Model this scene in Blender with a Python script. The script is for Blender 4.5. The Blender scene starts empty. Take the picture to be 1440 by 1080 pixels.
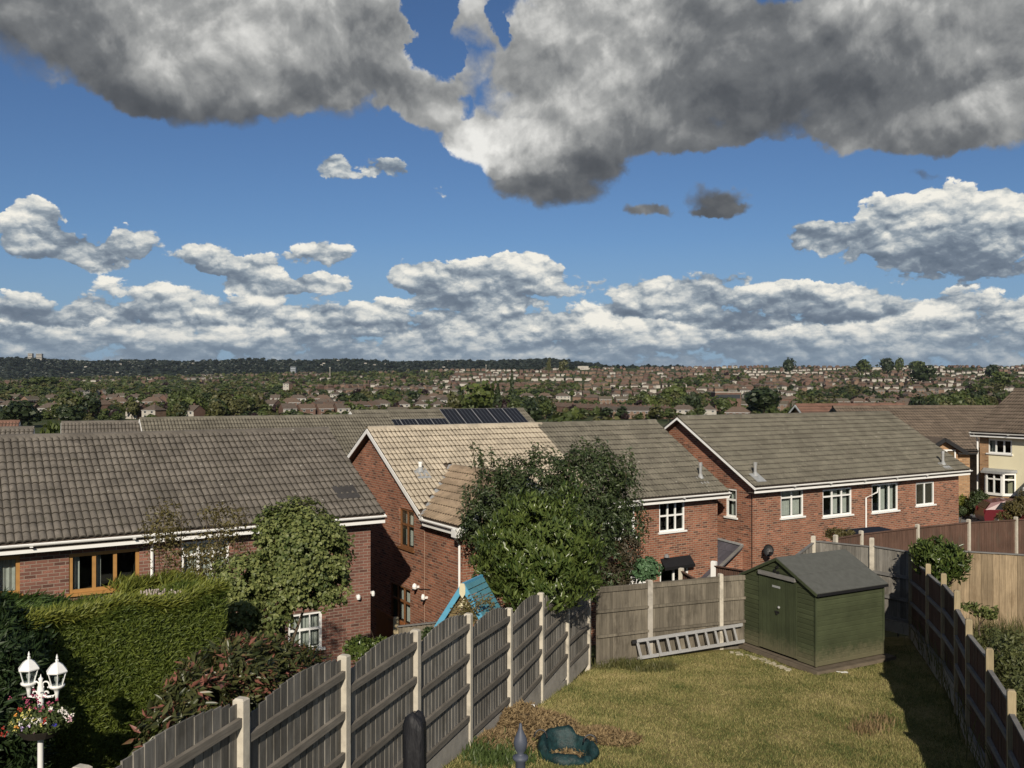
import bpy, bmesh, math, random
import numpy as np
from mathutils import Vector, Matrix, noise as mnoise
random.seed(7); np.random.seed(7)
RNG = np.random.default_rng(11)
SC = bpy.context.scene
COL = SC.collection
R = math.radians
# ------------------------------------------------------------------ camera
F = 1280.0            # focal length in pixels of the 1440 wide photograph
HOR = 546.0           # row of the horizon
cam_d = bpy.data.cameras.new('camera'); cam = bpy.data.objects.new('camera', cam_d); COL.objects.link(cam)
cam_d.sensor_width = 36.0; cam_d.lens = F/1440*36; cam_d.clip_start = 0.05; cam_d.clip_end = 20000
PITCH = math.atan((HOR-540)/F)
cam.location = (0, 0, 0); cam.rotation_euler = (R(90)+PITCH, 0, 0)
SC.camera = cam
# ------------------------------------------------------------------ sun and sky
SUN_EL, SUN_AZ = R(28), R(2.5)            # elevation; direction the light travels, right of +Y
SKY_STRENGTH = 0.072
sun_d = bpy.data.lights.new('sun', 'SUN'); sun = bpy.data.objects.new('sun', sun_d); COL.objects.link(sun)
sun_d.energy = 5.0; sun_d.angle = R(0.53); sun_d.color = (1.0, 0.90, 0.76)
LD = Vector((math.sin(SUN_AZ)*math.cos(SUN_EL), math.cos(SUN_AZ)*math.cos(SUN_EL), -math.sin(SUN_EL)))
sun.rotation_euler = LD.to_track_quat('-Z', 'Y').to_euler()
W = bpy.data.worlds.new('World'); SC.world = W; W.use_nodes = True
SC.view_settings.view_transform = 'Standard'; SC.view_settings.look = 'None'
SC.view_settings.exposure = -0.06; SC.view_settings.gamma = 1.0; SC.view_settings.use_curve_mapping = False

class NB:
    """small node builder: sockets in, sockets out"""
    def __init__(s, tree): s.t = tree
    def node(s, typ, **kw):
        n = s.t.nodes.new(typ)
        for k, v in kw.items(): setattr(n, k, v)
        return n
    def put(s, sock, v):
        if hasattr(v, 'is_output') or isinstance(v, bpy.types.NodeSocket): s.t.links.new(v, sock)
        else: sock.default_value = v
    def m(s, op, a, b=0.0, c=0.0, clamp=False):
        n = s.node('ShaderNodeMath', operation=op, use_clamp=clamp)
        s.put(n.inputs[0], a); s.put(n.inputs[1], b); s.put(n.inputs[2], c)
        return n.outputs[0]
    def v(s, op, a, b=(0, 0, 0), c=(0, 0, 0)):
        n = s.node('ShaderNodeVectorMath', operation=op)
        s.put(n.inputs[0], a)
        if op == 'SCALE': s.put(n.inputs['Scale'], b)
        else:
            s.put(n.inputs[1], b)
            if op == 'MULTIPLY_ADD': s.put(n.inputs[2], c)
        return n.outputs['Value'] if op in ('DOT_PRODUCT', 'LENGTH', 'DISTANCE') else n.outputs['Vector']
    def noise(s, vec, scale, detail=4, rough=0.55, dims='3D', dist=0.0, col=False, lac=2.0):
        n = s.node('ShaderNodeTexNoise', noise_dimensions=dims)
        if vec is not None: s.put(n.inputs['Vector'], vec)
        n.inputs['Scale'].default_value = scale; n.inputs['Detail'].default_value = detail
        n.inputs['Roughness'].default_value = rough; n.inputs['Distortion'].default_value = dist
        n.inputs['Lacunarity'].default_value = lac
        return n.outputs['Color'] if col else n.outputs['Fac']
    def voro(s, vec, scale, detail=0, rough=0.5, dims='3D', feature='F1', out='Distance', rnd=1.0):
        n = s.node('ShaderNodeTexVoronoi', voronoi_dimensions=dims, feature=feature)
        if vec is not None: s.put(n.inputs['Vector'], vec)
        n.inputs['Scale'].default_value = scale; n.inputs['Detail'].default_value = detail
        n.inputs['Roughness'].default_value = rough; n.inputs['Randomness'].default_value = rnd
        return n.outputs[out]
    def ramp(s, fac, stops, interp='LINEAR'):
        n = s.node('ShaderNodeValToRGB'); cr = n.color_ramp; cr.interpolation = interp
        while len(cr.elements) < len(stops): cr.elements.new(0.5)
        for e, (p, c) in zip(cr.elements, stops):
            e.position = p; e.color = (c, c, c, 1) if isinstance(c, (int, float)) else (*c, 1)
        s.put(n.inputs[0], fac); return n.outputs[0]
    def mix(s, fac, a, b, blend='MIX'):
        n = s.node('ShaderNodeMix', data_type='RGBA', blend_type=blend)
        s.put(n.inputs[0], fac)
        for i, v in ((6, a), (7, b)):
            if isinstance(v, tuple) and len(v) == 3: v = (*v, 1)
            s.put(n.inputs[i], v)
        return n.outputs[2]
    def fmix(s, fac, a, b):
        n = s.node('ShaderNodeMix', data_type='FLOAT'); s.put(n.inputs[0], fac); s.put(n.inputs[2], a); s.put(n.inputs[3], b)
        return n.outputs[0]
    def mrange(s, x, a, b, c=0.0, d=1.0, smooth=False):
        n = s.node('ShaderNodeMapRange', interpolation_type='SMOOTHSTEP' if smooth else 'LINEAR')
        for i, v in enumerate((x, a, b, c, d)): s.put(n.inputs[i], v)
        return n.outputs[0]

def build_world():
    t = W.node_tree; t.nodes.clear(); N = NB(t)
    out = N.node('ShaderNodeOutputWorld'); bg = N.node('ShaderNodeBackground')
    sky = N.node('ShaderNodeTexSky', sky_type='NISHITA'); sky.sun_disc = False
    sky.sun_elevation = SUN_EL; sky.sun_rotation = SUN_AZ + math.pi
    sky.altitude = 180; sky.air_density = 1.0; sky.dust_density = 0.3; sky.ozone_density = 2.6
    tc = N.node('ShaderNodeTexCoord'); d = N.v('NORMALIZE', tc.outputs['Generated'])
    sp = N.node('ShaderNodeSeparateXYZ'); t.links.new(d, sp.inputs[0])
    az = N.m('ARCTAN2', sp.outputs[0], sp.outputs[1]); el = N.m('ARCSINE', sp.outputs[2])
    cb = N.node('ShaderNodeCombineXYZ'); N.put(cb.inputs[0], az); N.put(cb.inputs[1], el); p = cb.outputs[0]
    # edge warps: large clouds overhead get broad folds, low clouds small ones
    lowf = N.mrange(el, 0.10, 0.26)                      # 0 near the horizon, 1 high up
    def rot(v):      # turn the lattice of the noise away from the horizontal
        c = N.node('ShaderNodeCombineXYZ'); N.put(c.inputs[0], N.m('ADD', N.v('DOT_PRODUCT', v, (0.85, 0.53, 0)), 3.31)); N.put(c.inputs[1], N.m('ADD', N.v('DOT_PRODUCT', v, (-0.53, 0.85, 0)), 7.77)); return c.outputs[0]
    def nn(vec, sc, det, **k): return N.noise(rot(vec), sc, det, dims='2D', **k)
    def billow(vec, sc, det): return N.m('SUBTRACT', 1.0, N.voro(rot(vec), sc, det, 0.55, dims='2D', feature='F1'))
    wl = N.v('SUBTRACT', N.noise(rot(p), 8.0, 8, 0.62, dims='2D', col=True), (0.5, 0.5, 0.5))
    ps = N.v('MULTIPLY_ADD', wl, (0.105, 0.060, 0), p)
    pt = N.v('MULTIPLY_ADD', N.v('SUBTRACT', N.noise(rot(p), 6.0, 2, 0.5, dims='2D', col=True), (0.5, 0.5, 0.5)), (0.05, 0.03, 0), p)
    # p(x, y, rx, ry, weight, tone, gradient): cloud masses by direction, degrees are from the photograph's angles
    def blobs(lst, pv):
        dens = None; acc = None
        for (x, y, rx, ry, wt, tone, g) in lst:
            a = math.atan((x-720)/F); e = math.atan((HOR-y)/F*math.cos(a))
            ra = rx/F*math.cos(a)**2; re = ry/F*math.cos(a)
            h = N.v('MULTIPLY_ADD', pv, (1/ra, 1/re, 0), (-a/ra, -e/re, 0))
            q = N.v('DOT_PRODUCT', h, h)
            w = N.m('MULTIPLY_ADD', q, -abs(wt), abs(wt)); w = N.m('MAXIMUM', w, 0.0)
            if wt < 0: dens = N.m('SUBTRACT', dens, w); continue
            val = N.m('ADD', N.v('DOT_PRODUCT', h, (0, g, 0)), tone)
            if dens is None: dens = w; wsum = w; acc = N.m('MULTIPLY', w, val)
            else: wsum = N.m('ADD', wsum, w); dens = N.m('ADD', dens, w); acc = N.m('MULTIPLY_ADD', w, val, acc)
        return dens, N.m('DIVIDE', acc, N.m('MAXIMUM', wsum, 1e-3))
    big = CLOUDS_BIG; small = CLOUDS_SMALL
    dB, tB = blobs(big, ps)
    # ---- large clouds
    nb = nn(pt, 5.5, 9, rough=0.56); vb = billow(pt, 11.0, 5)
    nb2 = nn(N.v('ADD', pt, (0.008, 0.020, 0)), 5.5, 9, rough=0.56); vb2 = billow(N.v('ADD', pt, (0.005, 0.014, 0)), 11.0, 5)
    # elsewhere in the sky the same sort of cloud goes on
    off = N.m('MAXIMUM', N.mrange(N.m('ABSOLUTE', az), 0.56, 0.80), N.mrange(el, 0.44, 0.60))
    wide = N.m('MULTIPLY', off, N.mrange(nn(p, 1.7, 6, rough=0.55), 0.44, 0.62))
    wide = N.m('MULTIPLY', wide, N.mrange(el, 0.02, 0.08))
    amp = N.mrange(N.m('ADD', dB, wide), 0.0, 0.35, 0.5, 1.9)
    densB = N.m('ADD', N.m('MULTIPLY_ADD', N.m('SUBTRACT', nb, 0.5), amp, dB), N.m('MULTIPLY', N.m('SUBTRACT', vb, 0.62), 0.22))
    densB = N.m('ADD', densB, wide)
    aB = N.mrange(densB, 0.12, 0.62, smooth=True)
    toneB = N.fmix(off, tB, 0.42)
    relB = N.m('MULTIPLY_ADD', N.m('SUBTRACT', nb, nb2), 1.0, N.m('MULTIPLY', N.m('SUBTRACT', vb, vb2), 0.38))
    thin = N.mrange(densB, 0.4, 1.0, 0.07, 0.0)
    tonB = N.m('ADD', N.m('ADD', toneB, relB), N.m('ADD', thin, N.m('MULTIPLY', N.m('SUBTRACT', nb, 0.5), 0.85)))
    # ---- small cumulus and the band over the horizon
    dS, tS = blobs(small, N.v('MULTIPLY_ADD', N.v('SUBTRACT', N.noise(rot(p), 26.0, 7, 0.62, dims='2D', col=True), (0.5, 0.5, 0.5)), (0.042, 0.020, 0), p))
    # the band: cumulus rows squeezed towards the horizon
    bandtop = N.m('MULTIPLY_ADD', nn(N.v('MULTIPLY', p, (1, 0, 0)), 7.0, 6, rough=0.6), 0.05, 0.084)
    pb = N.v('MULTIPLY', p, (1.0, 1.9, 0)); pw = N.v('MULTIPLY_ADD', N.v('SUBTRACT', N.noise(rot(p), 40.0, 4, 0.6, dims='2D', col=True), (0.5, 0.5, 0.5)), (0.016, 0.016, 0), pb); vs = billow(pw, 17.0, 6); vs2 = billow(N.v('ADD', pw, (0.003, 0.011, 0)), 17.0, 6)
    ns = nn(pb, 18.0, 7, rough=0.6); ns2 = nn(N.v('ADD', pb, (0.003, 0.013, 0)), 18.0, 5, rough=0.6)
    band = N.mrange(el, bandtop, N.m('SUBTRACT', bandtop, 0.030))
    rows = nn(N.v('MULTIPLY', p, (1.0, 5.0, 0)), 7.0, 6, rough=0.6)        # long flat streaks
    band = N.m('MULTIPLY', band, N.mrange(el, 0.030, 0.062, 0.80, 1.0))
    densS = N.m('ADD', N.m('MAXIMUM', dS, N.m('MULTIPLY', band, 1.15)), N.m('MULTIPLY_ADD', N.m('SUBTRACT', ns, 0.5), 1.0, N.m('MULTIPLY', N.m('SUBTRACT', vs, 0.60), 0.70)))
    aS = N.mrange(densS, 0.22, 0.40, smooth=True)
    relS = N.m('MULTIPLY_ADD', N.m('SUBTRACT', ns, ns2), 0.8, N.m('MULTIPLY', N.m('SUBTRACT', vs, vs2), 0.70))
    bandt = N.m('ADD', N.mrange(el, 0.040, 0.082, 0.46, 1.22), N.m('MULTIPLY', N.m('SUBTRACT', rows, 0.52), 1.9))
    toneS = N.fmix(N.mrange(dS, 0.05, 0.25), bandt, tS)
    tonS = N.m('ADD', N.m('ADD', toneS, relS), N.m('MULTIPLY', N.m('SUBTRACT', vs, 0.55), 0.5))
    k = 1/SKY_STRENGTH
    def cloudcol(ton, stops):
        return N.v('SCALE', N.ramp(N.mrange(ton, -0.4, 1.1), stops), k)
    cB = cloudcol(tonB, [(0.0, (0.062, 0.069, 0.080)), (0.27, (0.100, 0.108, 0.120)), (0.47, (0.175, 0.184, 0.192)), (0.67, (0.37, 0.375, 0.37)), (0.94, (0.88, 0.87, 0.83))])
    cS = cloudcol(tonS, [(0.0, (0.13, 0.17, 0.225)), (0.27, (0.175, 0.22, 0.28)), (0.47, (0.30, 0.355, 0.41)), (0.66, (0.58, 0.61, 0.61)), (0.93, (0.95, 0.92, 0.83))])
    hz = N.mrange(el, 0.0, 0.16, 0.9, 0.0)
    base = N.mix(hz, N.mix(1.0, sky.outputs[0], (0.62, 0.78, 1.0), 'MULTIPLY'), (0.23*k, 0.35*k, 0.52*k))
    cS = N.mix(N.mrange(el, 0.028, 0.066, 0.58, 0.0), cS, (0.25*k, 0.33*k, 0.42*k))
    c = N.mix(aS, base, cS); c = N.mix(aB, c, cB)
    # below the horizon: plain dull earth colour, what the ground beyond the built land would give
    c = N.mix(N.mrange(el, -0.01, -0.03), c, (0.045*k, 0.045*k, 0.035*k))
    t.links.new(c, bg.inputs[0]); bg.inputs[1].default_value = SKY_STRENGTH
    t.links.new(bg.outputs[0], out.inputs[0])
    W.cycles.sampling_method = 'MANUAL'; W.cycles.sample_map_resolution = 512

# x, y, rx, ry (photograph's directions), weight, tone, vertical gradient
CLOUDS_BIG = [
 (60,20,330,140,1.0,.36,.25),(330,30,330,120,1.3,.60,.1),(260,95,200,95,1.0,.28,.4),(480,110,170,75,1.0,.46,.35),
 (590,138,80,48,1.3,.72,.3),(640,110,50,60,.6,.55,.2),(500,20,150,60,1.0,.52,.1),(662,22,48,46,.9,.68,.1),
 (790,100,150,110,1.1,.62,.1),(640,175,90,42,.9,.52,.2),(720,205,105,42,1.1,.95,.1),(790,245,105,48,1.0,.10,.3),(740,70,70,50,.7,.62,0),
 (900,60,190,110,1.2,.60,0),(1000,60,150,90,1.0,.34,.1),(1100,120,260,110,1.3,.22,.15),(1280,60,260,100,1.3,.42,.2),(1210,30,120,35,.7,.85,.1),
 (1330,170,210,62,1.2,.60,.25),(1390,140,90,26,1.2,.95,.2),(1180,95,70,26,.9,.80,.1),(1270,195,160,36,.8,.46,.3),(1420,60,170,90,.9,.28,.2),(900,200,120,50,.8,.22,.2),
 (592,8,44,44,-1.9,.5,0),(600,60,36,34,-1.5,.5,0),(700,30,20,36,-1.2,.5,0),(612,92,46,36,-1.8,.5,0),(655,150,30,26,-.7,.5,0),(120,170,130,40,-.8,.3,0),(1000,225,160,26,-.9,.5,0),(560,195,80,30,-.8,.5,0),
 (985,274,70,26,.85,.12,.3),(1010,290,60,12,.7,.12,.2),(905,297,30,12,.8,.08,.1),(1298,252,48,14,.9,.08,.1),
]
CLOUDS_SMALL = [
 (45,325,95,52,1.1,.62,.5),(50,300,50,30,.8,.9,.2),(120,350,110,26,1.1,.45,.5),(190,335,50,30,.8,.55,.4),(150,375,50,14,.7,.5,.3),(172,306,30,10,.35,.5,.2),
 (280,358,62,34,1.1,.66,.5),(335,375,62,20,.9,.42,.5),(370,368,48,22,1.0,.8,.3),(380,398,90,20,1.0,.48,.5),(465,396,48,18,.9,.7,.4),
 (455,354,66,24,1.0,.64,.55),(500,238,80,22,.62,.55,.1),(462,228,35,24,.5,.55,.2),(545,236,34,22,.55,.55,0),(362,240,24,14,.40,.5,.1),(615,272,40,26,.50,.55,.1),
 (700,395,175,44,1.2,.66,.5),(735,378,70,28,.8,.95,.2),(590,388,60,30,.9,.70,.4),(640,425,120,18,.7,.25,.3),
 (930,408,110,42,1.1,.74,.4),(1060,425,150,42,1.1,.66,.5),(1180,420,120,36,1.0,.70,.5),(1020,387,50,14,.6,.42,.2),
 (1330,320,150,62,1.2,.60,.55),(1350,290,80,42,1.0,1.0,.2),(1245,288,52,28,.9,.98,.2),(1250,335,150,42,1.0,.50,.4),(1130,330,90,28,.9,.50,.3),(1350,370,150,34,1.0,.22,.4),
 (1420,310,80,50,1.0,.9,.3),(200,415,120,42,.9,.78,.4),(400,428,170,40,.9,.80,.4),(60,430,120,30,.8,.6,.4),(560,440,90,26,.8,.85,.3),(720,445,110,26,.8,.82,.2),
]
build_world()
# ------------------------------------------------------------------ helpers
def ray(px, py):
    v = Vector(((px-720)/F, (540-py)/F, -1.0)); v.rotate(cam.rotation_euler); return v
def P(px, py, Y):
    v = ray(px, py); return v*(Y/v.y)
def tag(o, label=None, cat=None, group=None, kind=None):
    if label: o['label'] = label
    if cat: o['category'] = cat
    if group: o['group'] = group
    if kind: o['kind'] = kind
    return o
def empty(name, loc=(0, 0, 0), rz=0.0, parent=None, **k):
    o = bpy.data.objects.new(name, None); COL.objects.link(o); o.location = loc; o.rotation_euler = (0, 0, rz)
    o.empty_display_size = 0.3
    if parent: o.parent = parent
    return tag(o, **k)
def link(name, me, parent=None, loc=None, rot=None, scale=None, **k):
    o = bpy.data.objects.new(name, me); COL.objects.link(o)
    if parent is not None: o.parent = parent
    if loc is not None: o.location = loc
    if rot is not None: o.rotation_euler = rot
    if scale is not None: o.scale = scale
    return tag(o, **k)
class MB:
    """collects faces (with uv in metres and a material slot) and builds one mesh"""
    def __init__(s): s.v = []; s.f = []; s.uv = []; s.mi = []
    def face(s, pts, uv=None, m=0):
        i = len(s.v); s.v += [tuple(p) for p in pts]; s.f.append(list(range(i, i+len(pts)))); s.mi.append(m)
        if uv is None:
            a, b, c = Vector(pts[0]), Vector(pts[1]), Vector(pts[2]); n = (b-a).cross(c-b)
            ax = max(range(3), key=lambda k: abs(n[k]))
            if ax == 2: uv = [(p[0], p[1]) for p in pts]
            elif ax == 1: uv = [(p[0], p[2]) for p in pts]
            else: uv = [(p[1], p[2]) for p in pts]
        s.uv += uv
    def box(s, x0, y0, z0, x1, y1, z1, m=0):
        p = [(x, y, z) for z in (z0, z1) for y in (y0, y1) for x in (x0, x1)]
        for q in ((0, 2, 3, 1), (4, 5, 7, 6), (0, 1, 5, 4), (2, 6, 7, 3), (0, 4, 6, 2), (1, 3, 7, 5)): s.face([p[i] for i in q], m=m)
    def obox(s, c, ax, ay, az, m=0):
        """box from centre and three half axis vectors"""
        c, ax, ay, az = map(Vector, (c, ax, ay, az))
        p = [c+ax*i+ay*j+az*k for k in (-1, 1) for j in (-1, 1) for i in (-1, 1)]
        for q in ((0, 2, 3, 1), (4, 5, 7, 6), (0, 1, 5, 4), (2, 6, 7, 3), (0, 4, 6, 2), (1, 3, 7, 5)): s.face([p[i] for i in q], m=m)
    def beam(s, p, q, w, h, up=(0, 0, 1), m=0):
        p, q = Vector(p), Vector(q); d = (q-p); u = Vector(up); x = d.cross(u).normalized(); u = x.cross(d).normalized()
        s.obox((p+q)/2, d/2, x*w/2, u*h/2, m)
    def tube(s, pts, r, n=8, m=0, cap=True):
        pts = [Vector(p) for p in pts]; rs = r if isinstance(r, (list, tuple)) else [r]*len(pts); rings = []
        for i, p in enumerate(pts):
            d = (pts[min(i+1, len(pts)-1)]-pts[max(i-1, 0)]).normalized()
            u = Vector((0, 0, 1)) if abs(d.z) < .9 else Vector((1, 0, 0)); x = d.cross(u).normalized(); y = x.cross(d)
            rings.append([p+(x*math.cos(2*math.pi*k/n)+y*math.sin(2*math.pi*k/n))*rs[i] for k in range(n)])
        for a, b in zip(rings, rings[1:]):
            for k in range(n): s.face([a[k], a[(k+1) % n], b[(k+1) % n], b[k]], m=m)
        if cap: s.face(rings[0][::-1], m=m); s.face(rings[-1], m=m)
    def lathe(s, prof, n=12, c=(0, 0, 0), m=0):
        c = Vector(c); rings = [[c+Vector((r*math.cos(2*math.pi*k/n), r*math.sin(2*math.pi*k/n), z)) for k in range(n)] for r, z in prof]
        for a, b in zip(rings, rings[1:]):
            for k in range(n): s.face([a[k], a[(k+1) % n], b[(k+1) % n], b[k]], m=m)
    def mesh(s, name, mats, smooth=False):
        me = bpy.data.meshes.new(name); me.from_pydata(s.v, [], s.f)
        uvl = me.uv_layers.new(name='UVMap'); uvl.data.foreach_set('uv', [c for q in s.uv for c in q])
        mats = mats if isinstance(mats, (list, tuple)) else [mats]
        for m in mats: me.materials.append(m)
        me.polygons.foreach_set('material_index', s.mi)
        if smooth:
            bm = bmesh.new(); bm.from_mesh(me); bmesh.ops.remove_doubles(bm, verts=bm.verts, dist=1e-5)
            for f in bm.faces: f.smooth = True
            bm.to_mesh(me); bm.free()
        me.update(); return me
    def build(s, name, mats, parent=None, smooth=False, **k): return link(name, s.mesh(name, mats, smooth), parent, **k)
def npmesh(name, V, Fq, mat, smooth=False, mi=None):
    """fast mesh from arrays: V (n,3), Fq (m,k)"""
    me = bpy.data.meshes.new(name); V = np.asarray(V, dtype=np.float32); Fq = np.asarray(Fq, dtype=np.int32)
    k = Fq.shape[1]; me.vertices.add(len(V)); me.vertices.foreach_set('co', V.ravel())
    me.loops.add(Fq.size); me.loops.foreach_set('vertex_index', Fq.ravel())
    me.polygons.add(len(Fq)); me.polygons.foreach_set('loop_start', np.arange(0, Fq.size, k, dtype=np.int32))
    me.polygons.foreach_set('loop_total', np.full(len(Fq), k, dtype=np.int32))
    for m in (mat if isinstance(mat, (list, tuple)) else [mat]): me.materials.append(m)
    if mi is not None: me.polygons.foreach_set('material_index', np.asarray(mi, dtype=np.int32))
    if smooth: me.polygons.foreach_set('use_smooth', np.ones(len(Fq), dtype=bool))
    me.update(calc_edges=True); me.validate(); return me

# ------------------------------------------------------------------ materials
MATS = {}
def newmat(name, rough=0.8, spec=0.3):
    m = bpy.data.materials.new(name); m.use_nodes = True; t = m.node_tree; N = NB(t); b = t.nodes['Principled BSDF']
    b.inputs['Roughness'].default_value = rough; b.inputs['Specular IOR Level'].default_value = spec
    MATS[name] = m; return m, t, N, b
def bump(N, b, h, strength=0.5, dist=0.01):
    n = N.node('ShaderNodeBump'); n.inputs['Strength'].default_value = strength; n.inputs['Distance'].default_value = dist
    N.put(n.inputs['Height'], h); N.t.links.new(n.outputs[0], b.inputs['Normal'])
def pos(N): return N.node('ShaderNodeNewGeometry').outputs['Position']
def lin(h):
    return tuple(((int(h[i:i+2], 16)/255+0.055)/1.055)**2.4 if int(h[i:i+2], 16) > 10 else int(h[i:i+2], 16)/255/12.92 for i in (0, 2, 4))
def plain(name, col, rough=0.7, spec=0.3, var=0.15, scale=6.0, metal=0.0, dirt=0.0, obj=0.0, bmp=0.0):
    m, t, N, b = newmat(name, rough, spec); b.inputs['Metallic'].default_value = metal
    p = pos(N); n = N.noise(p, scale, 5, 0.6); f = N.mrange(n, 0.3, 0.7, 1-var, 1+var)
    c = N.v('SCALE', (*col,), f)
    if obj: c = N.v('SCALE', c, N.mrange(N.node('ShaderNodeObjectInfo').outputs['Random'], 0, 1, 1-obj, 1+obj))
    if dirt: c = N.mix(N.mrange(N.noise(p, scale*0.37, 7, 0.65), 0.52, 0.72, 0, dirt), c, (0.06, 0.055, 0.045))
    t.links.new(c, b.inputs['Base Color'])
    if bmp: bump(N, b, N.noise(p, scale*4, 4, 0.6), 0.6, bmp)
    return m
def brickmat(name, c1, c2, mortar, dark=(0.09, 0.045, 0.035)):
    m, t, N, b = newmat(name, 0.88, 0.2)
    uv = N.node('ShaderNodeUVMap').outputs[0]
    br = N.node('ShaderNodeTexBrick'); t.links.new(uv, br.inputs['Vector'])
    br.inputs['Scale'].default_value = 1.0; br.inputs['Brick Width'].default_value = 0.225; br.inputs['Row Height'].default_value = 0.075
    br.inputs['Mortar Size'].default_value = 0.008; br.inputs['Mortar Smooth'].default_value = 0.25; br.inputs['Bias'].default_value = 0.0
    br.offset = 0.5
    for i, c in ((1, (0, 0, 0, 1)), (2, (1, 1, 1, 1)), (3, (0.5, 0.5, 0.5, 1))): br.inputs[i].default_value = c
    p = pos(N); big = N.noise(p, 0.9, 6, 0.65); fine = N.noise(p, 60, 3, 0.6)
    rnd = N.m('ADD', br.outputs['Color'], N.m('MULTIPLY', N.m('SUBTRACT', fine, 0.5), 0.7))
    c = N.ramp(rnd, [(0.0, dark), (0.16, c2), (0.60, c1), (0.93, c1), (1.0, tuple(min(1, x*1.6) for x in c1))])
    c = N.mix(br.outputs['Fac'], c, mortar)
    c = N.v('SCALE', c, N.mrange(big, 0.3, 0.7, 0.8, 1.18))
    t.links.new(c, b.inputs['Base Color'])
    bump(N, b, N.m('ADD', N.m('MULTIPLY', br.outputs['Fac'], -1.0), N.m('MULTIPLY', fine, 0.35)), 0.7, 0.008)
    return m
def tilemat(name, col, spots=(0.3, 0.29, 0.25), moss=0.25, streak=0.2, spotamt=1.0):
    m, t, N, b = newmat(name, 0.88, 0.22)
    p = pos(N); a = N.noise(p, 1.3, 6, 0.65); c = N.v('SCALE', (*col,), N.mrange(a, 0.3, 0.7, 1-streak, 1+streak))
    cell = N.voro(p, 3.1, 0, out='Color'); sp = N.node('ShaderNodeSeparateColor'); t.links.new(cell, sp.inputs[0])
    c = N.v('SCALE', c, N.mrange(sp.outputs[0], 0, 1, 0.84, 1.15))
    c = N.v('SCALE', c, N.mrange(N.noise(p, 45, 4, 0.7), 0.3, 0.7, 0.78, 1.2))
    c = N.mix(N.mrange(N.noise(p, 3.3, 8, 0.75), 0.56, 0.70, 0, moss), c, (0.05, 0.05, 0.022))
    d = N.voro(p, 2.6, 0); c = N.mix(N.mrange(N.m('ADD', d, N.m('MULTIPLY', N.noise(p, 30, 3), 0.1)), 0.10, 0.13, spotamt, 0.0), c, spots)
    t.links.new(c, b.inputs['Base Color']); bump(N, b, N.noise(p, 70, 4, 0.7), 0.5, 0.006); return m
def woodmat(name, col, rnd=0.22, grain=0.3, horiz=False, stain=None, rough=0.85):
    m, t, N, b = newmat(name, rough, 0.2)
    p = pos(N); st = (3, 3, 45) if horiz else (38, 38, 2.2)
    g = N.noise(N.v('MULTIPLY', p, st), 1.0, 6, 0.65); big = N.noise(p, 1.6, 5, 0.6)
    c = N.v('SCALE', (*col,), N.mrange(g, 0.28, 0.72, 1-grain, 1+grain)); c = N.v('SCALE', c, N.mrange(big, 0.3, 0.7, 0.82, 1.2))
    c = N.v('SCALE', c, N.mrange(N.node('ShaderNodeObjectInfo').outputs['Random'], 0, 1, 1-rnd, 1+rnd))
    if stain: c = N.mix(N.mrange(N.noise(N.v('MULTIPLY', p, (3, 3, 1.2)), 1.0, 7, 0.7), 0.52, 0.68, 0, 0.8), c, stain)
    t.links.new(c, b.inputs['Base Color']); bump(N, b, g, 0.6, 0.004); return m
def leafmat(name, c1, c2, back=0.25, rough=0.5, third=None, trans=0.25):
    m, t, N, b = newmat(name, rough, 0.35)
    g = N.node('ShaderNodeNewGeometry'); r = g.outputs['Random Per Island']; p = g.outputs['Position']
    f = N.m('ADD', N.m('MULTIPLY', r, 0.75), N.mrange(N.noise(p, 1.8, 4, 0.6), 0.3, 0.7, -0.1, 0.35), clamp=True)
    stops = [(0.0, c1), (1.0, c2)] if third is None else [(0.0, c1), (0.72, c2), (0.80, third), (1.0, third)]
    c = N.ramp(f, stops); t.links.new(c, b.inputs['Base Color'])
    tr = N.node('ShaderNodeBsdfTranslucent'); t.links.new(N.v('SCALE', c, 1.25), tr.inputs[0])
    mx = N.node('ShaderNodeMixShader'); mx.inputs[0].default_value = trans
    out = t.nodes['Material Output']; t.links.new(b.outputs[0], mx.inputs[1]); t.links.new(tr.outputs[0], mx.inputs[2]); t.links.new(mx.outputs[0], out.inputs[0])
    return m
BRICK = brickmat('red_brick', (0.272, 0.112, 0.068), (0.195, 0.078, 0.050), (0.33, 0.27, 0.20))
BRICK1 = brickmat('brown_brick', (0.195, 0.092, 0.068), (0.150, 0.070, 0.054), (0.27, 0.22, 0.175))
BUFF = brickmat('buff_brick', (0.36, 0.215, 0.115), (0.29, 0.165, 0.085), (0.34, 0.28, 0.2), dark=(0.2, 0.11, 0.06))
TILE1 = tilemat('grey_brown_tile', (0.134, 0.120, 0.102), moss=0.45)
TILE3 = tilemat('cleaned_tan_tile', (0.40, 0.348, 0.268), moss=0.08, streak=0.1, spotamt=0.0)
TILE3B = tilemat('olive_grey_tile', (0.150, 0.138, 0.108), moss=0.35)
TILE4 = tilemat('dark_olive_tile', (0.142, 0.131, 0.102), moss=0.3)
TILEB = tilemat('brown_tile', (0.135, 0.105, 0.080), moss=0.3, spotamt=0.4)
TILER = tilemat('red_brown_tile', (0.17, 0.095, 0.070), moss=0.3, spotamt=0.2)
TILEW = tilemat('mixed_tan_tile', (0.255, 0.195, 0.135), moss=0.2, streak=0.3, spotamt=0.0)
WHITE = plain('white_plastic', (0.80, 0.80, 0.77), 0.35, 0.5, 0.04, 3.0)
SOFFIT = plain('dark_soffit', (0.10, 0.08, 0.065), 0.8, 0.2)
OAK = plain('golden_oak_frame', (0.36, 0.19, 0.06), 0.5, 0.4, 0.12, 8)
BROWNW = plain('brown_stained_frame', (0.17, 0.075, 0.03), 0.55, 0.35, 0.15, 8)
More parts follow.
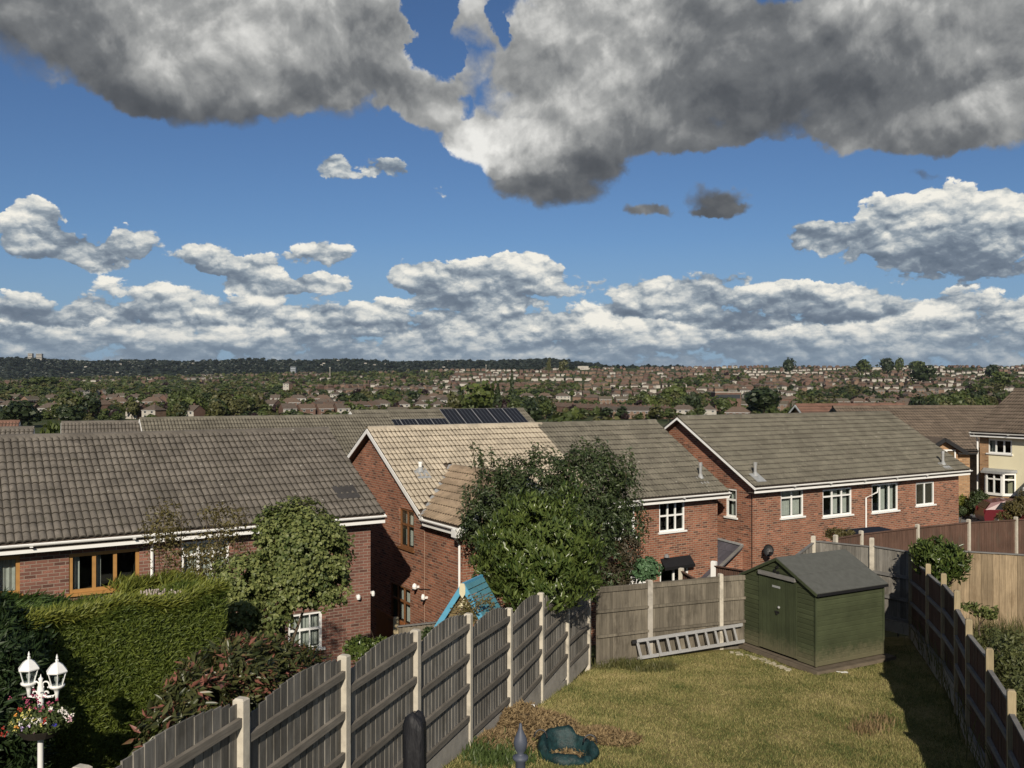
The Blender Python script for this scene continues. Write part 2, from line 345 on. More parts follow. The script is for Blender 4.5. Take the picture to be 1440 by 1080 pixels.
CURT = plain('pale_curtain', (0.55, 0.56, 0.52), 0.9, 0.1, 0.12, 9)
ROOM = plain('dark_room', (0.035, 0.033, 0.03), 0.95, 0.1)
LEAD = plain('grey_lead', (0.30, 0.31, 0.31), 0.6, 0.4, 0.2, 12)
BLACK = plain('black_plastic', (0.012, 0.012, 0.013), 0.5, 0.4, 0.1, 5)
CONC = plain('pale_concrete', (0.50, 0.46, 0.38), 0.9, 0.2, 0.12, 9, dirt=0.45, obj=0.06, bmp=0.004)
CONC2 = plain('grey_concrete', (0.36, 0.335, 0.29), 0.92, 0.2, 0.16, 5, dirt=0.5, obj=0.08, bmp=0.004)
WOODG = woodmat('weathered_grey_wood', (0.176, 0.166, 0.146), 0.34, stain=(0.085, 0.078, 0.064))
WOODB = woodmat('weathered_back_wood', (0.150, 0.132, 0.102), stain=(0.075, 0.065, 0.05))
WOODR = woodmat('red_brown_wood', (0.112, 0.066, 0.048), 0.12, stain=(0.10, 0.075, 0.055))
WOODD = woodmat('dark_brown_wood', (0.085, 0.055, 0.038), 0.15)
WOODT = woodmat('tan_wood', (0.25, 0.19, 0.12), 0.25, 0.3, stain=(0.17, 0.12, 0.07))
RAILT = woodmat('grey_cap_wood', (0.17, 0.165, 0.155), 0.1, 0.25, horiz=True)
RAILG = woodmat('grey_rail_wood', (0.155, 0.140, 0.118), 0.15, 0.3, horiz=True)
POSTW = woodmat('tan_post_wood', (0.33, 0.27, 0.165), 0.15, 0.25)
SHEDG = woodmat('green_shed_board', (0.050, 0.060, 0.030), 0.10, 0.14, horiz=True)
SHEDD = woodmat('green_shed_door', (0.048, 0.059, 0.030), 0.10, 0.16)
def bleached(m, z0, z1):
    """paint worn off the lowest boards, and a scuff on the side"""
    t = m.node_tree; N = NB(t); b = t.nodes['Principled BSDF']; l = b.inputs['Base Color'].links[0].from_socket; p = pos(N); sy = N.node('ShaderNodeSeparateXYZ'); t.links.new(p, sy.inputs[0])
    k = N.mrange(N.m('ADD', sy.outputs[2], N.m('MULTIPLY', N.noise(N.v('MULTIPLY', p, (9, 9, 9)), 1.0, 7, .75), .9)), z1+.56, z0+.60, 0, .34)
    sc = N.m('MULTIPLY', N.mrange(N.v('LENGTH', N.v('MULTIPLY', N.v('SUBTRACT', p, SCUFF), (1.8, 1.8, 4.5))), .2, .75, 1, 0), N.mrange(N.noise(N.v('MULTIPLY', p, (4, 4, 22)), 1.0, 6, .75), .48, .66, 0, .8))
    t.links.new(N.mix(N.m('MAXIMUM', k, sc), l, (.24, .20, .13)), b.inputs['Base Color'])
SCUFF = tuple(P(1190, 888, 21.9))
bleached(SHEDG, -6.45, -6.10); bleached(SHEDD, -6.45, -6.05)
FELT = plain('roofing_felt', (0.094, 0.097, 0.088), 0.95, 0.15, 0.12, 7, bmp=0.004)
ALU = plain('aluminium', (0.52, 0.52, 0.51), 0.42, 0.5, 0.1, 20, metal=0.6)
BARK = woodmat('bark', (0.10, 0.078, 0.055), 0.1, 0.4)
RENDER_ = plain('cream_render', (0.80, 0.74, 0.52), 0.9, 0.2, 0.05, 1.5)
def glassmat():
    m = bpy.data.materials.new('window_glass'); m.use_nodes = True; t = m.node_tree; t.nodes.clear(); N = NB(t)
    o = N.node('ShaderNodeOutputMaterial'); tr = N.node('ShaderNodeBsdfTransparent'); tr.inputs[0].default_value = (0.66, 0.70, 0.69, 1)
    gl = N.node('ShaderNodeBsdfGlossy'); gl.inputs['Roughness'].default_value = 0.02; gl.inputs[0].default_value = (0.8, 0.85, 0.9, 1)
    lw_ = N.node('ShaderNodeLayerWeight'); fa = N.m('MULTIPLY_ADD', N.m('POWER', lw_.outputs['Facing'], 4.0), 0.7, 0.045); mx = N.node('ShaderNodeMixShader')
    t.links.new(fa, mx.inputs[0]); t.links.new(tr.outputs[0], mx.inputs[1]); t.links.new(gl.outputs[0], mx.inputs[2]); t.links.new(mx.outputs[0], o.inputs[0])
    return m
GLASS = glassmat()
PV = plain('solar_cell', (0.009, 0.010, 0.013), 0.30, 0.35, 0.1, 4)

# ------------------------------------------------------------------ terrain
_T = [(-60, -3.2), (0, -3.6), (8, -4.9), (13, -5.9), (18, -6.9), (22, -7.6), (26, -8.3), (45, -8.8), (80, -10), (150, -15), (300, -20.5), (500, -20), (700, -17.5), (1000, -11.5), (1500, 1), (2000, 18), (2600, 45), (3000, 62), (3400, 66), (4000, 60), (5200, 60), (9000, 40)]
_TY = np.array([a for a, b in _T], float); _TZ = np.array([b for a, b in _T], float)
def ss(x, a, b): t = np.clip((x-a)/(b-a), 0, 1); return t*t*(3-2*t)
def zg(x, y):
    x = np.asarray(x, float); y = np.asarray(y, float); r = np.where(y > 60, np.sqrt(x*x*0.35+y*y), y)
    az = np.arctan2(x, np.maximum(y, 30)); z = np.interp(r, _TY, _TZ)
    k = 0.50+0.56*ss(az, -0.5, 0.12); z = np.where(z > -10, -10+(z+10)*(k+(1-k)*ss(-z, -10, 10)), z) if False else np.where(z > 0, z*k, z)
    ridge = 138*np.exp(-((r-4800)/620)**2)*ss(-az, -0.30, -0.02)*(0.97+0.02*np.sin(az*23+1.0)+0.02*np.sin(az*61)+.05*ss(az,-.1,.05))
    far = r > 3000; z = np.where(far, np.maximum(z-(r-3000)*0.012, -10)*1.0, z); z = np.maximum(z, np.where(r > 3300, ridge, -99))
    und = 1.6*np.sin(x/90+1)*np.sin(y/130)+2.5*np.sin(x/310+y/270)
    hill = ss(y, 120, 500)*und
    # the cream house and its drive stand a step higher
    bank = 2.5*ss(x, 14, 20)*ss(y, 27, 36)*(1-ss(y, 62, 90))
    return z+hill+bank
def z1(x, y): return float(zg(x, y))
def grid_mesh(name, xs, ys, zf, mat):
    X, Y = np.meshgrid(xs, ys); Z = zf(X, Y); V = np.stack([X.ravel(), Y.ravel(), Z.ravel()], 1)
    nx, ny = len(xs), len(ys); i = np.arange(nx-1)[None, :]+np.arange(ny-1)[:, None]*nx; i = i.ravel()
    return npmesh(name, V, np.stack([i, i+1, i+nx+1, i+nx], 1), mat, smooth=True)
def ground_mat():
    m, t, N, b = newmat('far_ground', 0.95, 0.1); p = pos(N)
    n = N.noise(p, 0.012, 8, 0.65); n2 = N.noise(p, 0.35, 6, 0.65)
    c = N.ramp(N.m('ADD', N.m('MULTIPLY', n, 0.6), N.m('MULTIPLY', n2, 0.4)), [(0.3, (0.030, 0.042, 0.018)), (0.5, (0.055, 0.068, 0.028)), (0.62, (0.09, 0.085, 0.05)), (0.75, (0.12, 0.11, 0.07))])
    sy = N.node('ShaderNodeSeparateXYZ'); t.links.new(p, sy.inputs[0]); c = N.mix(N.mrange(N.m('ADD', sy.outputs[1], N.m('MULTIPLY', n, 400)), 3400, 3600), c, (.014, .021, .012))  # ridge ground darkened in colour for the cloud shadow on it
    t.links.new(c, b.inputs['Base Color']); bump(N, b, n2, 0.4, 0.1); return m
gx = np.concatenate([-np.geomspace(5200, 42, 70), np.arange(-40, 41, 1.0), np.geomspace(42, 5200, 70)])
gy = np.concatenate([np.arange(-30, 62, 1.0), np.geomspace(64, 8500, 110)])
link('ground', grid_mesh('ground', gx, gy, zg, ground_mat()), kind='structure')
# our lawn: left edge along the left fence, right edge along the right fence
def lf(Y): return -2.4948+(Y-8.4)*0.3328          # x of the left fence at depth Y
def rf(Y): return float(np.interp(Y, [6, 11.3, 13.0, 14.7, 16.4, 18.1, 19.8, 21.5, 23.4], [4.9, 6.49, 7.12, 7.70, 8.22, 8.84, 9.38, 9.82, 10.25]))
def zl(x, y):
    """lawn height"""
    x = np.asarray(x, float); y = np.asarray(y, float); s = np.clip((x-lf(y))/8.4, 0, 1)
    left = np.interp(y, [5, 8.4, 13.9, 17.5, 21.2, 24.5], [-4.1, -4.75, -5.49, -6.05, -6.56, -6.62])
    right = np.interp(y, [5, 8.4, 13, 16, 21, 24.5], [-4.9, -5.5, -6.2, -6.45, -6.52, -6.38])
    return left*(1-s)+right*s+0.02*np.sin(x*2.1+y)*np.sin(y*1.7)
def lawn_mat():
    m, t, N, b = newmat('lawn', 0.95, 0.1); p = pos(N)
    n = N.noise(p, 0.62, 8, 0.66); n2 = N.noise(p, 9, 5, 0.7)
    c = N.ramp(N.m('ADD', N.m('MULTIPLY', n, 0.72), N.m('MULTIPLY', n2, 0.28)), [(0.32, (0.065, 0.072, 0.022)), (0.44, (0.13, 0.12, 0.04)), (0.54, (0.21, 0.175, 0.075)), (0.70, (0.25, 0.20, 0.10))])
    t.links.new(c, b.inputs['Base Color']); bump(N, b, n2, 0.6, 0.03); return m
def build_lawn():
    ys = np.linspace(5.5, 23.6, 120); ss_ = np.linspace(0, 1, 60); V = []; 
    for y in ys:
        # back edge follows the back fence
        x0, x1 = lf(y), rf(y)
        for s in ss_: x = x0+(x1-x0)*s; V.append((x, y, float(zl(x, y))))
    V = np.array(V); nx, ny = 60, 120; i = (np.arange(nx-1)[None, :]+np.arange(ny-1)[:, None]*nx).ravel()
    Fq = np.stack([i, i+1, i+nx+1, i+nx], 1)
    # skirt
    rim = list(range(nx))+[nx*k+nx-1 for k in range(1, ny)]+[nx*(ny-1)+k for k in range(nx-2, -1, -1)]+[nx*k for k in range(ny-2, 0, -1)]
    b0 = len(V); V2 = V[rim].copy(); V2[:, 2] -= 2.2; V = np.vstack([V, V2]); n = len(rim)
    sk = np.array([[rim[(k+1) % n], rim[k], b0+k, b0+(k+1) % n] for k in range(n)])
    link('lawn', npmesh('lawn', V, np.vstack([Fq, sk]), lawn_mat()), kind='structure')
build_lawn()
# ------------------------------------------------------------------ near houses
AL = math.radians(32.2)
TCACHE = {}; EDGES = {}
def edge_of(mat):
    """tile tails and the water channels between rolls are painted dark: shade of the hollows, and dirt"""
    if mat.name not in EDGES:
        EDGES[mat.name] = tilemat(mat.name+'_hollow_shade', {'cleaned_tan_tile': (.085, .066, .045), 'mixed_tan_tile': (.075, .055, .038)}.get(mat.name, (.042, .037, .030)), moss=.2, spotamt=0)
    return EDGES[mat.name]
def tile_mesh(mat, wdt=0.30, ln=0.345, rolls=2):
    """one concrete tile: waved across x, thick tail at y=0, running up to y=ln"""
    key = (mat.name, wdt, ln, rolls)
    if key in TCACHE: return TCACHE[key]
    rw = wdt/rolls; px = []
    for r_ in range(rolls): px += [(r_*rw, .0), (r_*rw+.014, .004), (r_*rw+rw*.30, .027), (r_*rw+rw*.55, .034), (r_*rw+rw*.82, .026), (r_*rw+rw-.010, .004)]
    px.append((wdt, 0)); V = []; Fc = []; nx = len(px)-1; mi = []
    for (x, h) in px: V += [(x, 0, h+0.028), (x, ln*1.06, h-0.004), (x, 0.004, h-0.016)]
    for i in range(nx):
        a, b = 3*i, 3*(i+1); Fc += [(a, b, b+1, a+1), (a+2, b+2, b, a)]; v = i % 6 in (0, 5); mi += [1 if v else 0, 1]  # second slot paints hollow shade on tails and channels
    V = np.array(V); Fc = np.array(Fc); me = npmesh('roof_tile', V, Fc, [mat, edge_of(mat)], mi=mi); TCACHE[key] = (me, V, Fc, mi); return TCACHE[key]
def tile_slope(parent, org, ax, up, nc, nr, mat, cw, gauge, nsingle=0, keep=None, score=None, skip=None, name='tile'):
    """lay nc x nr tiles from org (eave corner) along ax and up the slope `up`; the nsingle nearest are objects of their own"""
    me, V, Fc, mi = tile_mesh(mat, cw, gauge); ax = Vector(ax).normalized(); up = Vector(up).normalized(); n = ax.cross(up)
    M0 = Matrix((ax, up, n)).transposed(); cells = []
    for j in range(nr):
        for i in range(nc):
            o = Vector(org)+ax*(i*cw)+up*(j*gauge)
            if keep and not keep(i*cw+cw/2, j*gauge+gauge/2): continue
            cells.append((o, i, j))
    if nsingle:
        inv = parent.matrix_world if False else None
        cells.sort(key=lambda c: score(c[0]))
    VV = []; FF = []; k = 0
    for q, (o, i, j) in enumerate(cells):
        jit = random.uniform(-0.004, 0.004); tw = random.uniform(-0.006, 0.006)
        if q < nsingle:
            ob = link('tile', me, parent); Mx = M0.to_4x4(); Mx.translation = o+n*(0.012+jit)+ax*jit; ob.matrix_local = Mx @ Matrix.Rotation(tw, 4, 'Z')
        else:
            A = np.array(M0); v = V.copy(); v[:, 2] += 0.012+jit; v[:, 0] += jit+V[:, 1]*tw
            VV.append(v @ A.T+np.array(o)); FF.append(Fc+k); k += len(V)
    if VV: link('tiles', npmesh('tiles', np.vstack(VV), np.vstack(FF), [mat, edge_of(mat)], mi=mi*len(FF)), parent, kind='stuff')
def wall_holes(mb, p0, dx, length, z0, z1, holes, nrm, depth=0.09, m=0, uo=0.0):
    """vertical wall from p0 along unit dx with rectangular openings (s0,s1,za,zb), reveals go inwards (against nrm)"""
    dx = Vector(dx); nrm = Vector(nrm); p0 = Vector(p0)
    S = sorted({0.0, length, *[h[0] for h in holes], *[h[1] for h in holes]}); Zs = sorted({z0, z1, *[h[2] for h in holes], *[h[3] for h in holes]})
    S = [s for s in S if -1e-6 <= s <= length+1e-6]; Zs = [z for z in Zs if z0-1e-6 <= z <= z1+1e-6]
    pt = lambda s, z, d=0: p0+dx*s+Vector((0, 0, z))-nrm*d
    for a, b in zip(S, S[1:]):
        for c, d in zip(Zs, Zs[1:]):
            sm, zm = (a+b)/2, (c+d)/2
            if any(h[0] < sm < h[1] and h[2] < zm < h[3] for h in holes): continue
            mb.face([pt(a, c), pt(b, c), pt(b, d), pt(a, d)], [(a+uo, c), (b+uo, c), (b+uo, d), (a+uo, d)], m)
    for (a, b, c, d) in holes:
        for (s, z, s2, z2) in ((a, c, a, d), (b, d, b, c), (a, d, b, d), (b, c, a, c)):
            mb.face([pt(s, z), pt(s2, z2), pt(s2, z2, depth), pt(s, z, depth)], [(s+uo, z), (s2+uo, z2), (s2+uo+depth, z2), (s+uo+depth, z)], m)
def window(parent, p, dx, nrm, w, h, cols=(1,), rows=((1.0, 1),), mat=None, fr=0.06, sill=True, curtain=(), style='', depth=0.09, name='window', sillw=0.06, **k):
    """p = lower left corner on the wall face. cols: relative light widths. transom: rows=((height share, bars per light),...) from the bottom"""
    mat = mat or WHITE; dx = Vector(dx); nrm = Vector(nrm); up = Vector((0, 0, 1)); p = Vector(p)-nrm*(depth-0.035)
    fm = MB(); B = lambda s0, z0, s1, z1, d0, d1, mb: mb.obox(p+dx*(s0+s1)/2+up*(z0+z1)/2+nrm*(d0+d1)/2, dx*(s1-s0)/2, nrm*(d1-d0)/2, up*(z1-z0)/2)
    B(0, 0, fr, h, -.035, .03, fm); B(w-fr, 0, w, h, -.035, .03, fm); B(fr, 0, w-fr, fr, -.033, .028, fm); B(fr, h-fr, w-fr, h, -.033, .028, fm)
    tot = sum(cols); s = fr; iw = w-2*fr; panes = []
    xs = [fr]
    for c in cols: xs.append(xs[-1]+iw*c/tot)
    for x in xs[1:-1]: B(x-fr*.5, fr, x+fr*.5, h-fr, -.03, .025, fm)
    zz = [fr]; ih = h-2*fr
    for sh, nb in rows: zz.append(zz[-1]+ih*sh)
    for z in zz[1:-1]:
        B(fr, z-fr*.5, w-fr, z+fr*.5, -.028, .024, fm)
    for (x0, x1) in zip(xs, xs[1:]):
        for (z0, z1), (sh, nb) in zip(zip(zz, zz[1:]), rows):
            panes.append((x0, x1, z0, z1))
            for q in range(1, nb):
                x = x0+(x1-x0)*q/nb; B(x-.012, z0, x+.012, z1, -.005, .02, fm)
    o = fm.build(name, mat, parent, **k)
    for (x0, x1, z0, z1) in panes:
        g = MB(); g.face([p+dx*x0+up*z0, p+dx*x1+up*z0, p+dx*x1+up*z1, p+dx*x0+up*z1]); g.build('pane', GLASS, o)
    if sill:
        g = MB(); g.obox(p+dx*w/2-up*.025+nrm*(depth-.035)/2+nrm*.03, dx*(w/2+sillw), nrm*((depth-.035)/2+.035), up*.03); g.build('sill', mat, o)
    for (a, b) in curtain:
        g = MB(); n = max(3, int((b-a)*w/0.05)); 
        for q in range(n):
            s0 = w*(a+(b-a)*q/n); s1 = w*(a+(b-a)*(q+1)/n); d0, d1 = (.13, .17) if q % 2 else (.17, .13)
            g.face([p+dx*s0+up*.05-nrm*d0, p+dx*s1+up*.05-nrm*d1, p+dx*s1+up*(h-.05)-nrm*d1, p+dx*s0+up*(h-.05)-nrm*d0])
        g.build('curtain', CURT, o)
    g = MB()  # the dark room behind the glass
    e = .02; q = [p+dx*e+up*e, p+dx*(w-e)+up*e, p+dx*(w-e)+up*(h-e), p+dx*e+up*(h-e)]; f = [c-nrm*.04 for c in q]; bk = [c-nrm*.9 for c in q]
    g.face(bk)
    for a in range(4): g.face([f[a], f[(a+1) % 4], bk[(a+1) % 4], bk[a]])
    g.build('room', ROOM, o); return o
def pipe(parent, pts, r=0.034, mat=None, name='downpipe', **k):
    m = MB(); m.tube(pts, r, 8); return m.build(name, mat or WHITE, parent, smooth=False, **k)
class House:
    """gable house; C = roof corner (front left, eave), local x along the ridge, y to the back"""
    def __init__(s, name, label, cat, C, al, L, hw, ze, zr, zgr, brick, tiles, ov=0.25, oe=0.35, fascia=None, hole_f=(), hole_g=(), group=None):
        s.al = al; s.bh = .15; s.hw = hw; s.ze, s.zr, s.zgr = ze, zr, zgr; s.L = L; s.ov, s.oe = ov, oe; s.C = Vector((C[0], C[1], 0))
        s.a = Vector((math.cos(al), math.sin(al), 0)); s.b = Vector((-math.sin(al), math.cos(al), 0))
        o = s.C+s.a*ov+s.b*oe; s.o = Vector((o.x, o.y, zgr)); s.Lw = L-2*ov; s.D = 2*(hw-oe)
        s.root = empty(name, s.o, al, label=label, cat=cat, group=group); s.t = (zr-ze)/hw; s.brick = brick
        s.zwt = ze+s.t*oe-0.10-zgr          # wall top under the eave, local
        s.fascia = fascia or WHITE; s.hf = []; s.hg = []; s.tiles = tiles
    def loc(s, w): w = Vector(w)-s.o; return Vector((w.dot(s.a), w.dot(s.b), w.z))
    def hit(s, px, py, plane='f', off=0.0):
        """local point on the front (y=off) or gable (x=off) plane seen at a pixel"""
        r = ray(px, py); n = s.b if plane == 'f' else s.a; t = (s.o.dot(n)+off)/r.dot(n); return s.loc(r*t)
    def rect(s, x0, y0, x1, y1, plane='f', off=0.0):
        xm = (x0+x1)/2; A = s.hit(x0, (y0+y1)/2, plane, off); Bq = s.hit(x1, (y0+y1)/2, plane, off); k = 0 if plane == 'f' else 1
        zt = s.hit(xm, y0, plane, off).z; zb = s.hit(xm, y1, plane, off).z; a, b = sorted((A[k], Bq[k])); return a, b, zb, zt
    def add_window(s, px, plane='f', off=0.0, hole=True, **k):
        a, b, zb, zt = s.rect(*px, plane, off)
        if hole: (s.hf if plane == 'f' else s.hg).append((a, b, zb, zt) if plane == 'f' else (s.D-b, s.D-a, zb, zt))
        if plane == 'f': window(s.root, (a, off, zb), (1, 0, 0), (0, -1, 0), b-a, zt-zb, **k)
        else: window(s.root, (off, b, zb), (0, -1, 0), (-1, 0, 0), b-a, zt-zb, **k)
    def walls(s):
        m = MB(); h = s.zwt; D, L = s.D, s.Lw
        wall_holes(m, (0, 0, 0), (1, 0, 0), L, 0, h, s.hf, (0, -1, 0), uo=0.0)
        wall_holes(m, (0, D, 0), (0, -1, 0), D, 0, h, s.hg, (-1, 0, 0), uo=-D)
        m.face([(L, 0, 0), (L, D, 0), (L, D, h), (L, 0, h)], [(0, 0), (D, 0), (D, h), (0, h)])
        m.face([(L, D, 0), (0, D, 0), (0, D, h), (L, D, h)], [(0, 0), (L, 0), (L, h), (0, h)])
        top = h+s.t*D/2
        m.face([(0, D, h), (0, 0, h), (0, D/2, top)], [(-D, h), (0, h), (-D/2, top)]); m.face([(L, 0, h), (L, D, h), (L, D/2, top)], [(0, h), (D, h), (D/2, top)])
        m.build('wall', s.brick, s.root)
    def zroof(s, y): return s.ze-s.zgr+s.t*(min(y, s.D-y)+s.oe)
    def roof(s, nsingle=0, seams=None, gauge=0.31, back=True, cw=0.30, barge=True, split=None, ridge_mat=None, eave_gutter=True):
        L, D, ov, oe = s.L, s.D, s.ov, s.oe; m = MB(); T = 0.09; z0 = s.ze-s.zgr; zt = s.zr-s.zgr; x0, x1 = -ov, s.Lw+ov
        f = [(x0, -oe, z0-.03), (x1, -oe, z0-.03), (x1, D/2, zt-.03), (x0, D/2, zt-.03)]; bk = [(x1, D+oe, z0-.03), (x0, D+oe, z0-.03), (x0, D/2, zt-.03), (x1, D/2, zt-.03)]
        for q in (f, bk):
            m.face(q); m.face([(p[0], p[1], p[2]-T) for p in q][::-1])
        for x in (x0, x1):
            m.face([(x, -oe, z0-.03), (x, D/2, zt-.03), (x, D/2, zt-.03-T), (x, -oe, z0-.03-T)]); m.face([(x, D+oe, z0-.03), (x, D/2, zt-.03), (x, D/2, zt-.03-T), (x, D+oe, z0-.03-T)])
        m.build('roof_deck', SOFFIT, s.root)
        sl = math.hypot(s.hw, s.zr-s.ze); nr = max(1, round(sl/gauge)); g = sl/nr; nc = max(1, round(L/cw)); c = L/nc
        up = (0, s.hw, s.zr-s.ze); sc = lambda o: (s.o+s.a*o.x+s.b*o.y+Vector((0, 0, o.z))).length
        vis = lambda o: sc(o) if abs((s.o+s.a*o.x+s.b*o.y).x/(s.o+s.a*o.x+s.b*o.y).y) < 0.575 else 999
        if split is None: tile_slope(s.root, (x0, -oe, z0), (1, 0, 0), up, nc, nr, s.tiles, c, g, nsingle, score=vis, keep=seams)
        else:
            xs_, mA, mB = split; k = round((xs_+ov)/c)
            tile_slope(s.root, (x0, -oe, z0), (1, 0, 0), up, k, nr, mA, c, g, nsingle, score=vis, keep=seams)
            tile_slope(s.root, (x0+k*c, -oe, z0), (1, 0, 0), up, nc-k, nr, mB, c, g, 0, score=vis)
        if back: tile_slope(s.root, (x1, D+oe, z0), (-1, 0, 0), (0, -s.hw, s.zr-s.ze), nc, nr, s.tiles, c, g, 0)
        # ridge tiles: half round, one by one
        n = int(L/0.45); rm = MB(); w = 0.12
        ridge_mat = ridge_mat or s.tiles
        prof = [(-.13, -.055), (-.10, .01), (-.05, .045), (0, .055), (.05, .045), (.10, .01), (.13, -.055)]
        for i in range(2):
            pass
        for i in range(6): rm.face([(0, prof[i][0], prof[i][1]), (L/n*1.01, prof[i][0], prof[i][1]-.004), (L/n*1.01, prof[i+1][0], prof[i+1][1]-.004), (0, prof[i+1][0], prof[i+1][1])])
        me = rm.mesh('ridge_tile', ridge_mat); me2 = rm.mesh('ridge_tile', split[1]) if split else None
        for i in range(n): link('ridge_tile', me2 if (split and i*L/n < split[0]+ov) else me, s.root, (x0+i*L/n, D/2, zt+.01+random.uniform(-.006, .006)), (random.uniform(-.03, .03), 0, random.uniform(-.01, .01)))
        # fascia, soffit, gutter
        for yy, sg in ((-oe, -1), (D+oe, 1)):
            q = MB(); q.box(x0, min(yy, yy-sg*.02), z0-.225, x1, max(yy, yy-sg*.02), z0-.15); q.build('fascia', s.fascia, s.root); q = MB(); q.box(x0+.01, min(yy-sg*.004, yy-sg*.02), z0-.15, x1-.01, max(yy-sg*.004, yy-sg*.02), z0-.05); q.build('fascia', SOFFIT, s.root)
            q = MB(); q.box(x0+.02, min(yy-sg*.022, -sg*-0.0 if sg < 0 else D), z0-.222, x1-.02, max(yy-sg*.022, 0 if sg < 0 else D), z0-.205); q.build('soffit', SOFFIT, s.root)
            if eave_gutter:
                q = MB(); n = 6; pr = [(.055*math.cos(math.pi+math.pi*i/n), .055*math.sin(math.pi+math.pi*i/n)) for i in range(n+1)]; yc = yy+sg*.060; zc = z0-.03
                for i in range(n): q.face([(x0, yc+pr[i][0], zc+pr[i][1]), (x1, yc+pr[i][0], zc+pr[i][1]), (x1, yc+pr[i+1][0], zc+pr[i+1][1]), (x0, yc+pr[i+1][0], zc+pr[i+1][1])])
                for x in (x0, x1): q.face([(x, yc+a, zc+b) for a, b in pr])
                for i in range(1, int(L/2)): q.box(x0+2*i-.03, yc-.066, zc-.068, x0+2*i+.03, yc+.066, zc-.055)
                q.build('gutter', s.fascia if s.fascia is not BLACK else BLACK, s.root)
        if barge:
            for x, sg in ((x0, -1), (x1, 1)):
                for (ya, yb) in ((-oe-.02, D/2), (D+oe+.02, D/2)):
                    q = MB(); za = z0-.02; a = Vector((x+sg*.012, ya, za)); b2 = Vector((x+sg*.012, yb, zt-.02)); d = (b2-a)
                    q.face([a, b2, b2-Vector((0, 0, s.bh)), a-Vector((0, 0, s.bh))])
                    q2 = MB(); off = Vector((-sg*.026, 0, 0)); pts = [a, b2, b2-Vector((0, 0, s.bh)), a-Vector((0, 0, s.bh))]
                    q2.face(pts); q2.face([p+off for p in pts][::-1])
                    for i in range(4): q2.face([pts[i], pts[(i+1) % 4], pts[(i+1) % 4]+off, pts[i]+off])
                    q2.build('bargeboard', s.fascia, s.root)
    def vent(s, px, pyt, pyb, r=0.055, mat=None, label=None, flash=True):
        """soil vent pipe on the front slope, foot seen at (px,pyb)"""
        r0 = ray(px, pyb); best = None
        for k in range(400):
            t = 20+k*0.1; w = r0*(t/r0.y); l = s.loc(w)
            if l.z < s.zroof(l.y)+0.03: best = l; break
        if best is None: return
        w = s.o+s.a*best.x+s.b*best.y; h = (pyb-pyt)/F*w.y
        e = MB(); e.tube([(best.x, best.y, best.z-.1), (best.x, best.y, best.z+h)], r, 10); e.tube([(best.x, best.y, best.z+h*.78), (best.x, best.y, best.z+h)], r*1.25, 10)
        o = e.build('vent_pipe', mat or ALU, s.root, label=label)
        if flash:
            f = MB(); u = Vector((0, s.hw, s.zr-s.ze)).normalized(); n = Vector((0, -u.z, u.y)); f.obox(best-u*.12+n*.035, Vector((.22, 0, 0)), u*.25, n*.012); f.lathe([(r*2.2, 0), (r*1.1, .16)], 10, best+n*.01); f.build('flashing', LEAD, o)

# ---- house on the left (long grey-brown roof)
L1 = 16.0
C1 = Vector((-3.23, 23.2, 0))-Vector((math.cos(AL), math.sin(AL), 0))*L1
h1 = House('brick_house', 'long brick house at the left under weathered grey-brown tiles, behind the hedge', 'house', C1, AL, L1, 4.0, -3.20, -1.19, -8.3, BRICK1, TILE1)
h1.add_window((97, 775, 196, 830), cols=(1, 1, 1), mat=OAK, fr=.075, curtain=((.05, .16), (.38, .46)), label='golden oak framed window of three lights')
h1.add_window((-42, 784, 28, 839), cols=(1, 1), mat=OAK, fr=.075, curtain=((.03, .97),), label='golden oak framed window with a pale curtain')
h1.add_window((255, 760, 322, 822), cols=(1, 1, 1), rows=((.72, 1), (.28, 1)), curtain=((.03, .97),), label='white framed window behind thin branches')
h1.add_window((405, 862, 453, 914), cols=(1,), rows=((.55, 3), (.45, 3)), curtain=((.03, .97),), label='white lower window beside the round tree')
h1.bh = .05; h1.walls(); h1.roof(nsingle=300)
a, b, zb, zt = h1.rect(213, 756, 217, 830); pipe(h1.root, [(a, -.38, zt+.15), (a, -.30, zt), (a, -.05, zt-.2), (a, -.05, 0)])
for (x, y, r) in ((502, 839, .055), (522.5, 834, .045)):
    p = h1.hit(x, y); q = MB(); q.lathe([(0, -.07), (r*.8, -.05), (r, 0), (r*.8, .06), (0, .08)], 10, (p.x, -.10, p.z)); q.obox((p.x, -.03, p.z+.02), (.03, 0, 0), (0, .035, 0), (0, 0, .03)); q.build('security_camera', WHITE, h1.root, smooth=False)
# the darker replaced tiles near the verge
u1 = Vector((0, 4.0, 2.06)).normalized()
p = h1.hit(495, 706, 'f', 0.15)
q = MB(); DARKT = tilemat('dark_replaced_tile', (0.055, 0.052, 0.050), moss=0.1, spotamt=0)
n1 = Vector((0, -u1.z, u1.y)); yy = 0.55; q.obox((p.x, yy, h1.zroof(yy)+.06), (.3, 0, 0), u1*.30, n1*.012); q.build('replaced_tile', DARKT, h1.root)

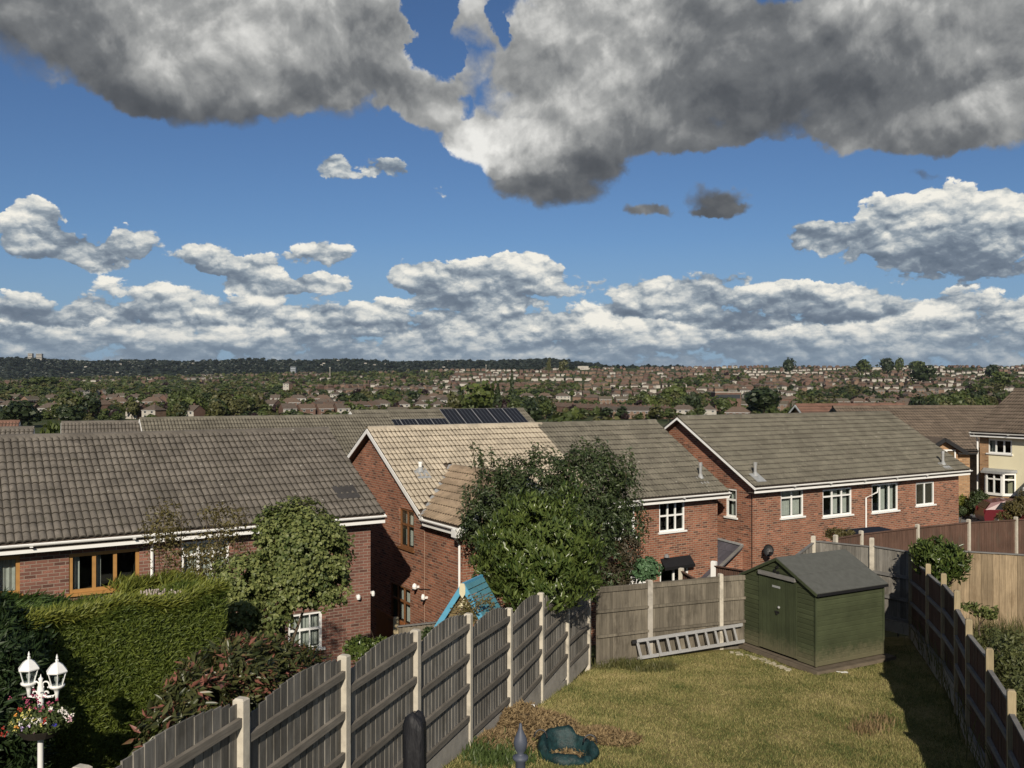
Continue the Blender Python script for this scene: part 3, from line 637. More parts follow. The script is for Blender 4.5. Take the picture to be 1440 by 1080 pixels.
# ---- middle pair of houses
h3 = House('brick_house', 'middle brick house with half its roof cleaned tan and half olive grey', 'house', (-2.57, 26.1), AL, 12.25, 4.0, -3.70, -1.29, -8.5, BRICK, TILE3B)
h3.add_window((562, 716, 582, 771), 'g', cols=(1, 1), rows=((.6, 1), (.4, 1)), mat=BROWNW, fr=.055, sill=True, curtain=((.05, .5),), label='brown stained window high in the gable wall')
h3.add_window((549, 823, 577, 876), 'g', cols=(1, 1, 1), rows=((.6, 1), (.4, 1)), mat=BROWNW, fr=.06, sill=True, curtain=((.1, .9),), label='brown stained window low in the gable wall')
h3.add_window((927, 704, 963, 747), cols=(1, 1, 1), rows=((.52, 1), (.48, 1)), fr=.06, label='white window of six lights')
h3.add_window((846, 713, 893, 757), cols=(1, 1, 1), rows=((.52, 1), (.48, 1)), fr=.06, label='white window half hidden by the dark tree')
h3.add_window((928, 791, 968, 822), cols=(1, 1), fr=.07, sill=False, label='white ground floor window under the black canopy')
h3.walls()
SPL = 6.4
# main front slope is cut where the wing's roof meets it
mW = 2.05   # half width of the wing
def keep3(x, v):
    y = v/math.hypot(4.0, 2.5)*4.0; return not (abs(x-mW) < mW-y*1.0+.06 and y < mW)
h3.roof(nsingle=300, seams=keep3, split=(SPL, TILE3, TILE3B), barge=True)
# wing towards us on the left end
wg = 2.3; t3 = h3.t; z0 = h3.ze-h3.zgr
m = MB(); wx1 = 2*mW-.25-.25; zw = h3.zwt
for q, uv in (([(0, -wg, 0), (0, 0, 0), (0, 0, zw), (0, -wg, zw)][::-1], None), ([(0, -wg, 0), (wx1, -wg, 0), (wx1, -wg, zw), (0, -wg, zw)], None), ([(wx1, -wg, 0), (wx1, 0, 0), (wx1, 0, zw), (wx1, -wg, zw)], None)): m.face(q, uv)
m.face([(0, -wg, zw), (wx1, -wg, zw), (wx1/2, -wg, zw+t3*wx1/2)])
m.build('wing_wall', BRICK, h3.root)
# pale mortar joint between the gable wall and the wing
q = MB(); q.box(-.006, -.012, 0, .004, .012, zw); q.build('wall_joint', plain('joint_mortar', (.42, .30, .22)), h3.root)
def wing_roof(h, half, front, mat, x0=-.25):
    zt = z0+t3*half; xr = x0+half; yf = -front-.30; m = MB()
    for sg in (-1, 1):
        q = [(xr+sg*half, yf, z0-.03), (xr, yf, zt-.03), (xr, half-.35, zt-.03), (xr+sg*half, -.35, z0-.03)]
        m.face(q); m.face([(p[0], p[1], p[2]-.09) for p in q][::-1])
    m.build('wing_roof_deck', SOFFIT, h.root)
    sl = math.hypot(half, t3*half); nr = round(sl/.31); g = sl/nr; ln = half+front-.05; nc = int(ln/.30)
    tile_slope(h.root, (xr-half, half-.35, z0), (0, -1, 0), (half, 0, t3*half), nc, nr, mat, .30, g, 60, score=lambda o: -o.y*0+o.z, keep=lambda x, v: half-.35-x < -.30+(v/sl)*half+.02)
    tile_slope(h.root, (xr+half, yf, z0), (0, 1, 0), (-half, 0, t3*half), nc, nr, mat, .30, g, 0, keep=lambda x, v: yf+x < -.30+(v/sl)*half+.02)
    rm = MB(); prof = [(-.13, -.055), (-.05, .045), (.05, .045), (.13, -.055)]; n = int(ln/.45)
    for i in range(3): rm.face([(prof[i][0], 0, prof[i][1]), (prof[i][0], .46, prof[i][1]), (prof[i+1][0], .46, prof[i+1][1]), (prof[i+1][0], 0, prof[i+1][1])])
    me = rm.mesh('ridge_tile', mat)
    for i in range(n): link('ridge_tile', me, h.root, (xr, yf+.03+i*.45, zt+.015))
    q = MB(); q.box(xr-half-.0, yf, z0-.24, xr-half+.02, -.36, z0-.05); q.build('fascia', WHITE, h.root)
    q = MB(); pr = [(.062*math.cos(math.pi+math.pi*i/6), .062*math.sin(math.pi+math.pi*i/6)) for i in range(7)]; xc = xr-half-.066; zc = z0-.035
    for i in range(6): q.face([(xc+pr[i][0], yf, zc+pr[i][1]), (xc+pr[i][0], -.36, zc+pr[i][1]), (xc+pr[i+1][0], -.36, zc+pr[i+1][1]), (xc+pr[i+1][0], yf, zc+pr[i+1][1])])
    q.face([(xc+a, yf, zc+b) for a, b in pr]); q.build('gutter', WHITE, h.root)
    q = MB(); v = MB(); a = Vector((x0+.0, -.36, z0+.03)); b = Vector((xr, half-.35, zt+.03)); q.beam(a, b, .16, .03); q.build('valley_lead', LEAD, h.root)
    for sg in (-1, 1):
        q = MB(); q.beam((xr+sg*half, yf-.01, z0-.10), (xr, yf-.01, zt-.10), .025, .2, up=(0, 0, 1)); q.build('bargeboard', WHITE, h.root)
wing_roof(h3, mW, wg, TILEW)
pipe(h3.root, [(-.33, -wg-.1, z0-.12), (-.30, -wg-.05, z0-.3), (-.05, -wg+.12, z0-.5), (-.05, -wg+.12, 0)])
q = MB(); q.box(-.42, -wg-.36, z0-.26, -.24, -wg-.1, z0-.06); q.build('gutter_outlet', WHITE, h3.root)
h3.vent(591, 649, 664, mat=WHITE, label='white vent pipe with a dark collar'); h3.vent(985, 650, 673, label='silver vent pipe on the olive grey tiles')
# door, canopy, cameras
a, b, zb, zt = h3.rect(531, 866, 570, 905, 'g'); q = MB(); q.box(-.05, a, zb, -.005, b, zt); d = q.build('door', plain('orange_brown_door', (.26, .10, .035), .5, .4), h3.root)
q = MB(); q.box(-.06, a+.35, zb+.2, -.052, a+.75, zt-.25); q.build('pane', GLASS, d)
a, b, zb, zt = h3.rect(928, 783, 970, 797, 'f'); q = MB()
q.face([(a, -.02, zt), (b, -.02, zt), (b, -.26, zb+.08), (a, -.26, zb+.08)]); q.box(a, -.28, zb-.02, b, -.26, zb+.08); q.build('canopy', BLACK, h3.root)
p = h3.hit(934, 783); q = MB(); q.lathe([(0, 0), (.09, 0), (.08, .08), (.03, .12)], 8, (p.x, -.12, p.z)); q.build('floodlight', plain('dull_metal', (.2, .2, .2), .5, .5), h3.root)
for (x, y, r, nm) in ((589, 824, .075, 'security_light'), (601, 839, .06, 'security_camera')):
    p = h3.hit(x, y, 'g'); q = MB(); q.lathe([(0, -.10), (r*.8, -.07), (r, 0), (r*.7, .07), (0, .10)], 10, (-.14, p.y, p.z)); q.obox((-.06, p.y, p.z-.02), (.06, 0, 0), (0, .03, 0), (0, 0, .03)); o_ = q.build(nm, WHITE, h3.root)
    q = MB(); q.lathe([(0, -.12), (.04, -.11), (.05, -.07), (0, -.05)], 8, (-.18, p.y-.02, p.z)); q.build('lens', BLACK, o_)
p0, p1 = h3.hit(590, 828, 'g'), h3.hit(606, 829, 'g'); q = MB(); q.tube([(-.02, p0.y, p0.z), (-.02, p1.y, p1.z)], .012, 5); q.build('cable', BLACK, h3.root)
a, b, zb, zt = h3.rect(884, 800, 896, 835, 'f'); q = MB(); q.box(a, -.03, zb-.6, b+.35, -.005, zt+.1); q.build('white_door', WHITE, h3.root)

# ---- right brick house
h4 = House('brick_house', 'right brick house with a dark olive roof and white windows, behind the green shed', 'house', (8.58, 32.2), AL, 13.2, 4.0, -3.50, -1.12, -8.7, BRICK, TILE4, ov=.3)
h4.add_window((1021, 687, 1036, 727), 'g', cols=(1,), rows=((.62, 1), (.38, 1)), fr=.07, curtain=((.1, .9),), label='narrow white window in the gable wall')
h4.add_window((1098, 689, 1130, 727), cols=(1, 1), rows=((.76, 1), (.24, 1)), curtain=((.25, .97),), label='white window nearest the gable')
h4.add_window((1157, 687, 1198, 725), cols=(1, 1.1, 1), rows=((.76, 1), (.24, 1)), curtain=((.72, .97), (.4, .62)), label='white window of three lights')
h4.add_window((1226, 680, 1263, 719), cols=(1, 1.2, 1), rows=((1.0, 1),), curtain=((.72, .97), (.4, .66)), label='white window right of the downpipe')
h4.add_window((1288, 678, 1314, 710), cols=(1, 1), curtain=(), label='white window near the right corner')
h4.bh = .09; h4.walls(); h4.roof(nsingle=300)
a, b, zb, zt = h4.rect(1216, 690, 1220, 750); pipe(h4.root, [(a+.25, -.42, z0+.0), (a+.25, -.40, z0-.18), (a, -.06, z0-.42), (a, -.06, 0)])
h4.vent(1062, 650, 670, label='silver vent pipe near the gable verge'); h4.vent(1326, 634, 654, label='silver vent pipe near the right verge')
# satellite dish
p = h4.hit(1070, 772); q = MB(); c = Vector((p.x, -.35, p.z)); ax = Vector((-.55, -.8, .25)).normalized(); x_ = ax.cross(Vector((0, 0, 1))).normalized(); y_ = x_.cross(ax); pr = []
for r, d in ((0, 0), (.08, .006), (.16, .025), (.22, .05)):
    pr.append([c+(x_*math.cos(k*math.pi/6)*.85+y_*math.sin(k*math.pi/6))*r+ax*d for k in range(12)])
for A_, B_ in zip(pr, pr[1:]):
    for k in range(12): q.face([A_[k], A_[(k+1) % 12], B_[(k+1) % 12], B_[k]])
dish = q.build('satellite_dish', BLACK, h4.root)
q = MB(); q.tube([c, c+Vector((0, .2, -.15)), (p.x, -.03, p.z-.3)], .025, 6); q.tube([c-y_*.19, c+ax*.34-y_*.12], .012, 5); q.obox(c+ax*.34-y_*.12, (.05, 0, 0), (0, .05, 0), (0, 0, .04)); q.build('bracket', BLACK, dish)
q = MB(); q.box(-.012, .055, 0, -.002, .075, h4.zwt); q.build('wall_joint', BLACK, h4.root)

# ---- lean-to with a slate roof between the middle and right houses
lt = empty('lean_to', (0, 0, 0), 0, label='small lean-to with a purple-grey slate roof between the two right-hand brick houses', cat='lean-to')
def lw(px, py, off): r = ray(px, py); n = h4.a; return r*((h4.o.dot(n)-off)/r.dot(n))
A = lw(1002, 757, .03); B_ = lw(1044.5, 768, .03); dn = Vector((0, 0, -1.45)); out = -h4.a*2.5
SLATE = tilemat('purple_slate', (.085, .08, .095), moss=.1, spotamt=.0)
q = MB(); r0, r1, r2, r3 = A, B_, B_+out+dn, A+out+dn
q.face([r0, r1, r2, r3]); q.face([p-Vector((0, 0, .08)) for p in (r0, r1, r2, r3)][::-1]); q.face([r1, r2, r2-Vector((0, 0, .08)), r1-Vector((0, 0, .08))]); q.face([r2, r3, r3-Vector((0, 0, .08)), r2-Vector((0, 0, .08))]); q.build('roof', SLATE, lt)
for i in range(6):
    for j in range(7):
        f0, f1 = j/7, (j+1)/7; g0, g1 = i/6, (i+1)/6
        if i % 2: f0 -= .07; f1 -= .07
        f0, f1 = max(0, f0), min(1, f1); L_ = lambda f, g: A.lerp(B_, f).lerp((A+out+dn).lerp(B_+out+dn, f), g)+Vector((0, 0, .02-.0*g))
        q = MB(); p_ = [L_(f0+.004, g0), L_(f1-.004, g0), L_(f1-.004, g1)+Vector((0, 0, .012)), L_(f0+.004, g1)+Vector((0, 0, .012))]; q.face(p_); q.face([p_[2], p_[3], p_[3]-Vector((0, 0, .02)), p_[2]-Vector((0, 0, .02))]); q.build('slate', SLATE, lt)
q = MB(); q.beam(A+Vector((0, 0, .05))+out*.01, B_+Vector((0, 0, .05))+out*.01, .14, .05); q.build('flashing', LEAD, lt)
q = MB(); q.beam(B_+Vector((0, 0, .04)), B_+out+dn+Vector((0, 0, .04)), .09, .06); q.build('verge_board', RAILT, lt)
q = MB(); q.beam(A+out+dn+Vector((0, 0, -.08)), B_+out+dn+Vector((0, 0, -.08)), .12, .12); q.build('gutter', WHITE, lt)
q = MB(); base = -8.7
for (u_, v_) in ((A+out*.93+dn, B_+out*.93+dn), (B_+out*.93+dn, B_)): q.face([Vector((u_.x, u_.y, base)), Vector((v_.x, v_.y, base)), Vector((v_.x, v_.y, v_.z-.12)), Vector((u_.x, u_.y, u_.z-.12))])
q.build('wall', BRICK, lt)

# ---- second row of roofs
def backhouse(name, label, x, y, Y, al, L, hw, rise, tiles, brick=BUFF, anchor='l', zgr=-9.3, gauge=.345, fascia=WHITE, **k):
    """gable house whose ridge end (left or right) is seen at x,y and depth Y"""
    p = P(x, y, Y); a = Vector((math.cos(al), math.sin(al), 0)); b = Vector((-math.sin(al), math.cos(al), 0)); c = p-b*hw
    if anchor == 'r': c -= a*L
    h = House(name, label, 'house', (c.x, c.y), al, L, hw, p.z-rise, p.z, zgr, brick, tiles, fascia=fascia); h.walls(); h.roof(gauge=gauge, back=False, **k); return h
hs = backhouse('brick_house', 'buff brick house with two rows of solar panels on its roof, behind the middle house', 492.5, 578, 50.5, AL*.97, 11.3, 4.0, 2.3, TILE3B, split=None)
def panels(h, n, x0, v0, pw, ph, gap=.03):
    u = Vector((0, h.hw, h.zr-h.ze)).normalized(); nn_ = Vector((0, -u.z, u.y))
    for i in range(n):
        q = MB(); c = Vector((x0+i*(pw+gap)+pw/2, -h.oe, h.ze-h.zgr))+u*(v0+ph/2)+nn_*.13
        q.obox(c, (pw/2, 0, 0), u*ph/2, nn_*.02); o_ = q.build('solar_panel', ALU, h.root)
        q = MB(); q.obox(c+nn_*.022, (pw/2-.018, 0, 0), u*(ph/2-.018), nn_*.003); q.build('glass_face', PV, o_)
        q = MB(); 
        for s_ in (-.33, 0, .33): q.obox(c+nn_*.0265+Vector((s_*pw*.75, 0, 0)), (.006, 0, 0), u*(ph/2-.02), nn_*.0008)
        q.build('cell_line', ALU, o_)
panels(hs, 5, 5.15, 2.78, 1.03, 1.68); panels(hs, 5, .30, 1.75, .93, 1.68)
hb = backhouse('brick_house', 'long house behind the left roof, showing only a strip of brown pantiles', 196, 588.5, 42, AL*.90, 12.2, 4.0, 2.2, TILE3B)
hb2 = backhouse('brick_house', 'house with a grey-brown roof end seen left of the pantiled strip', 86, 594, 41, AL*.8, 6.2, 3.6, 2.0, TILE1)
hb3 = backhouse('brick_house', 'house at the left edge with its right gable end just above the near ridge', 48, 601.5, 33, AL*.8, 8, 3.2, 1.8, TILE1, anchor='r')
hb4 = backhouse('brick_house', 'farthest roof at the left edge, red-brown with a short gable', 28, 592, 48, AL*.7, 9, 3.6, 2.0, TILER, anchor='r')
hr = backhouse('brick_house', 'red-brown tiled house just behind the ridge of the right brick house', 1118, 568.5, 62, R(8), 8.0, 4.0, 2.3, TILER, zgr=-9.5)
# brown roofed house with the small black gable
h5 = House('brick_house', 'orange brick house with a small black-edged gable, left of the cream house', 'house', (17.05, 44.0), R(1), 5.5, 4.2, -2.98, -.98, -6.6, BUFF, TILEB, fascia=BLACK, ov=.2)
h5.walls(); h5.roof(gauge=.32, back=False, nsingle=0)
hr2 = backhouse('brick_house', 'brown tiled roof seen over the orange brick house', 1238, 571, 57, R(-3), 11.5, 4.4, 2.4, TILEB, zgr=-8, fascia=BLACK)
def small_gable(h, cx, half, proj, zt, win=True):
    x0 = cx-half; m = MB(); zb = zt-half*.62; y0 = -proj
    m.face([(x0+.1, y0, 0), (cx+half-.1, y0, 0), (cx+half-.1, y0, zb-.05), (x0+.1, y0, zb-.05)]); m.face([(x0+.1, y0, zb-.05), (cx+half-.1, y0, zb-.05), (cx, y0, zt-.1)])
    m.face([(x0+.1, 0, 0), (x0+.1, y0, 0), (x0+.1, y0, zb), (x0+.1, 0, zb)]); m.face([(cx+half-.1, y0, 0), (cx+half-.1, 0, 0), (cx+half-.1, 0, zb), (cx+half-.1, y0, zb)]); m.build('gable_wall', h.brick, h.root)
    yr = (zt-(h.ze-h.zgr))/h.t-h.oe
    for sg in (-1, 1):
        q = MB(); f = [(cx+sg*(half+.2), y0-.3, zb-.1), (cx, y0-.3, zt+.02), (cx, yr, zt+.02), (cx+sg*(half+.2), max(-.3, yr-half/h.t*.62), zb-.1)]; q.face(f); q.face([(p[0], p[1], p[2]-.1) for p in f][::-1]); q.build('gable_roof', TILEB, h.root)
        q = MB(); q.beam((cx+sg*(half+.22), y0-.32, zb-.2), (cx, y0-.32, zt-.06), .04, .17); q.build('bargeboard', BLACK, h.root)
    if win: window(h.root, (cx-.62, y0-.0, zb-1.02), (1, 0, 0), (0, -1, 0), 1.24, 1.0, cols=(1, 1, 1), depth=.0, label='white window under the small black gable')
p = h5.hit(1325, 616, 'f', -.9); small_gable(h5, p.x, .85, .9, p.z)
# cream rendered house
al6 = math.atan2(-.87, .49); C6 = P(1364, 606, 45)
h6 = House('rendered_house', 'cream rendered house with white windows at the right edge, above the red car', 'house', tuple(C6.xy), al6, 9.0, 3.7, -2.15, -.05, -6.2, RENDER_, TILEB, ov=.3)
h6.add_window((1389, 618, 1423, 638), cols=(1, 1.2, 1), curtain=((.04, .25),), fr=.07, label='white upper window with three tall lights')
h6.walls(); h6.roof(gauge=.32, back=False)
a, b, zb, zt = h6.rect(1386, 664, 1428, 694)
# bay window: three angled faces under a lead roof
bw = b-a; D_ = .45; pts = [(a, 0), (a+.35, -D_), (b-.35, -D_), (b, 0)]
for i in range(3):
    p, q_ = Vector((*pts[i], 0)), Vector((*pts[i+1], 0)); dx = (q_-p).normalized(); n_ = Vector((dx.y, -dx.x, 0)); window(h6.root, p+Vector((0, 0, zb)), dx, n_, (q_-p).length, zt-zb, cols=(1,) if i != 1 else (1, 1), rows=((.74, 1), (.26, 1)), depth=0, fr=.07, sillw=.02, label='white bay window light' if i == 1 else None)
q = MB(); q.face([(x, y, zt+.02) for x, y in pts]); q.face([(a-.1, -.01, zt+.16), (b+.1, -.01, zt+.16), (b-.2, -D_-.15, zt+.06), (a+.2, -D_-.15, zt+.06)]); q.box(a+.15, -D_-.17, zt-.04, b-.15, -D_-.15, zt+.07)
q.face([(a-.1, -.01, zt+.16), (a+.2, -D_-.15, zt+.06), (a-.1, -.01, zt+.02)]); q.face([(b+.1, -.01, zt+.16), (b-.2, -D_-.15, zt+.06), (b+.1, -.01, zt+.02)]); q.build('bay_roof', LEAD, h6.root)
q = MB(); q.face([(x, y, zb-.05) for x, y in pts]); 
for i in range(3): q.face([(*pts[i], 0), (*pts[i+1], 0), (*pts[i+1], zb-.05), (*pts[i], zb-.05)])
q.build('bay_base', BUFF, h6.root)
q = MB(); q.box(-.01, -.012, 0, .45, -.004, h6.zwt); q.build('quoin', BUFF, h6.root)
p = h6.hit(1376, 620); pipe(h6.root, [(p.x, -.40, h6.ze-h6.zgr-.06), (p.x, -.08, h6.ze-h6.zgr-.35), (p.x, -.08, 0)], r=.045)
p = h6.hit(1428, 666); p.x += 1.3; q = MB(); q.face([(p.x, -.02, p.z+.5), (p.x+3, -.02, p.z+.5), (p.x+3, -1.5, p.z-.45), (p.x, -1.5, p.z-.45)]); q.face([(p.x, -.02, p.z+.4), (p.x+3, -.02, p.z+.4), (p.x+3, -1.5, p.z-.55), (p.x, -1.5, p.z-.55)][::-1]); q.build('porch_roof', TILEB, h6.root)
q = MB(); q.box(p.x, -1.55, p.z-.6, p.x+3, -1.5, p.z-.45); q.build('porch_gutter', WHITE, h6.root)
q = MB(); q.box(p.x+.2, -1.3, 0, p.x+3, -.02, p.z-.5); q.build('porch_wall', BUFF, h6.root)
# ------------------------------------------------------------------ fences
UB = {}
def unit_box(mat):
    if mat.name not in UB:
        m = MB(); m.box(0, 0, 0, 1, 1, 1); UB[mat.name] = m.mesh('unit_'+mat.name, mat)
    return UB[mat.name]
def feather(mat):
    k = 'f'+mat.name
    if k not in UB:
        m = MB(); p = [(0, 0, 0), (1.12, 0.0, 0), (1.12, .55, 0), (0, 1.0, 0)]
        b = [(x, y-1, 0) for x, y, z in p]; t = [(x, y-1, 1) for x, y, z in p]
        m.face(b[::-1]); m.face(t)
        for i in range(4): m.face([b[i], b[(i+1) % 4], t[(i+1) % 4], t[i]])
        UB[k] = m.mesh('feather_'+mat.name, mat)
    return UB[k]
def place(name, me, parent, o, x, y, z, **k):
    """unit mesh o + x,y,z axis vectors (world space, parent at origin)"""
    ob = link(name, me, parent, **k); M = Matrix((Vector(x), Vector(y), Vector(z))).transposed().to_4x4(); M.translation = Vector(o); ob.matrix_local = M; return ob
def post(parent, x, y, zt, zb, mat, w=.10, d=.10, dirv=(1, 0), name='post', cap='flat'):
    dv = Vector((*dirv, 0)).normalized(); nv = Vector((dv.y, -dv.x, 0)); m = MB(); c = Vector((x, y, 0))
    h = zt-zb; e = .018
    m.obox(c+Vector((0, 0, (zt+zb)/2-e/2)), dv*w/2, nv*d/2, Vector((0, 0, h/2-e/2)))
    if cap == 'flat':
        a = [c+dv*w/2*i+nv*d/2*j+Vector((0, 0, zt-e)) for i, j in ((-1, -1), (1, -1), (1, 1), (-1, 1))]; b = [c+dv*(w/2-e)*i+nv*(d/2-e)*j+Vector((0, 0, zt)) for i, j in ((-1, -1), (1, -1), (1, 1), (-1, 1))]
        for i in range(4): m.face([a[i], a[(i+1) % 4], b[(i+1) % 4], b[i]])
        m.face(b)
    return m.build(name, mat, parent)
def panel(parent, p0, p1, zt0, zt1, hgt, nb, mat, rmat, face, arch=0.0, rails=(), gravel=0.30, gmat=None, rw=.05, rd=.045, cap=False, gap=.05, boards_front=False):
    """fence panel between post centres; face = unit vector towards the side that shows the rails"""
    p0 = Vector((*p0, 0)); p1 = Vector((*p1, 0)); d = (p1-p0).normalized(); p0 = p0+d*gap; p1 = p1-d*gap; L = (p1-p0).length; f = Vector((*face, 0)); up = Vector((0, 0, 1)); w = L/nb
    me = feather(mat)
    for i in range(nb):
        t = (i+.5)/nb; zt = zt0+(zt1-zt0)*t+arch*(1-(2*t-1)**2)+random.uniform(-.004, .004); zb = zt0+(zt1-zt0)*t-hgt; o = p0+d*(w*i)
        s = f*(.020 if not boards_front else .030)
        lean = d*random.uniform(-.006, .006)
        place('board', me, parent, o+Vector((0, 0, zb))+f*random.uniform(-.002, .002), d*w, s, up*(zt-zb)+lean)
    slope = (zt1-zt0)
    for r in rails:
        a = p0+Vector((0, 0, zt0-hgt*r)); b = p1+Vector((0, 0, zt1-hgt*r)); m = MB(); m.beam(a+f*(rd/2+.002), b+f*(rd/2+.002), rd, rw*1.6); m.build('rail', rmat, parent)
    if cap:
        m = MB(); m.beam(p0+Vector((0, 0, zt0+.012)), p1+Vector((0, 0, zt1+.012)), .07, .03); m.build('cap_rail', rmat, parent)
    if gravel:
        m = MB(); a = p0+Vector((0, 0, zt0-hgt-gravel/2-.01)); b = p1+Vector((0, 0, zt1-hgt-gravel/2-.01)); m.beam(a, b, .05, gravel); m.build('gravel_board', gmat or CONC2, parent)
# left fence, arched panels stepping down the slope
fl = empty('garden_fence', (0, 0, 0), label='grey arched-panel fence with pale concrete posts down the left of the lawn', cat='fence')
ZP = {-1: -2.72, 0: -2.85, 1: -2.99, 2: -3.19, 3: -3.43, 4: -3.79, 5: -3.935, 6: -4.12, 7: -4.44}
def lpost(k): Y = 8.4*(1+.218*k); return (lf(Y), Y)
FN = (.949, -.316); FD = (.316, .949)
for k in range(-2, 8):
    x, y = lpost(k) if k > -2 else (lpost(-1)[0]-.61, lpost(-1)[1]-1.83)
    zt = ZP.get(k, -2.6); zb = float(zl(x+.1, y))-.5; post(fl, x, y, zt, min(zb, zt-2.3), CONC, .10, .115, FD)
for k in range(-2, 7):
    a = lpost(k) if k > -2 else (lpost(-1)[0]-.61, lpost(-1)[1]-1.83); b = lpost(k+1); za = ZP.get(k, -2.6)-.27; zb = ZP[k+1]-.04
    if k == 3: za -= .03
    if k == 6: zb = ZP[7]-.05
    dz = za-zb; m_ = (za+zb)/2; za, zb = m_+dz*.30, m_-dz*.30+0
    hgt = 1.62 if k < 5 else 1.58
    panel(fl, a, b, za, zb, hgt, 15, WOODG, RAILG, FN, arch=.15, rails=(.09, .37, .65, .95), gravel=.34)
# second gravel board course under the uphill panels
for k in range(-1, 6):
    a = Vector((*lpost(k), 0)); b = Vector((*lpost(k+1), 0)); za = float(zl(a.x+.1, a.y)); zb = float(zl(b.x+.1, b.y)); m = MB(); m.beam(a+Vector((0, 0, za-.1)), b+Vector((0, 0, zb-.1)), .045, .45); m.build('gravel_board', CONC2, fl)
# back fence with level rails on our side
fb = empty('garden_fence', (0, 0, 0), label='low weathered back fence with the ladder lying along it', cat='fence')
BP = [(1.95, 21.45, -4.62), (3.37, 22.35, -4.70), (5.22, 22.82, -4.64), (7.10, 23.25, -4.60)]
for i, (x, y, zt) in enumerate(BP):
    if i: post(fb, x, y, zt, -7.2, CONC if i == 2 else CONC2, .13 if i == 1 else .10, .12, (.96, .28))
for i in range(3):
    a, b = BP[i], BP[i+1]; d = (Vector(b[:2])-Vector(a[:2])).normalized(); panel(fb, a[:2], b[:2], a[2]-.10, b[2]-.10, 1.83, 16, WOODB, WOODB, (d.y, -d.x), rails=(.30, .62, .97), gravel=.15, cap=True, rw=.04)
for i in range(3):
    a, b = BP[i], BP[i+1]; d = (Vector(b[:2])-Vector(a[:2])).normalized(); f = Vector((d.y, -d.x, 0)); m = MB(); m.beam(Vector((*a[:2], a[2]-.15))+f*.02, Vector((*b[:2], b[2]-.15))+f*.02, .03, .09); m.build('rail', WOODB, fb)
# taller fence behind the shed
fs = empty('garden_fence', (0, 0, 0), label='taller grey fence in the corner behind the green shed', cat='fence')
SP = [(8.27, 25.0, -4.05), (9.45, 24.1, -3.98), (10.35, 23.45, -4.02)]
SP[1] = (*P(1226, 756, 24.2).xy, -3.97); SP[2] = (*P(1281, 768, 23.4).xy, -4.05)
for i, (x, y, zt) in enumerate(SP): post(fs, x, y, zt, -7.2, CONC if i < 2 else POSTW, .12, .12, (.93, -.37))
for i in range(2):
    a, b = SP[i], SP[i+1]; d = (Vector(b[:2])-Vector(a[:2])).normalized(); panel(fs, a[:2], b[:2], -4.20, -4.22, 1.83, 12, WOODG, RAILT, (d.y, -d.x), rails=(.36, .68, .97), gravel=.3, cap=True)
a = BP[3]; b = SP[0]; d = (Vector(b[:2])-Vector(a[:2])).normalized(); panel(fs, a[:2], b[:2], -4.4, -4.25, 1.83, 14, WOODG, RAILT, (d.y, -d.x), rails=(.36, .68, .97), gravel=.3, cap=True)
# right fence, seen from its shaded side
fr = empty('garden_fence', (0, 0, 0), label='dark brown fence along the right of the lawn, shaded side with pale rails', cat='fence')
RY = [23.4, 21.5, 19.8, 18.1, 16.4, 14.7, 13.0, 11.3, 9.6]; RT = [-4.05, -4.14, -4.02, -4.01, -4.15, -4.19, -4.30, -4.40, -4.5]
for i, (y, zt) in enumerate(zip(RY, RT)):
    if i: post(fr, rf(y) if y > 11 else rf(y), y, zt, -7.2, POSTW, .11, .11, (.35, .94))
for i in range(8):
    a = (rf(RY[i+1]), RY[i+1]); b = (rf(RY[i]), RY[i]); d = (Vector(b)-Vector(a)).normalized(); zt = min(RT[i], RT[i+1])-.20 if i else -4.36
    panel(fr, a, b, zt-.0, zt-.05, 1.75, 14, WOODR if i != 2 else WOODD, RAILT, (-d.y, d.x), rails=(.30, .62, .95), gravel=.42, cap=True, rd=.05, rw=.045)
# neighbour's tan fence beyond, carrying on from the corner
ft = empty('garden_fence', (0, 0, 0), label='new tan featheredge fence at the right edge, below the red-brown one', cat='fence')
TP = [(*SP[2][:2], -4.2)]; dd = Vector((.955, -.297)); c = Vector(SP[2][:2])
for i in range(1, 5): TP.append((c.x+dd.x*1.9*i, c.y+dd.y*1.9*i, -4.2))
for i in range(4):
    a, b = TP[i], TP[i+1]; za = -4.12-.02*i; panel(ft, a[:2], b[:2], za, za-.02, 2.1, 14, WOODT, RAILT, (-.297, -.955), rails=(), gravel=0, cap=True, gap=.0, boards_front=True)
# red-brown fence higher up
f2 = empty('garden_fence', (0, 0, 0), label='red-brown fence with thin concrete posts in front of the right brick house', cat='fence')
RP = [(1175, 752, 25.6), (1211, 746, 26.4), (1290, 737, 27.6), (1362, 730, 28.8), (1428.5, 726.5, 30.0), (1500, 723, 31.2)]; RP = [P(*q) for q in RP]
for i, q in enumerate(RP): post(f2, q.x, q.y, q.z, -8.5, CONC, .09, .10, (.88, .47))
for i in range(len(RP)-1):
    a, b = RP[i], RP[i+1]; d = (b-a).normalized(); panel(f2, a.xy, b.xy, a.z-.12, b.z-.12, 1.85, max(8, int((b-a).length/.125)), WOODR, WOODR, (d.y, -d.x), rails=(), gravel=.9, cap=True)
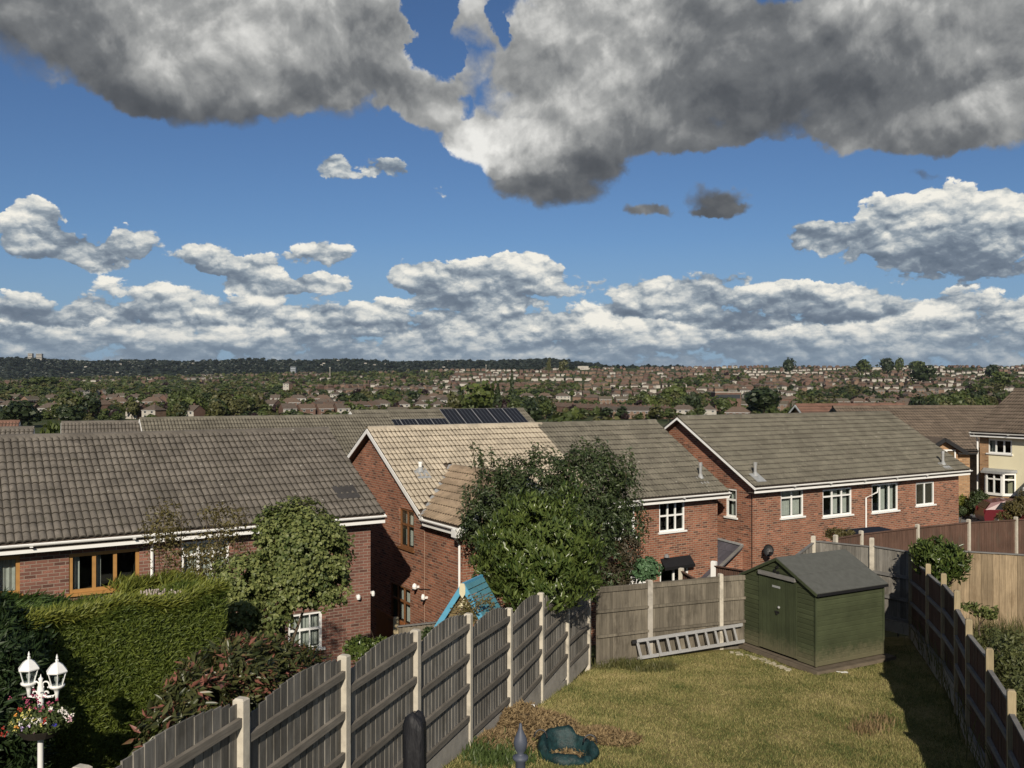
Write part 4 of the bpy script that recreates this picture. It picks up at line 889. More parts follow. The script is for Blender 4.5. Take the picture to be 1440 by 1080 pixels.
# thin posts and fence of the houses' own gardens, seen over the back fence
f4 = empty('garden_fence', (0, 0, 0), label='dark brown fence top between the middle and right houses', cat='fence')
q0, q1, q2 = P(1004, 789, 27.5), P(1048, 806, 26.0), P(962, 806, 27.0)
post(f4, q0.x, q0.y, q0.z, -8.5, WHITE, .16, .12, (.8, -.6)); panel(f4, q0.xy, q1.xy, q0.z-.15, q1.z+.05, 1.7, 14, WOODR, WOODR, (-.6, -.8), cap=True, gravel=.3)
q3, q4 = P(958, 801, 26.5), P(990, 820, 25.0); post(f4, q3.x-.0, q3.y, q3.z+.05, -8.4, CONC, .12, .12, (.8, -.6)); panel(f4, q3.xy, q4.xy, q3.z-.05, q4.z-.05, 1.7, 10, WOODR, WOODR, (-.6, -.8), cap=True, gravel=.3)
f5 = empty('garden_fence', (0, 0, 0), label='low fence by the brown door left of the blue playhouse', cat='fence')
q0, q1 = P(557, 868, 19.5), P(625, 874, 18.8); post(f5, q0.x, q0.y, q0.z, -8, POSTW, .11, .11, (1, 0)); panel(f5, q0.xy, q1.xy, q0.z-.2, q1.z-.02, 1.6, 9, WOODB, RAILT, (0, -1), cap=True, gravel=.2)

# ------------------------------------------------------------------ shed
def build_shed():
    A = Vector((*P(1147.5, 940, 20.9).xy, 0)); zb = P(1147.5, 940, 20.9).z+.04
    u = Vector((-.575, .818, 0))     # along the door face, to its left corner
    v = Vector((.86, .51, 0)).normalized()                               # along the side wall
    Lp = P(1046, 905, 23.0); u = (Vector((Lp.x, Lp.y, 0))-A); Wd = u.length; u = u.normalized()
    v = Vector((-u.y*-1, u.x*-1, 0)); v = Vector((u.y, -u.x, 0)); Ls = 2.22; he, hr_ = 1.72, 2.28; up = Vector((0, 0, 1))
    o = empty('shed', (A.x, A.y, zb), 0, label='green wooden shed with double doors and grey felt roof', cat='shed')
    nf, ns = -v, -u     # outward normals of the door face and the side wall
    nb = 15; bh = he/nb
    def tri(m, a, b, c_, n, th=.02): m.face([a, b, c_]); m.face([a-n*th, c_-n*th, b-n*th]); [m.face([p, q, q-n*th, p-n*th]) for p, q in ((a, b), (b, c_), (c_, a))]
    for (org, d, n, L, who) in ((Vector((0, 0, 0)), v, ns, Ls, 'side'), (Vector((0, 0, 0)), u, nf, Wd, 'front'), (u*Wd, v, u, Ls, 'far'), (v*Ls, u, v, Wd, 'back')):
        for i in range(nb):
            z0_, z1_ = i*bh, (i+1)*bh; segs = [(0, L)] if who != 'front' else [(0, .56), (L-.56, L)]
            for (s0, s1) in segs:
                m = MB(); e = .018
                q = [(s0, z0_, 0), (s1, z0_, 0), (s1, z1_-e, .0), (s0, z1_-e, .0)]
                pt = lambda s, z, k: org+d*s+up*z+n*k
                # shiplap: flat board with a small scooped top
                m.face([pt(s0, z0_, .012), pt(s1, z0_, .012), pt(s1, z1_-e*1.5, .010), pt(s0, z1_-e*1.5, .010)]); m.face([pt(s0, z1_-e*1.5, .010), pt(s1, z1_-e*1.5, .010), pt(s1, z1_, -.012), pt(s0, z1_, -.012)])
                m.face([pt(s0, z0_, .012), pt(s1, z0_, .012), pt(s1, z0_, -.012), pt(s0, z0_, -.012)])
                for s in (s0, s1): m.face([pt(s, z0_, .012), pt(s, z1_, -.004), pt(s, z0_, -.004)])
                m.build('board', SHEDG, o)
        if who in ('front', 'back'):
            ng = 5
            for i in range(ng):
                h0 = he+(hr_-he)*i/ng; h1 = he+(hr_-he)*(i+1)/ng; f0 = 1-i/ng; f1 = 1-(i+1)/ng; pt = lambda s, z, k: org+d*s+up*z+n*k; m = MB()
                m.face([pt(L/2-L/2*f0, h0, .012), pt(L/2+L/2*f0, h0, .012), pt(L/2+L/2*f1, h1-.01, .010), pt(L/2-L/2*f1, h1-.01, .010)]); m.build('board', SHEDG, o)
    m = MB(); m.face([Vector((0, 0, 0)), u*Wd, u*Wd+v*Ls, v*Ls]); m.obox(u*Wd/2+v*Ls/2+up*he/2, u*(Wd/2-.03), v*(Ls/2-.03), up*(he/2)); m.build('lining', BLACK, o)
    # doors
    for k in range(2):
        s0 = .56+k*(Wd-1.12)/2; w_ = (Wd-1.12)/2; m = MB(); nbd = 5
        dr = MB(); dr.obox(u*(s0+w_/2)+up*(.90)+nf*.008, u*(w_/2-.008), nf*.006, up*.88); door = dr.build('door', SHEDD, o)
        for i in range(nbd):
            m = MB(); m.obox(u*(s0+w_*(i+.5)/nbd)+up*.90+nf*.020, u*(w_/nbd/2-.006), nf*.008, up*.87); m.build('board', SHEDD, door)
        if k == 0:
            m = MB(); m.obox(u*(s0+w_-.03)+up*.0+nf*.032, u*.008, nf*.006, up*0.001); 
            m = MB(); m.lathe([(0, 0), (.035, .0), (.035, .02), (.015, .035), (0, .035)], 10); q = m.build('handle', ALU, door, loc=tuple(u*(s0+w_-.06)+up*1.12+nf*.03)); q.rotation_euler = (R(90), 0, math.atan2(nf.x, -nf.y))
            m = MB(); m.obox(u*(s0+w_)+up*1.0+nf*.035, u*.07, nf*.008, up*.02); m.obox(u*(s0+w_)+up*.97+nf*.045, u*.02, nf*.012, up*.03); m.build('latch', BLACK, door)
    # bleached lower edge strips and trims
    for (c_, h_) in ((Vector((0, 0, 0)), he), (u*Wd, he), (v*Ls, he)):
        m = MB(); m.obox(c_+up*h_/2+(nf+ns if c_.length < .1 else nf if c_ == u*Wd else ns)*.012, u*.022, v*.022, up*h_/2); m.build('corner_trim', SHEDD, o)
    m = MB(); m.obox(u*Wd/2+up*1.87+nf*.05, u*.60, nf*.035, up*.045+nf*0); m.build('rain_bar', RAILT, o)
    m = MB(); m.obox(u*(Wd/2+.03)+up*1.60+nf*.035, u*.13, nf*.004, up*.025); m.build('name_plate', LEAD, o)
    for i, (s, z) in enumerate(((.0, 2.08), (-.08, 1.98), (.03, 1.95))): m = MB(); m.obox(u*(Wd/2-s)+up*z+nf*.03, u*.03, nf*.02, up*.03); m.build('hook', BLACK, o)
    # roof: two felted slopes
    ov = .07; q0 = -v*ov; ln = Ls+2*ov
    for sg in (0, 1):
        e0 = (u*(-.10) if sg == 0 else u*(Wd+.10)); r0 = u*Wd/2; sl = Vector((0, 0, he-.06)); rz = up*(hr_+.035); a = q0+e0+up*(he-.025); b = q0+r0+rz
        for s_ in range(2):
            t0, t1 = s_*.5, (s_+1)*.5; p0_, p1_ = a.lerp(b, t0-.015*s_), a.lerp(b, t1); n_ = (b-a).cross(v).normalized(); n_ = n_ if n_.z > 0 else -n_
            m = MB(); x = p0_+n_*(.004*s_); y = p1_+n_*(.004*s_); m.face([x, x+v*ln, y+v*ln, y]); m.face([p-n_*.022 for p in (x, x+v*ln, y+v*ln, y)][::-1]); m.face([x, y, y-n_*.022, x-n_*.022]); m.face([x, x+v*ln, x+v*ln-n_*.022, x-n_*.022]); m.face([x+v*ln, y+v*ln, y+v*ln-n_*.022, x+v*ln-n_*.022]); m.build('roof_felt', FELT, o)
        m = MB(); m.beam(a-up*.045+u*(-.01 if sg == 0 else .01), a-up*.045+v*ln, .02, .06); m.build('eave_board', BLACK, o)
        m = MB(); m.beam(q0+e0+up*(he-.07), q0+r0+up*(hr_-.01), .02, .06); m.build('bargeboard', SHEDD, o)
    m = MB(); m.face([-nf*-.1+ns*.15-up*.03, u*Wd*1.05+nf*.15-up*.03, u*Wd+v*Ls-up*.03, v*Ls+ns*.15-up*.03])
    m.obox(u*Wd/2+v*Ls/2-up*.08, u*(Wd/2+.22), v*(Ls/2+.2), up*.04); m.build('base_slab', plain('dusty_slab', (.14, .115, .085), .95, .1, .2, 5), o)
    # scuffed patch where paint has gone
    m = MB(); m.obox(u*.0+v*.9+up*.72+ns*.014, v*.02, ns*.001, up*.01)
    return o
build_shed()
# flaked white stuff and kerb line in front of the shed
def strip_debris(name, label, cat, pts, n, spread, size, mat, zoff=.02, seed=3):
    rng = np.random.default_rng(seed); m = MB()
    for i in range(n):
        t = rng.random()*(len(pts)-1); k = int(t); a, b = Vector(pts[k]), Vector(pts[k+1]); p = a.lerp(b, t-k); x = p.x+rng.normal()*spread; y = p.y+rng.normal()*spread; s = size*(.5+rng.random())
        m.obox((x, y, float(zl(x, y))+zoff), (s, s*.3*rng.normal(), 0), (-s*.3*rng.normal(), s*.6, 0), (0, 0, s*.25))
    return m.build(name, mat, label=label, cat=cat, kind='stuff')
def lawnpt(px, py):
    r = ray(px, py)
    for k in range(300):
        Y = 10+k*.05; w = r*(Y/r.y)
        if w.z < float(zl(w.x, w.y)): return w
    return w
strip_debris('concrete_rubble', 'broken pale concrete edge in the grass before the shed doors', 'rubble', [lawnpt(1030, 918), lawnpt(1070, 928), lawnpt(1108, 944)], 70, .05, .035, plain('pale_rubble', (.42, .38, .28), .95))
strip_debris('paint_flakes', 'small pile of white flakes at the foot of the shed side', 'debris', [lawnpt(1182, 946), lawnpt(1190, 947)], 18, .03, .02, WHITE)

# ------------------------------------------------------------------ ladder
def build_ladder():
    o = empty('ladder', (0, 0, 0), label='long aluminium double ladder lying on its side against the back fence', cat='ladder')
    a = P(897, 926, 21.85); b = P(1046, 902, 22.72); d = (b-a).normalized(); f = Vector((d.y, -d.x, 0)).normalized(); lean = (Vector((0, 0, .97))-f*.20)
    h = .40; n = 11
    for s in range(2):
        off = -f*.055*s+d*(.05*s)
        for z in (0, 1):
            m = MB(); m.beam(a+off+lean*(h*z), b+off+lean*(h*z), .028, .06, up=lean); m.build('rail', ALU, o)
    L = (b-a).length
    for i in range(n):
        for s in range(2):
            p = a+d*(L*(i+.55)/n+.055*s-.05)-f*.055*s; m = MB(); m.beam(p+lean*.02-d*.03, p+lean*(h-.02)+d*(-.09), .035, .028, up=d); m.build('rung', ALU, o)
    m = MB(); m.obox(a+lean*h-d*.06, d*.06, f*.03, lean*.035); m.build('foot', BLACK, o)
build_ladder()
# ------------------------------------------------------------------ the town across the valley
ROOFS = [tilemat('far_roof_a', (.105, .084, .068), moss=.1, spotamt=0), tilemat('far_roof_b', (.125, .090, .068), moss=.1, spotamt=0), tilemat('far_roof_c', (.080, .068, .057), moss=.1, spotamt=0), tilemat('far_roof_d', (.105, .090, .068), moss=.1, spotamt=0)]
FBR = plain('far_brick', (.140, .088, .068), .9, .2, .2, .3); FBR2 = plain('far_brick_pale', (.19, .130, .095), .9, .2, .2, .3); FWH = plain('far_white_wall', (.40, .375, .33), .85, .2, .08, .3)
FWIN = plain('far_window', (.50, .50, .48), .3, .5, .3, 1.5); FGREY = plain('far_grey_roof', (.14, .14, .145), .8, .2, .2, .3); FASPH = plain('far_asphalt', (.09, .09, .09), .9, .2, .2, .2)
FDK = plain('far_dark_glass', (.03, .035, .04), .3, .5)
FM = ROOFS+[FBR, FBR2, FWH, FWIN, FGREY, FDK]      # slots 0-3 roofs, 4 5 6 walls, 7 frames, 8 grey roof, 9 dark
def house_arrays(kind, w, d, h, rise, roof, wall, front, chim=True, win=True, PID=None):
    """low cost far house: vertices, quads, slots; origin at ground centre, front towards -y"""
    V = []; Q = []; M = []
    PART = [0]
    def quad(p, m): i = len(V); V.extend(p); Q.append((i, i+1, i+2, i+3)); M.append(m); (PID.append(1 if m == roof else PART[0]) if PID is not None else None)
    x, y = w/2, d/2
    quad([(-x, -y, -3), (x, -y, -3), (x, -y, h), (-x, -y, h)], front); quad([(x, y, -3), (-x, y, -3), (-x, y, h), (x, y, h)], wall)
    quad([(-x, y, -3), (-x, -y, -3), (-x, -y, h), (-x, y, h)], wall); quad([(x, -y, -3), (x, y, -3), (x, y, h), (x, -y, h)], wall)
    o = .4; t = h+rise; e = h-.1
    if kind == 'hip':
        g = min(y+o, x+o-.5); a = [(-x-o, -y-o, e), (x+o, -y-o, e), (x+o, y+o, e), (-x-o, y+o, e)]; r = [(-x-o+g, 0, t), (x+o-g, 0, t)]
        quad([a[0], a[1], r[1], r[0]], roof); quad([a[2], a[3], r[0], r[1]], roof); quad([a[3], a[0], r[0], r[0]], roof); quad([a[1], a[2], r[1], r[1]], roof)
    else:
        quad([(-x-.2, -y-o, e), (x+.2, -y-o, e), (x+.2, 0, t), (-x-.2, 0, t)], roof); quad([(x+.2, y+o, e), (-x-.2, y+o, e), (-x-.2, 0, t), (x+.2, 0, t)], roof)
        quad([(-x, y, h), (-x, -y, h), (-x, 0, t-.15), (-x, 0, t-.15)], wall); quad([(x, -y, h), (x, y, h), (x, 0, t-.15), (x, 0, t-.15)], wall)
    def bx(x0, y0, z0, x1, y1, z1, m):
        quad([(x0, y0, z0), (x1, y0, z0), (x1, y0, z1), (x0, y0, z1)], m); quad([(x1, y0, z0), (x1, y1, z0), (x1, y1, z1), (x1, y0, z1)], m)
        quad([(x0, y1, z0), (x0, y0, z0), (x0, y0, z1), (x0, y1, z1)], m); quad([(x0, y0, z1), (x1, y0, z1), (x1, y1, z1), (x0, y1, z1)], m)
    if chim: PART[0] = 2; bx(-.45, .3, t-.6, .45, 1.0, t+.9, 4); PART[0] = 0
    if win:
        n = max(2, int(w/3.2))
        for i in range(n):
            cx = -x+w*(i+.5)/n
            for z in ((.9, 2.1), (3.3, 4.5)):
                if z[1] < h: bx(cx-.75, -y-.05, z[0], cx+.75, -y, z[1], 7); bx(cx-.62, -y-.07, z[0]+.12, cx+.62, -y-.05, z[1]-.12, 9)
        PART[0] = 3; bx(-x, -y-.42, h-.3, x, -y-.3, h-.08, 7)
    return np.array(V, float), np.array(Q), np.array(M)
KINDS = [('hip', 15, 8, 5, 3.0, 0, 4, 6), ('hip', 14, 8, 5, 3.2, 1, 4, 4), ('hip', 13, 8, 5, 2.8, 2, 6, 6), ('gable', 9, 8, 5, 2.7, 1, 4, 4), ('gable', 12, 8, 5, 2.8, 3, 5, 5), ('gable', 8, 9, 5, 3.0, 0, 4, 6), ('hip', 9, 8.5, 5, 3.0, 0, 5, 6), ('gable', 18, 8, 5, 2.6, 2, 4, 5)]
KA = [house_arrays(*k) for k in KINDS]; KA_lo = [house_arrays(*k, chim=(i % 2 == 0), win=False) for i, k in enumerate(KINDS)]
RW = np.random.default_rng(5)
def y_of(x, Y): return HOR-F*float(zg(x, Y))/Y
_YS = np.geomspace(330, 3050, 90)
def Y_at(px, yimg):
    """depth at which the ground shows at this row along this column"""
    az = (px-720)/F; ys = HOR-F*zg(az*_YS, _YS)/_YS
    k = np.where(ys <= yimg)[0]; return float(_YS[k[0]]) if len(k) else None
occ = set()
def free(x, y, s=9):
    k = (int(x//s), int(y//s))
    for i in (-1, 0, 1):
        for j in (-1, 0, 1):
            if (k[0]+i, k[1]+j) in occ and (i == 0 or j == 0): return False
    occ.add(k); return True
RECTS = {}
def img(x, y): return 720+F*x/y, y_of(x, y)
def clash(px, yi, w, h, kx=.85, ky=.62, add=True):
    """keep roofs and walls of neighbouring rows from hiding one another completely"""
    bx_, by_ = int(px//24), int(yi//12)
    for i in (-1, 0, 1):
        for j in (-1, 0, 1):
            for (p2, y2, w2, h2) in RECTS.get((bx_+i, by_+j), ()):
                if abs(px-p2) < (w+w2)/2*kx and abs(yi-y2) < max(h, h2)*ky: return True
    if add: RECTS.setdefault((bx_, by_), []).append((px, yi, w, h))
    return False
houses = []      # x, y, rot, kind
def row(px, yimg, Y, n, ang, kinds, gap=2.5):
    """a street row starting at a place in the town"""
    x = (px-720)/F*Y; y = Y; c, s_ = math.cos(ang), math.sin(ang)
    for i in range(n):
        k = kinds[RW.integers(len(kinds))]; w = KINDS[k][1]
        x += c*w/2; y += s_*w/2; houses.append((x, y, ang+RW.normal()*.02, k)); pq = img(x, y); RECTS.setdefault((int(pq[0]//24), int(pq[1]//12)), []).append((pq[0], pq[1], w/y*F*.9, 8/y*F)); occ.add((int(x//9), int(y//9))); x += c*(w/2+gap); y += s_*(w/2+gap)
# rows one can pick out
for (px, yi, Y, n, ang, kd, gp) in ((846, 588, 560, 2, R(4), [7], 0.2), (905, 588, 570, 1, R(4), [4], .2), (868, 584, 600, 8, R(118), [3], 1.0), (942, 580, 560, 9, R(112), [3], 1.0), (1005, 570, 720, 5, R(-28), [4], 3),
        (100, 590, 620, 8, R(6), [0, 6, 1], 9), (60, 586, 760, 14, R(5), [0, 5, 6, 1], 7), (395, 590, 520, 4, R(30), [5, 3], 2), (440, 585, 560, 6, R(60), [3, 5], 2), (520, 583, 640, 6, R(20), [0, 6], 4), (560, 575, 760, 7, R(25), [0, 2], 4), (600, 565, 900, 8, R(10), [0, 1], 4), (500, 572, 820, 5, R(15), [0, 2], 5),
        (1120, 575, 640, 8, R(-12), [3, 4], 3), (1200, 578, 560, 7, R(8), [1, 5], 3), (1260, 566, 760, 8, R(-20), [0, 1, 4], 3), (1330, 572, 640, 7, R(15), [1, 4], 3), (1130, 565, 800, 9, R(10), [1, 4], 3), (740, 575, 720, 5, R(100), [3], 2), (765, 586, 600, 1, R(95), [3], 2)): row(px, yi, Y, n, ang, kd, gp)
for e in range(1500):
    px = RW.uniform(-60, 1500); yi = 514+74*RW.random()**0.9
    lim = 527-10*min(1, max(0, (px-250)/550)) 
    if yi < lim: continue
    Y = Y_at(px, yi)
    if Y is None or Y > 3000: continue
    woody = (px < 430 and 528 < yi < 570) or (px > 430 and px < 620 and 525 < yi < 545)
    if woody and RW.random() < .82: continue
    ang = RW.choice([R(10), R(35), R(100), R(-20), R(60), R(-5)])+RW.normal()*.08; ks = [[0, 2, 6], [1, 3, 4], [0, 1, 4], [5, 6, 0]][RW.integers(4)]
    x0 = (px-720)/F*Y; nr, nc = RW.integers(1, 4), RW.integers(4, 10); c, s_ = math.cos(ang), math.sin(ang)
    for r_ in range(nr):
        u = 0
        for q in range(nc):
            k = ks[RW.integers(len(ks))]; w = KINDS[k][1]; u += w/2+2; v = r_*32+RW.normal()*.8; X = x0+c*u-s_*v; YY = Y+s_*u+c*v; u += w/2+2
            if YY < 340 or YY > 3150 or abs(X/YY) > .66: continue
            pq = img(X, YY)
            if clash(pq[0], pq[1], w/YY*F*.9, 8/YY*F): continue
            houses.append((X, YY, ang+(math.pi if r_ % 2 else 0)+RW.normal()*.03, k))
def inview(h, lim=592): return abs(h[0]/h[1]) < .575 and y_of(h[0], h[1]) < lim+30
vis = [h for h in houses if inview(h)]; vis.sort(key=lambda h: h[1]); nearH = vis[:290]; nk = {id(h) for h in nearH}; restH = [h for h in houses if id(h) not in nk]
hm = []
def welded(name, V, Q, M):
    key = {}; vs = []; fs = []
    for q in Q:
        f = []
        for i in q:
            c = tuple(np.round(V[i], 4))
            if c not in key: key[c] = len(vs); vs.append(c)
            if key[c] not in f: f.append(key[c])
        fs.append(f)
    me = bpy.data.meshes.new(name); me.from_pydata(vs, [], fs); [me.materials.append(m) for m in FM]; me.polygons.foreach_set('material_index', [int(m) for m in M]); me.update(); return me
for k, (V, Q, M) in enumerate(KA):
    pid = []; house_arrays(*KINDS[k], PID=pid); pid = np.array(pid); hm.append([welded(n_, V, Q[pid == i_], M[pid == i_]) for i_, n_ in enumerate(('far_wall', 'far_roof', 'far_chimney', 'far_gutter'))])
HL = ['hipped semi-detached house with a brown roof in the town across the valley', 'hipped brick house with a red-brown roof in the town across the valley', 'white-walled hipped house in the town across the valley', 'small brick gable house in a stepped row across the valley', 'pale brick gable house across the valley', 'narrow gable house with a white front across the valley', 'small hipped house with a white front across the valley', 'long brick terrace across the valley']
HS = ['brown hipped semis', 'red-brown hipped brick houses', 'white hipped houses', 'small brick gable houses', 'pale brick gable houses', 'narrow white-fronted gable houses', 'small white-fronted hipped houses', 'long brick terraces']
COLS = [(-999, 80, 'at the left edge'), (80, 190, 'above the left roof'), (190, 260, "above the pantiled strip's left half"), (260, 330, "above the pantiled strip's right half"), (330, 490, 'left of the solar-panel house'), (490, 620, 'behind the solar-panel house'), (620, 760, 'behind the five solar panels'), (760, 860, 'above the olive-grey roof'), (860, 960, 'left of the right gable'), (960, 1080, 'above the right gable'), (1080, 1200, 'above the right roof'), (1200, 1330, 'above the right roof end'), (1330, 9999, 'at the right edge')]
BANDS = [(572, 'lowest row'), (555, 'low slope'), (540, 'mid slope'), (527, 'high slope'), (-99, 'skyline')]
ORD = ['leftmost', 'second', 'third', 'fourth', 'fifth', 'sixth', 'seventh', 'eighth', 'ninth', 'tenth', 'eleventh', 'twelfth', 'thirteenth', 'fourteenth', 'fifteenth', 'sixteenth', 'seventeenth', 'eighteenth', 'nineteenth', 'twentieth', 'twenty-first', 'twenty-second', 'twenty-third', 'twenty-fourth', 'twenty-fifth', 'twenty-sixth', 'twenty-seventh', 'twenty-eighth', 'twenty-ninth', 'thirtieth']
def label_far(items):
    """items: (object, plural kind, singular kind, x, y): a label by kind, place and order from the left"""
    cells = {}
    for it in items:
        px = 720+F*it[3]/it[4]; yi = y_of(it[3], it[4]); c = next(t for a, b, t in COLS if a <= px < b); bd = next(t for a, t in BANDS if yi >= a); cells.setdefault((it[1], it[2], c, bd), []).append((px, it[0]))
    for (pl, sg, c, bd), L in cells.items():
        L.sort(key=lambda t: t[0])
        for i, (px, o) in enumerate(L):
            n = len(L)
            if n == 1: o['label'] = sg+' '+c+', '+bd
            else: o['label'] = ('leftmost of ' if i == 0 else 'rightmost of ' if i == n-1 else ORD[min(i, 29)]+' from left, ')+pl+' '+c+', '+bd
def farhouse(h, label=None):
    x, y, a, k = h; z = z1(x, y); r = empty('house', (x, y, z), a, label=label, cat='house', group=HS[k]+' in the town')
    for me, nm in zip(hm[k], ('wall', 'roof', 'chimney', 'gutter')): link(nm, me, r)
    return r
label_far([(farhouse(h), HS[h[3]], HL[h[3]].replace(' in the town', '').replace(' across the valley', ''), h[0], h[1]) for h in nearH])
def batch(items, arrs):
    VV, QQ, MM, n = [], [], [], 0
    for (x, y, a, k) in items:
        V, Q, M = arrs[k]; c, s_ = math.cos(a), math.sin(a); v = V.copy(); v[:, 0] = V[:, 0]*c-V[:, 1]*s_+x; v[:, 1] = V[:, 0]*s_+V[:, 1]*c+y; v[:, 2] += z1(x, y); VV.append(v); QQ.append(Q+n); MM.append(M); n += len(V)
    return np.vstack(VV), np.vstack(QQ), np.concatenate(MM)
mids = [h for h in restH if h[1] < 1100]; fars = [h for h in restH if h[1] >= 1100]
V1, Q1, M1 = batch(mids, KA); V2, Q2, M2 = batch(fars, KA_lo)
link('distant_houses', npmesh('distant_houses', np.vstack([V1, V2]), np.vstack([Q1, Q2+len(V1)]), FM, mi=np.concatenate([M1, M2])), label='mass of small houses covering the far slope', cat='houses', kind='stuff')
print('houses', len(houses), len(nearH))
# single buildings one can pick out
def far_block(name, label, px, ybase, ytop, wpx, Y, mats, roof=None, d=10, rz=0.0, cat='building', bands=0):
    p = P(px, ybase, Y); w = wpx/F*Y; h = (ybase-ytop)/F*Y; o = empty(name, p, rz, label=label, cat=cat); m = MB(); m.box(-w/2, 0, -6, w/2, d, h); m.build('wall', mats, o)
    m = MB(); m.box(-w/2-.3, -.3, h, w/2+.3, d+.3, h+.5); m.build('roof', roof or mats, o)
    for i in range(bands):
        m = MB(); z = h*(i+.4)/bands; m.box(-w/2+.5, -.06, z, w/2-.5, 0, z+h/bands*.4); m.build('window_band', FDK, o)
far_block('school_block', 'flat white-topped orange brick block among trees right of centre', 1024, 566, 552, 36, 640, FBR, FWH, d=14, bands=1)
far_block('tower_block', 'left one of two white tower blocks on the dark skyline at the left', 42, 506, 497, 6, 4500, FWH, d=16, bands=4, cat='tower block')
far_block('tower_block', 'right one of two white tower blocks on the dark skyline at the left', 54.5, 506, 497.5, 8, 4500, FWH, d=16, bands=4, cat='tower block')
far_block('tower_block', 'single grey tower block rising before the dark ridge', 412, 528, 516, 7, 2900, plain('pale_grey_block', (.30, .33, .36)), d=15, bands=5, cat='tower block')
for (px, yb, w_, Y, lab) in ((820, 519, 15, 2900, 'low white factory near the skyline right of the dark ridge'), (1232, 521, 18, 2500, 'long white building on the right-hand skyline below the round trees'), (1262, 521, 26, 2500, 'second long white building on the right-hand skyline')): far_block('factory', lab, px, yb, yb-4, w_, Y, FWH, d=20)
def mast(px, yb, yt, Y, label, r=.9):
    p = P(px, yb, Y); m = MB(); h = (yb-yt)/F*Y; m.tube([(0, 0, -5), (0, 0, h)], [r, r*.7], 6); m.box(-r*1.5, -r*1.5, h*.9, r*1.5, r*1.5, h); o = m.build('mast', FWH, None, loc=p, label=label, cat='mast')
mast(464, 530, 516.5, 2300, 'tall white mast standing among trees left of centre'); mast(683.5, 524, 513, 2500, 'short white mast near the centre skyline')
for (px, yb, Y, k, rot, lab) in ((1008, 520, 2300, 5, .2, 'bright white gabled house on the skyline right of centre'), (405, 545, 1150, 6, -.4, 'cream house among trees left of centre'), (425, 566, 900, 5, .3, 'bright white gable house above the left roofs'), (376, 566, 900, 5, -.5, 'white gable left of the bright white house'), (1100, 521, 2300, 5, .9, 'white gable house on the right skyline'), (1322, 521, 2300, 5, .3, 'brick house on the skyline with a white gable')):
    p = P(px, yb, Y); r = empty('house', p, rot, label=lab, cat='house'); [link(nm, me, r) for me, nm in zip(hm[k], ('wall', 'roof', 'chimney', 'gutter'))]
# ------------------------------------------------------------------ trees
def clump(n, seed, wid=1.0, hgt=1.0, leaf=.16, conic=False, lumps=7, squash=1.0):
    """unit crown of n small leaf-clump faces: radius ~1, standing 0..2"""
    g = np.random.default_rng(seed); L = g.normal(size=(lumps, 3)); L /= np.linalg.norm(L, axis=1)[:, None]; L *= .52*g.random((lumps, 1))**.4; L[:, 2] *= .9; Rl = g.uniform(.38, .62, lumps)
    k = g.integers(0, lumps, n); d = g.normal(size=(n, 3)); d /= np.linalg.norm(d, axis=1)[:, None]; rr = g.random((n, 1))**.33
    p = L[k]+d*Rl[k][:, None]*(.55+.5*rr)
    if conic: z = g.random(n)**.8*2-1; rad = (1-z)/2*.62*(.75+.4*g.random(n)); th = g.random(n)*6.283; p = np.stack([rad*np.cos(th), rad*np.sin(th), z*1.35], 1); d = np.stack([np.cos(th), np.sin(th), .4+0*th], 1)
    p[:, 2] = p[:, 2]*squash+1
    nrm = d+g.normal(size=(n, 3))*.45; nrm /= np.linalg.norm(nrm, axis=1)[:, None]; t = np.cross(nrm, g.normal(size=(n, 3))); t /= np.linalg.norm(t, axis=1)[:, None]; b = np.cross(nrm, t)
    s = leaf*g.uniform(.6, 1.4, (n, 1)); c = [p-t*s, p-b*s*.8, p+t*s*.9+nrm*s*.2, p+b*s]
    V = np.stack(c, 1).reshape(-1, 3); Q = np.arange(4*n).reshape(n, 4); V[:, 0] *= wid; V[:, 1] *= wid; V[:, 2] *= hgt; return V, Q
TM = [leafmat('tree_mid_green', (.040, .060, .017), (.100, .124, .038)), leafmat('tree_dark', (.020, .032, .014), (.050, .070, .026)), leafmat('tree_olive', (.050, .058, .020), (.125, .122, .046)), leafmat('tree_bright', (.055, .080, .020), (.12, .145, .038)), leafmat('tree_purple', (.022, .012, .014), (.045, .026, .026))]
TR = MB(); TR.tube([(0, 0, -.5), (0, 0, .6), (.03, 0, 1.1)], [.07, .05, .03], 5); TRM = TR.mesh('trunk', BARK)
protoT = []
for i in range(7): V, Q = clump(520, 100+i, leaf=.13, lumps=5+i); protoT.append((V, Q))
protoC = [clump(420, 300+i, conic=True, leaf=.10) for i in range(2)]
meshT = [[npmesh('crown', V, Q, m) for (V, Q) in protoT] for m in TM]; meshC = [npmesh('crown', V, Q, TM[1]) for V, Q in protoC]
TLAB = ['mid-green broadleaf tree among the houses across the valley', 'dark green broadleaf tree among the houses across the valley', 'olive green broadleaf tree among the houses across the valley', 'bright green broadleaf tree among the houses across the valley', 'purple-leaved tree across the valley', 'dark conical evergreen across the valley']
TS = ['mid-green tree', 'dark green tree', 'olive green tree', 'bright green tree', 'purple-leaved tree', 'dark conical evergreen']; TREC = []
def tree(x, y, r, hgt, m, i, label=None, conic=False, zoff=0):
    z = z1(x, y)+zoff; k = 5 if conic else m
    o = empty('tree', (x, y, z), RW.random()*6.28, label=label, cat='tree', group=None if label else TS[k]+'s among the far houses'); (None if label else TREC.append((o, TS[k]+'s', 'single '+TS[k], x, y))); o.scale = (r, r, hgt/2)
    link('crown', meshC[i % 2] if conic else meshT[m][i % 7], o, loc=(0, 0, .12)); link('trunk', TRM, o)
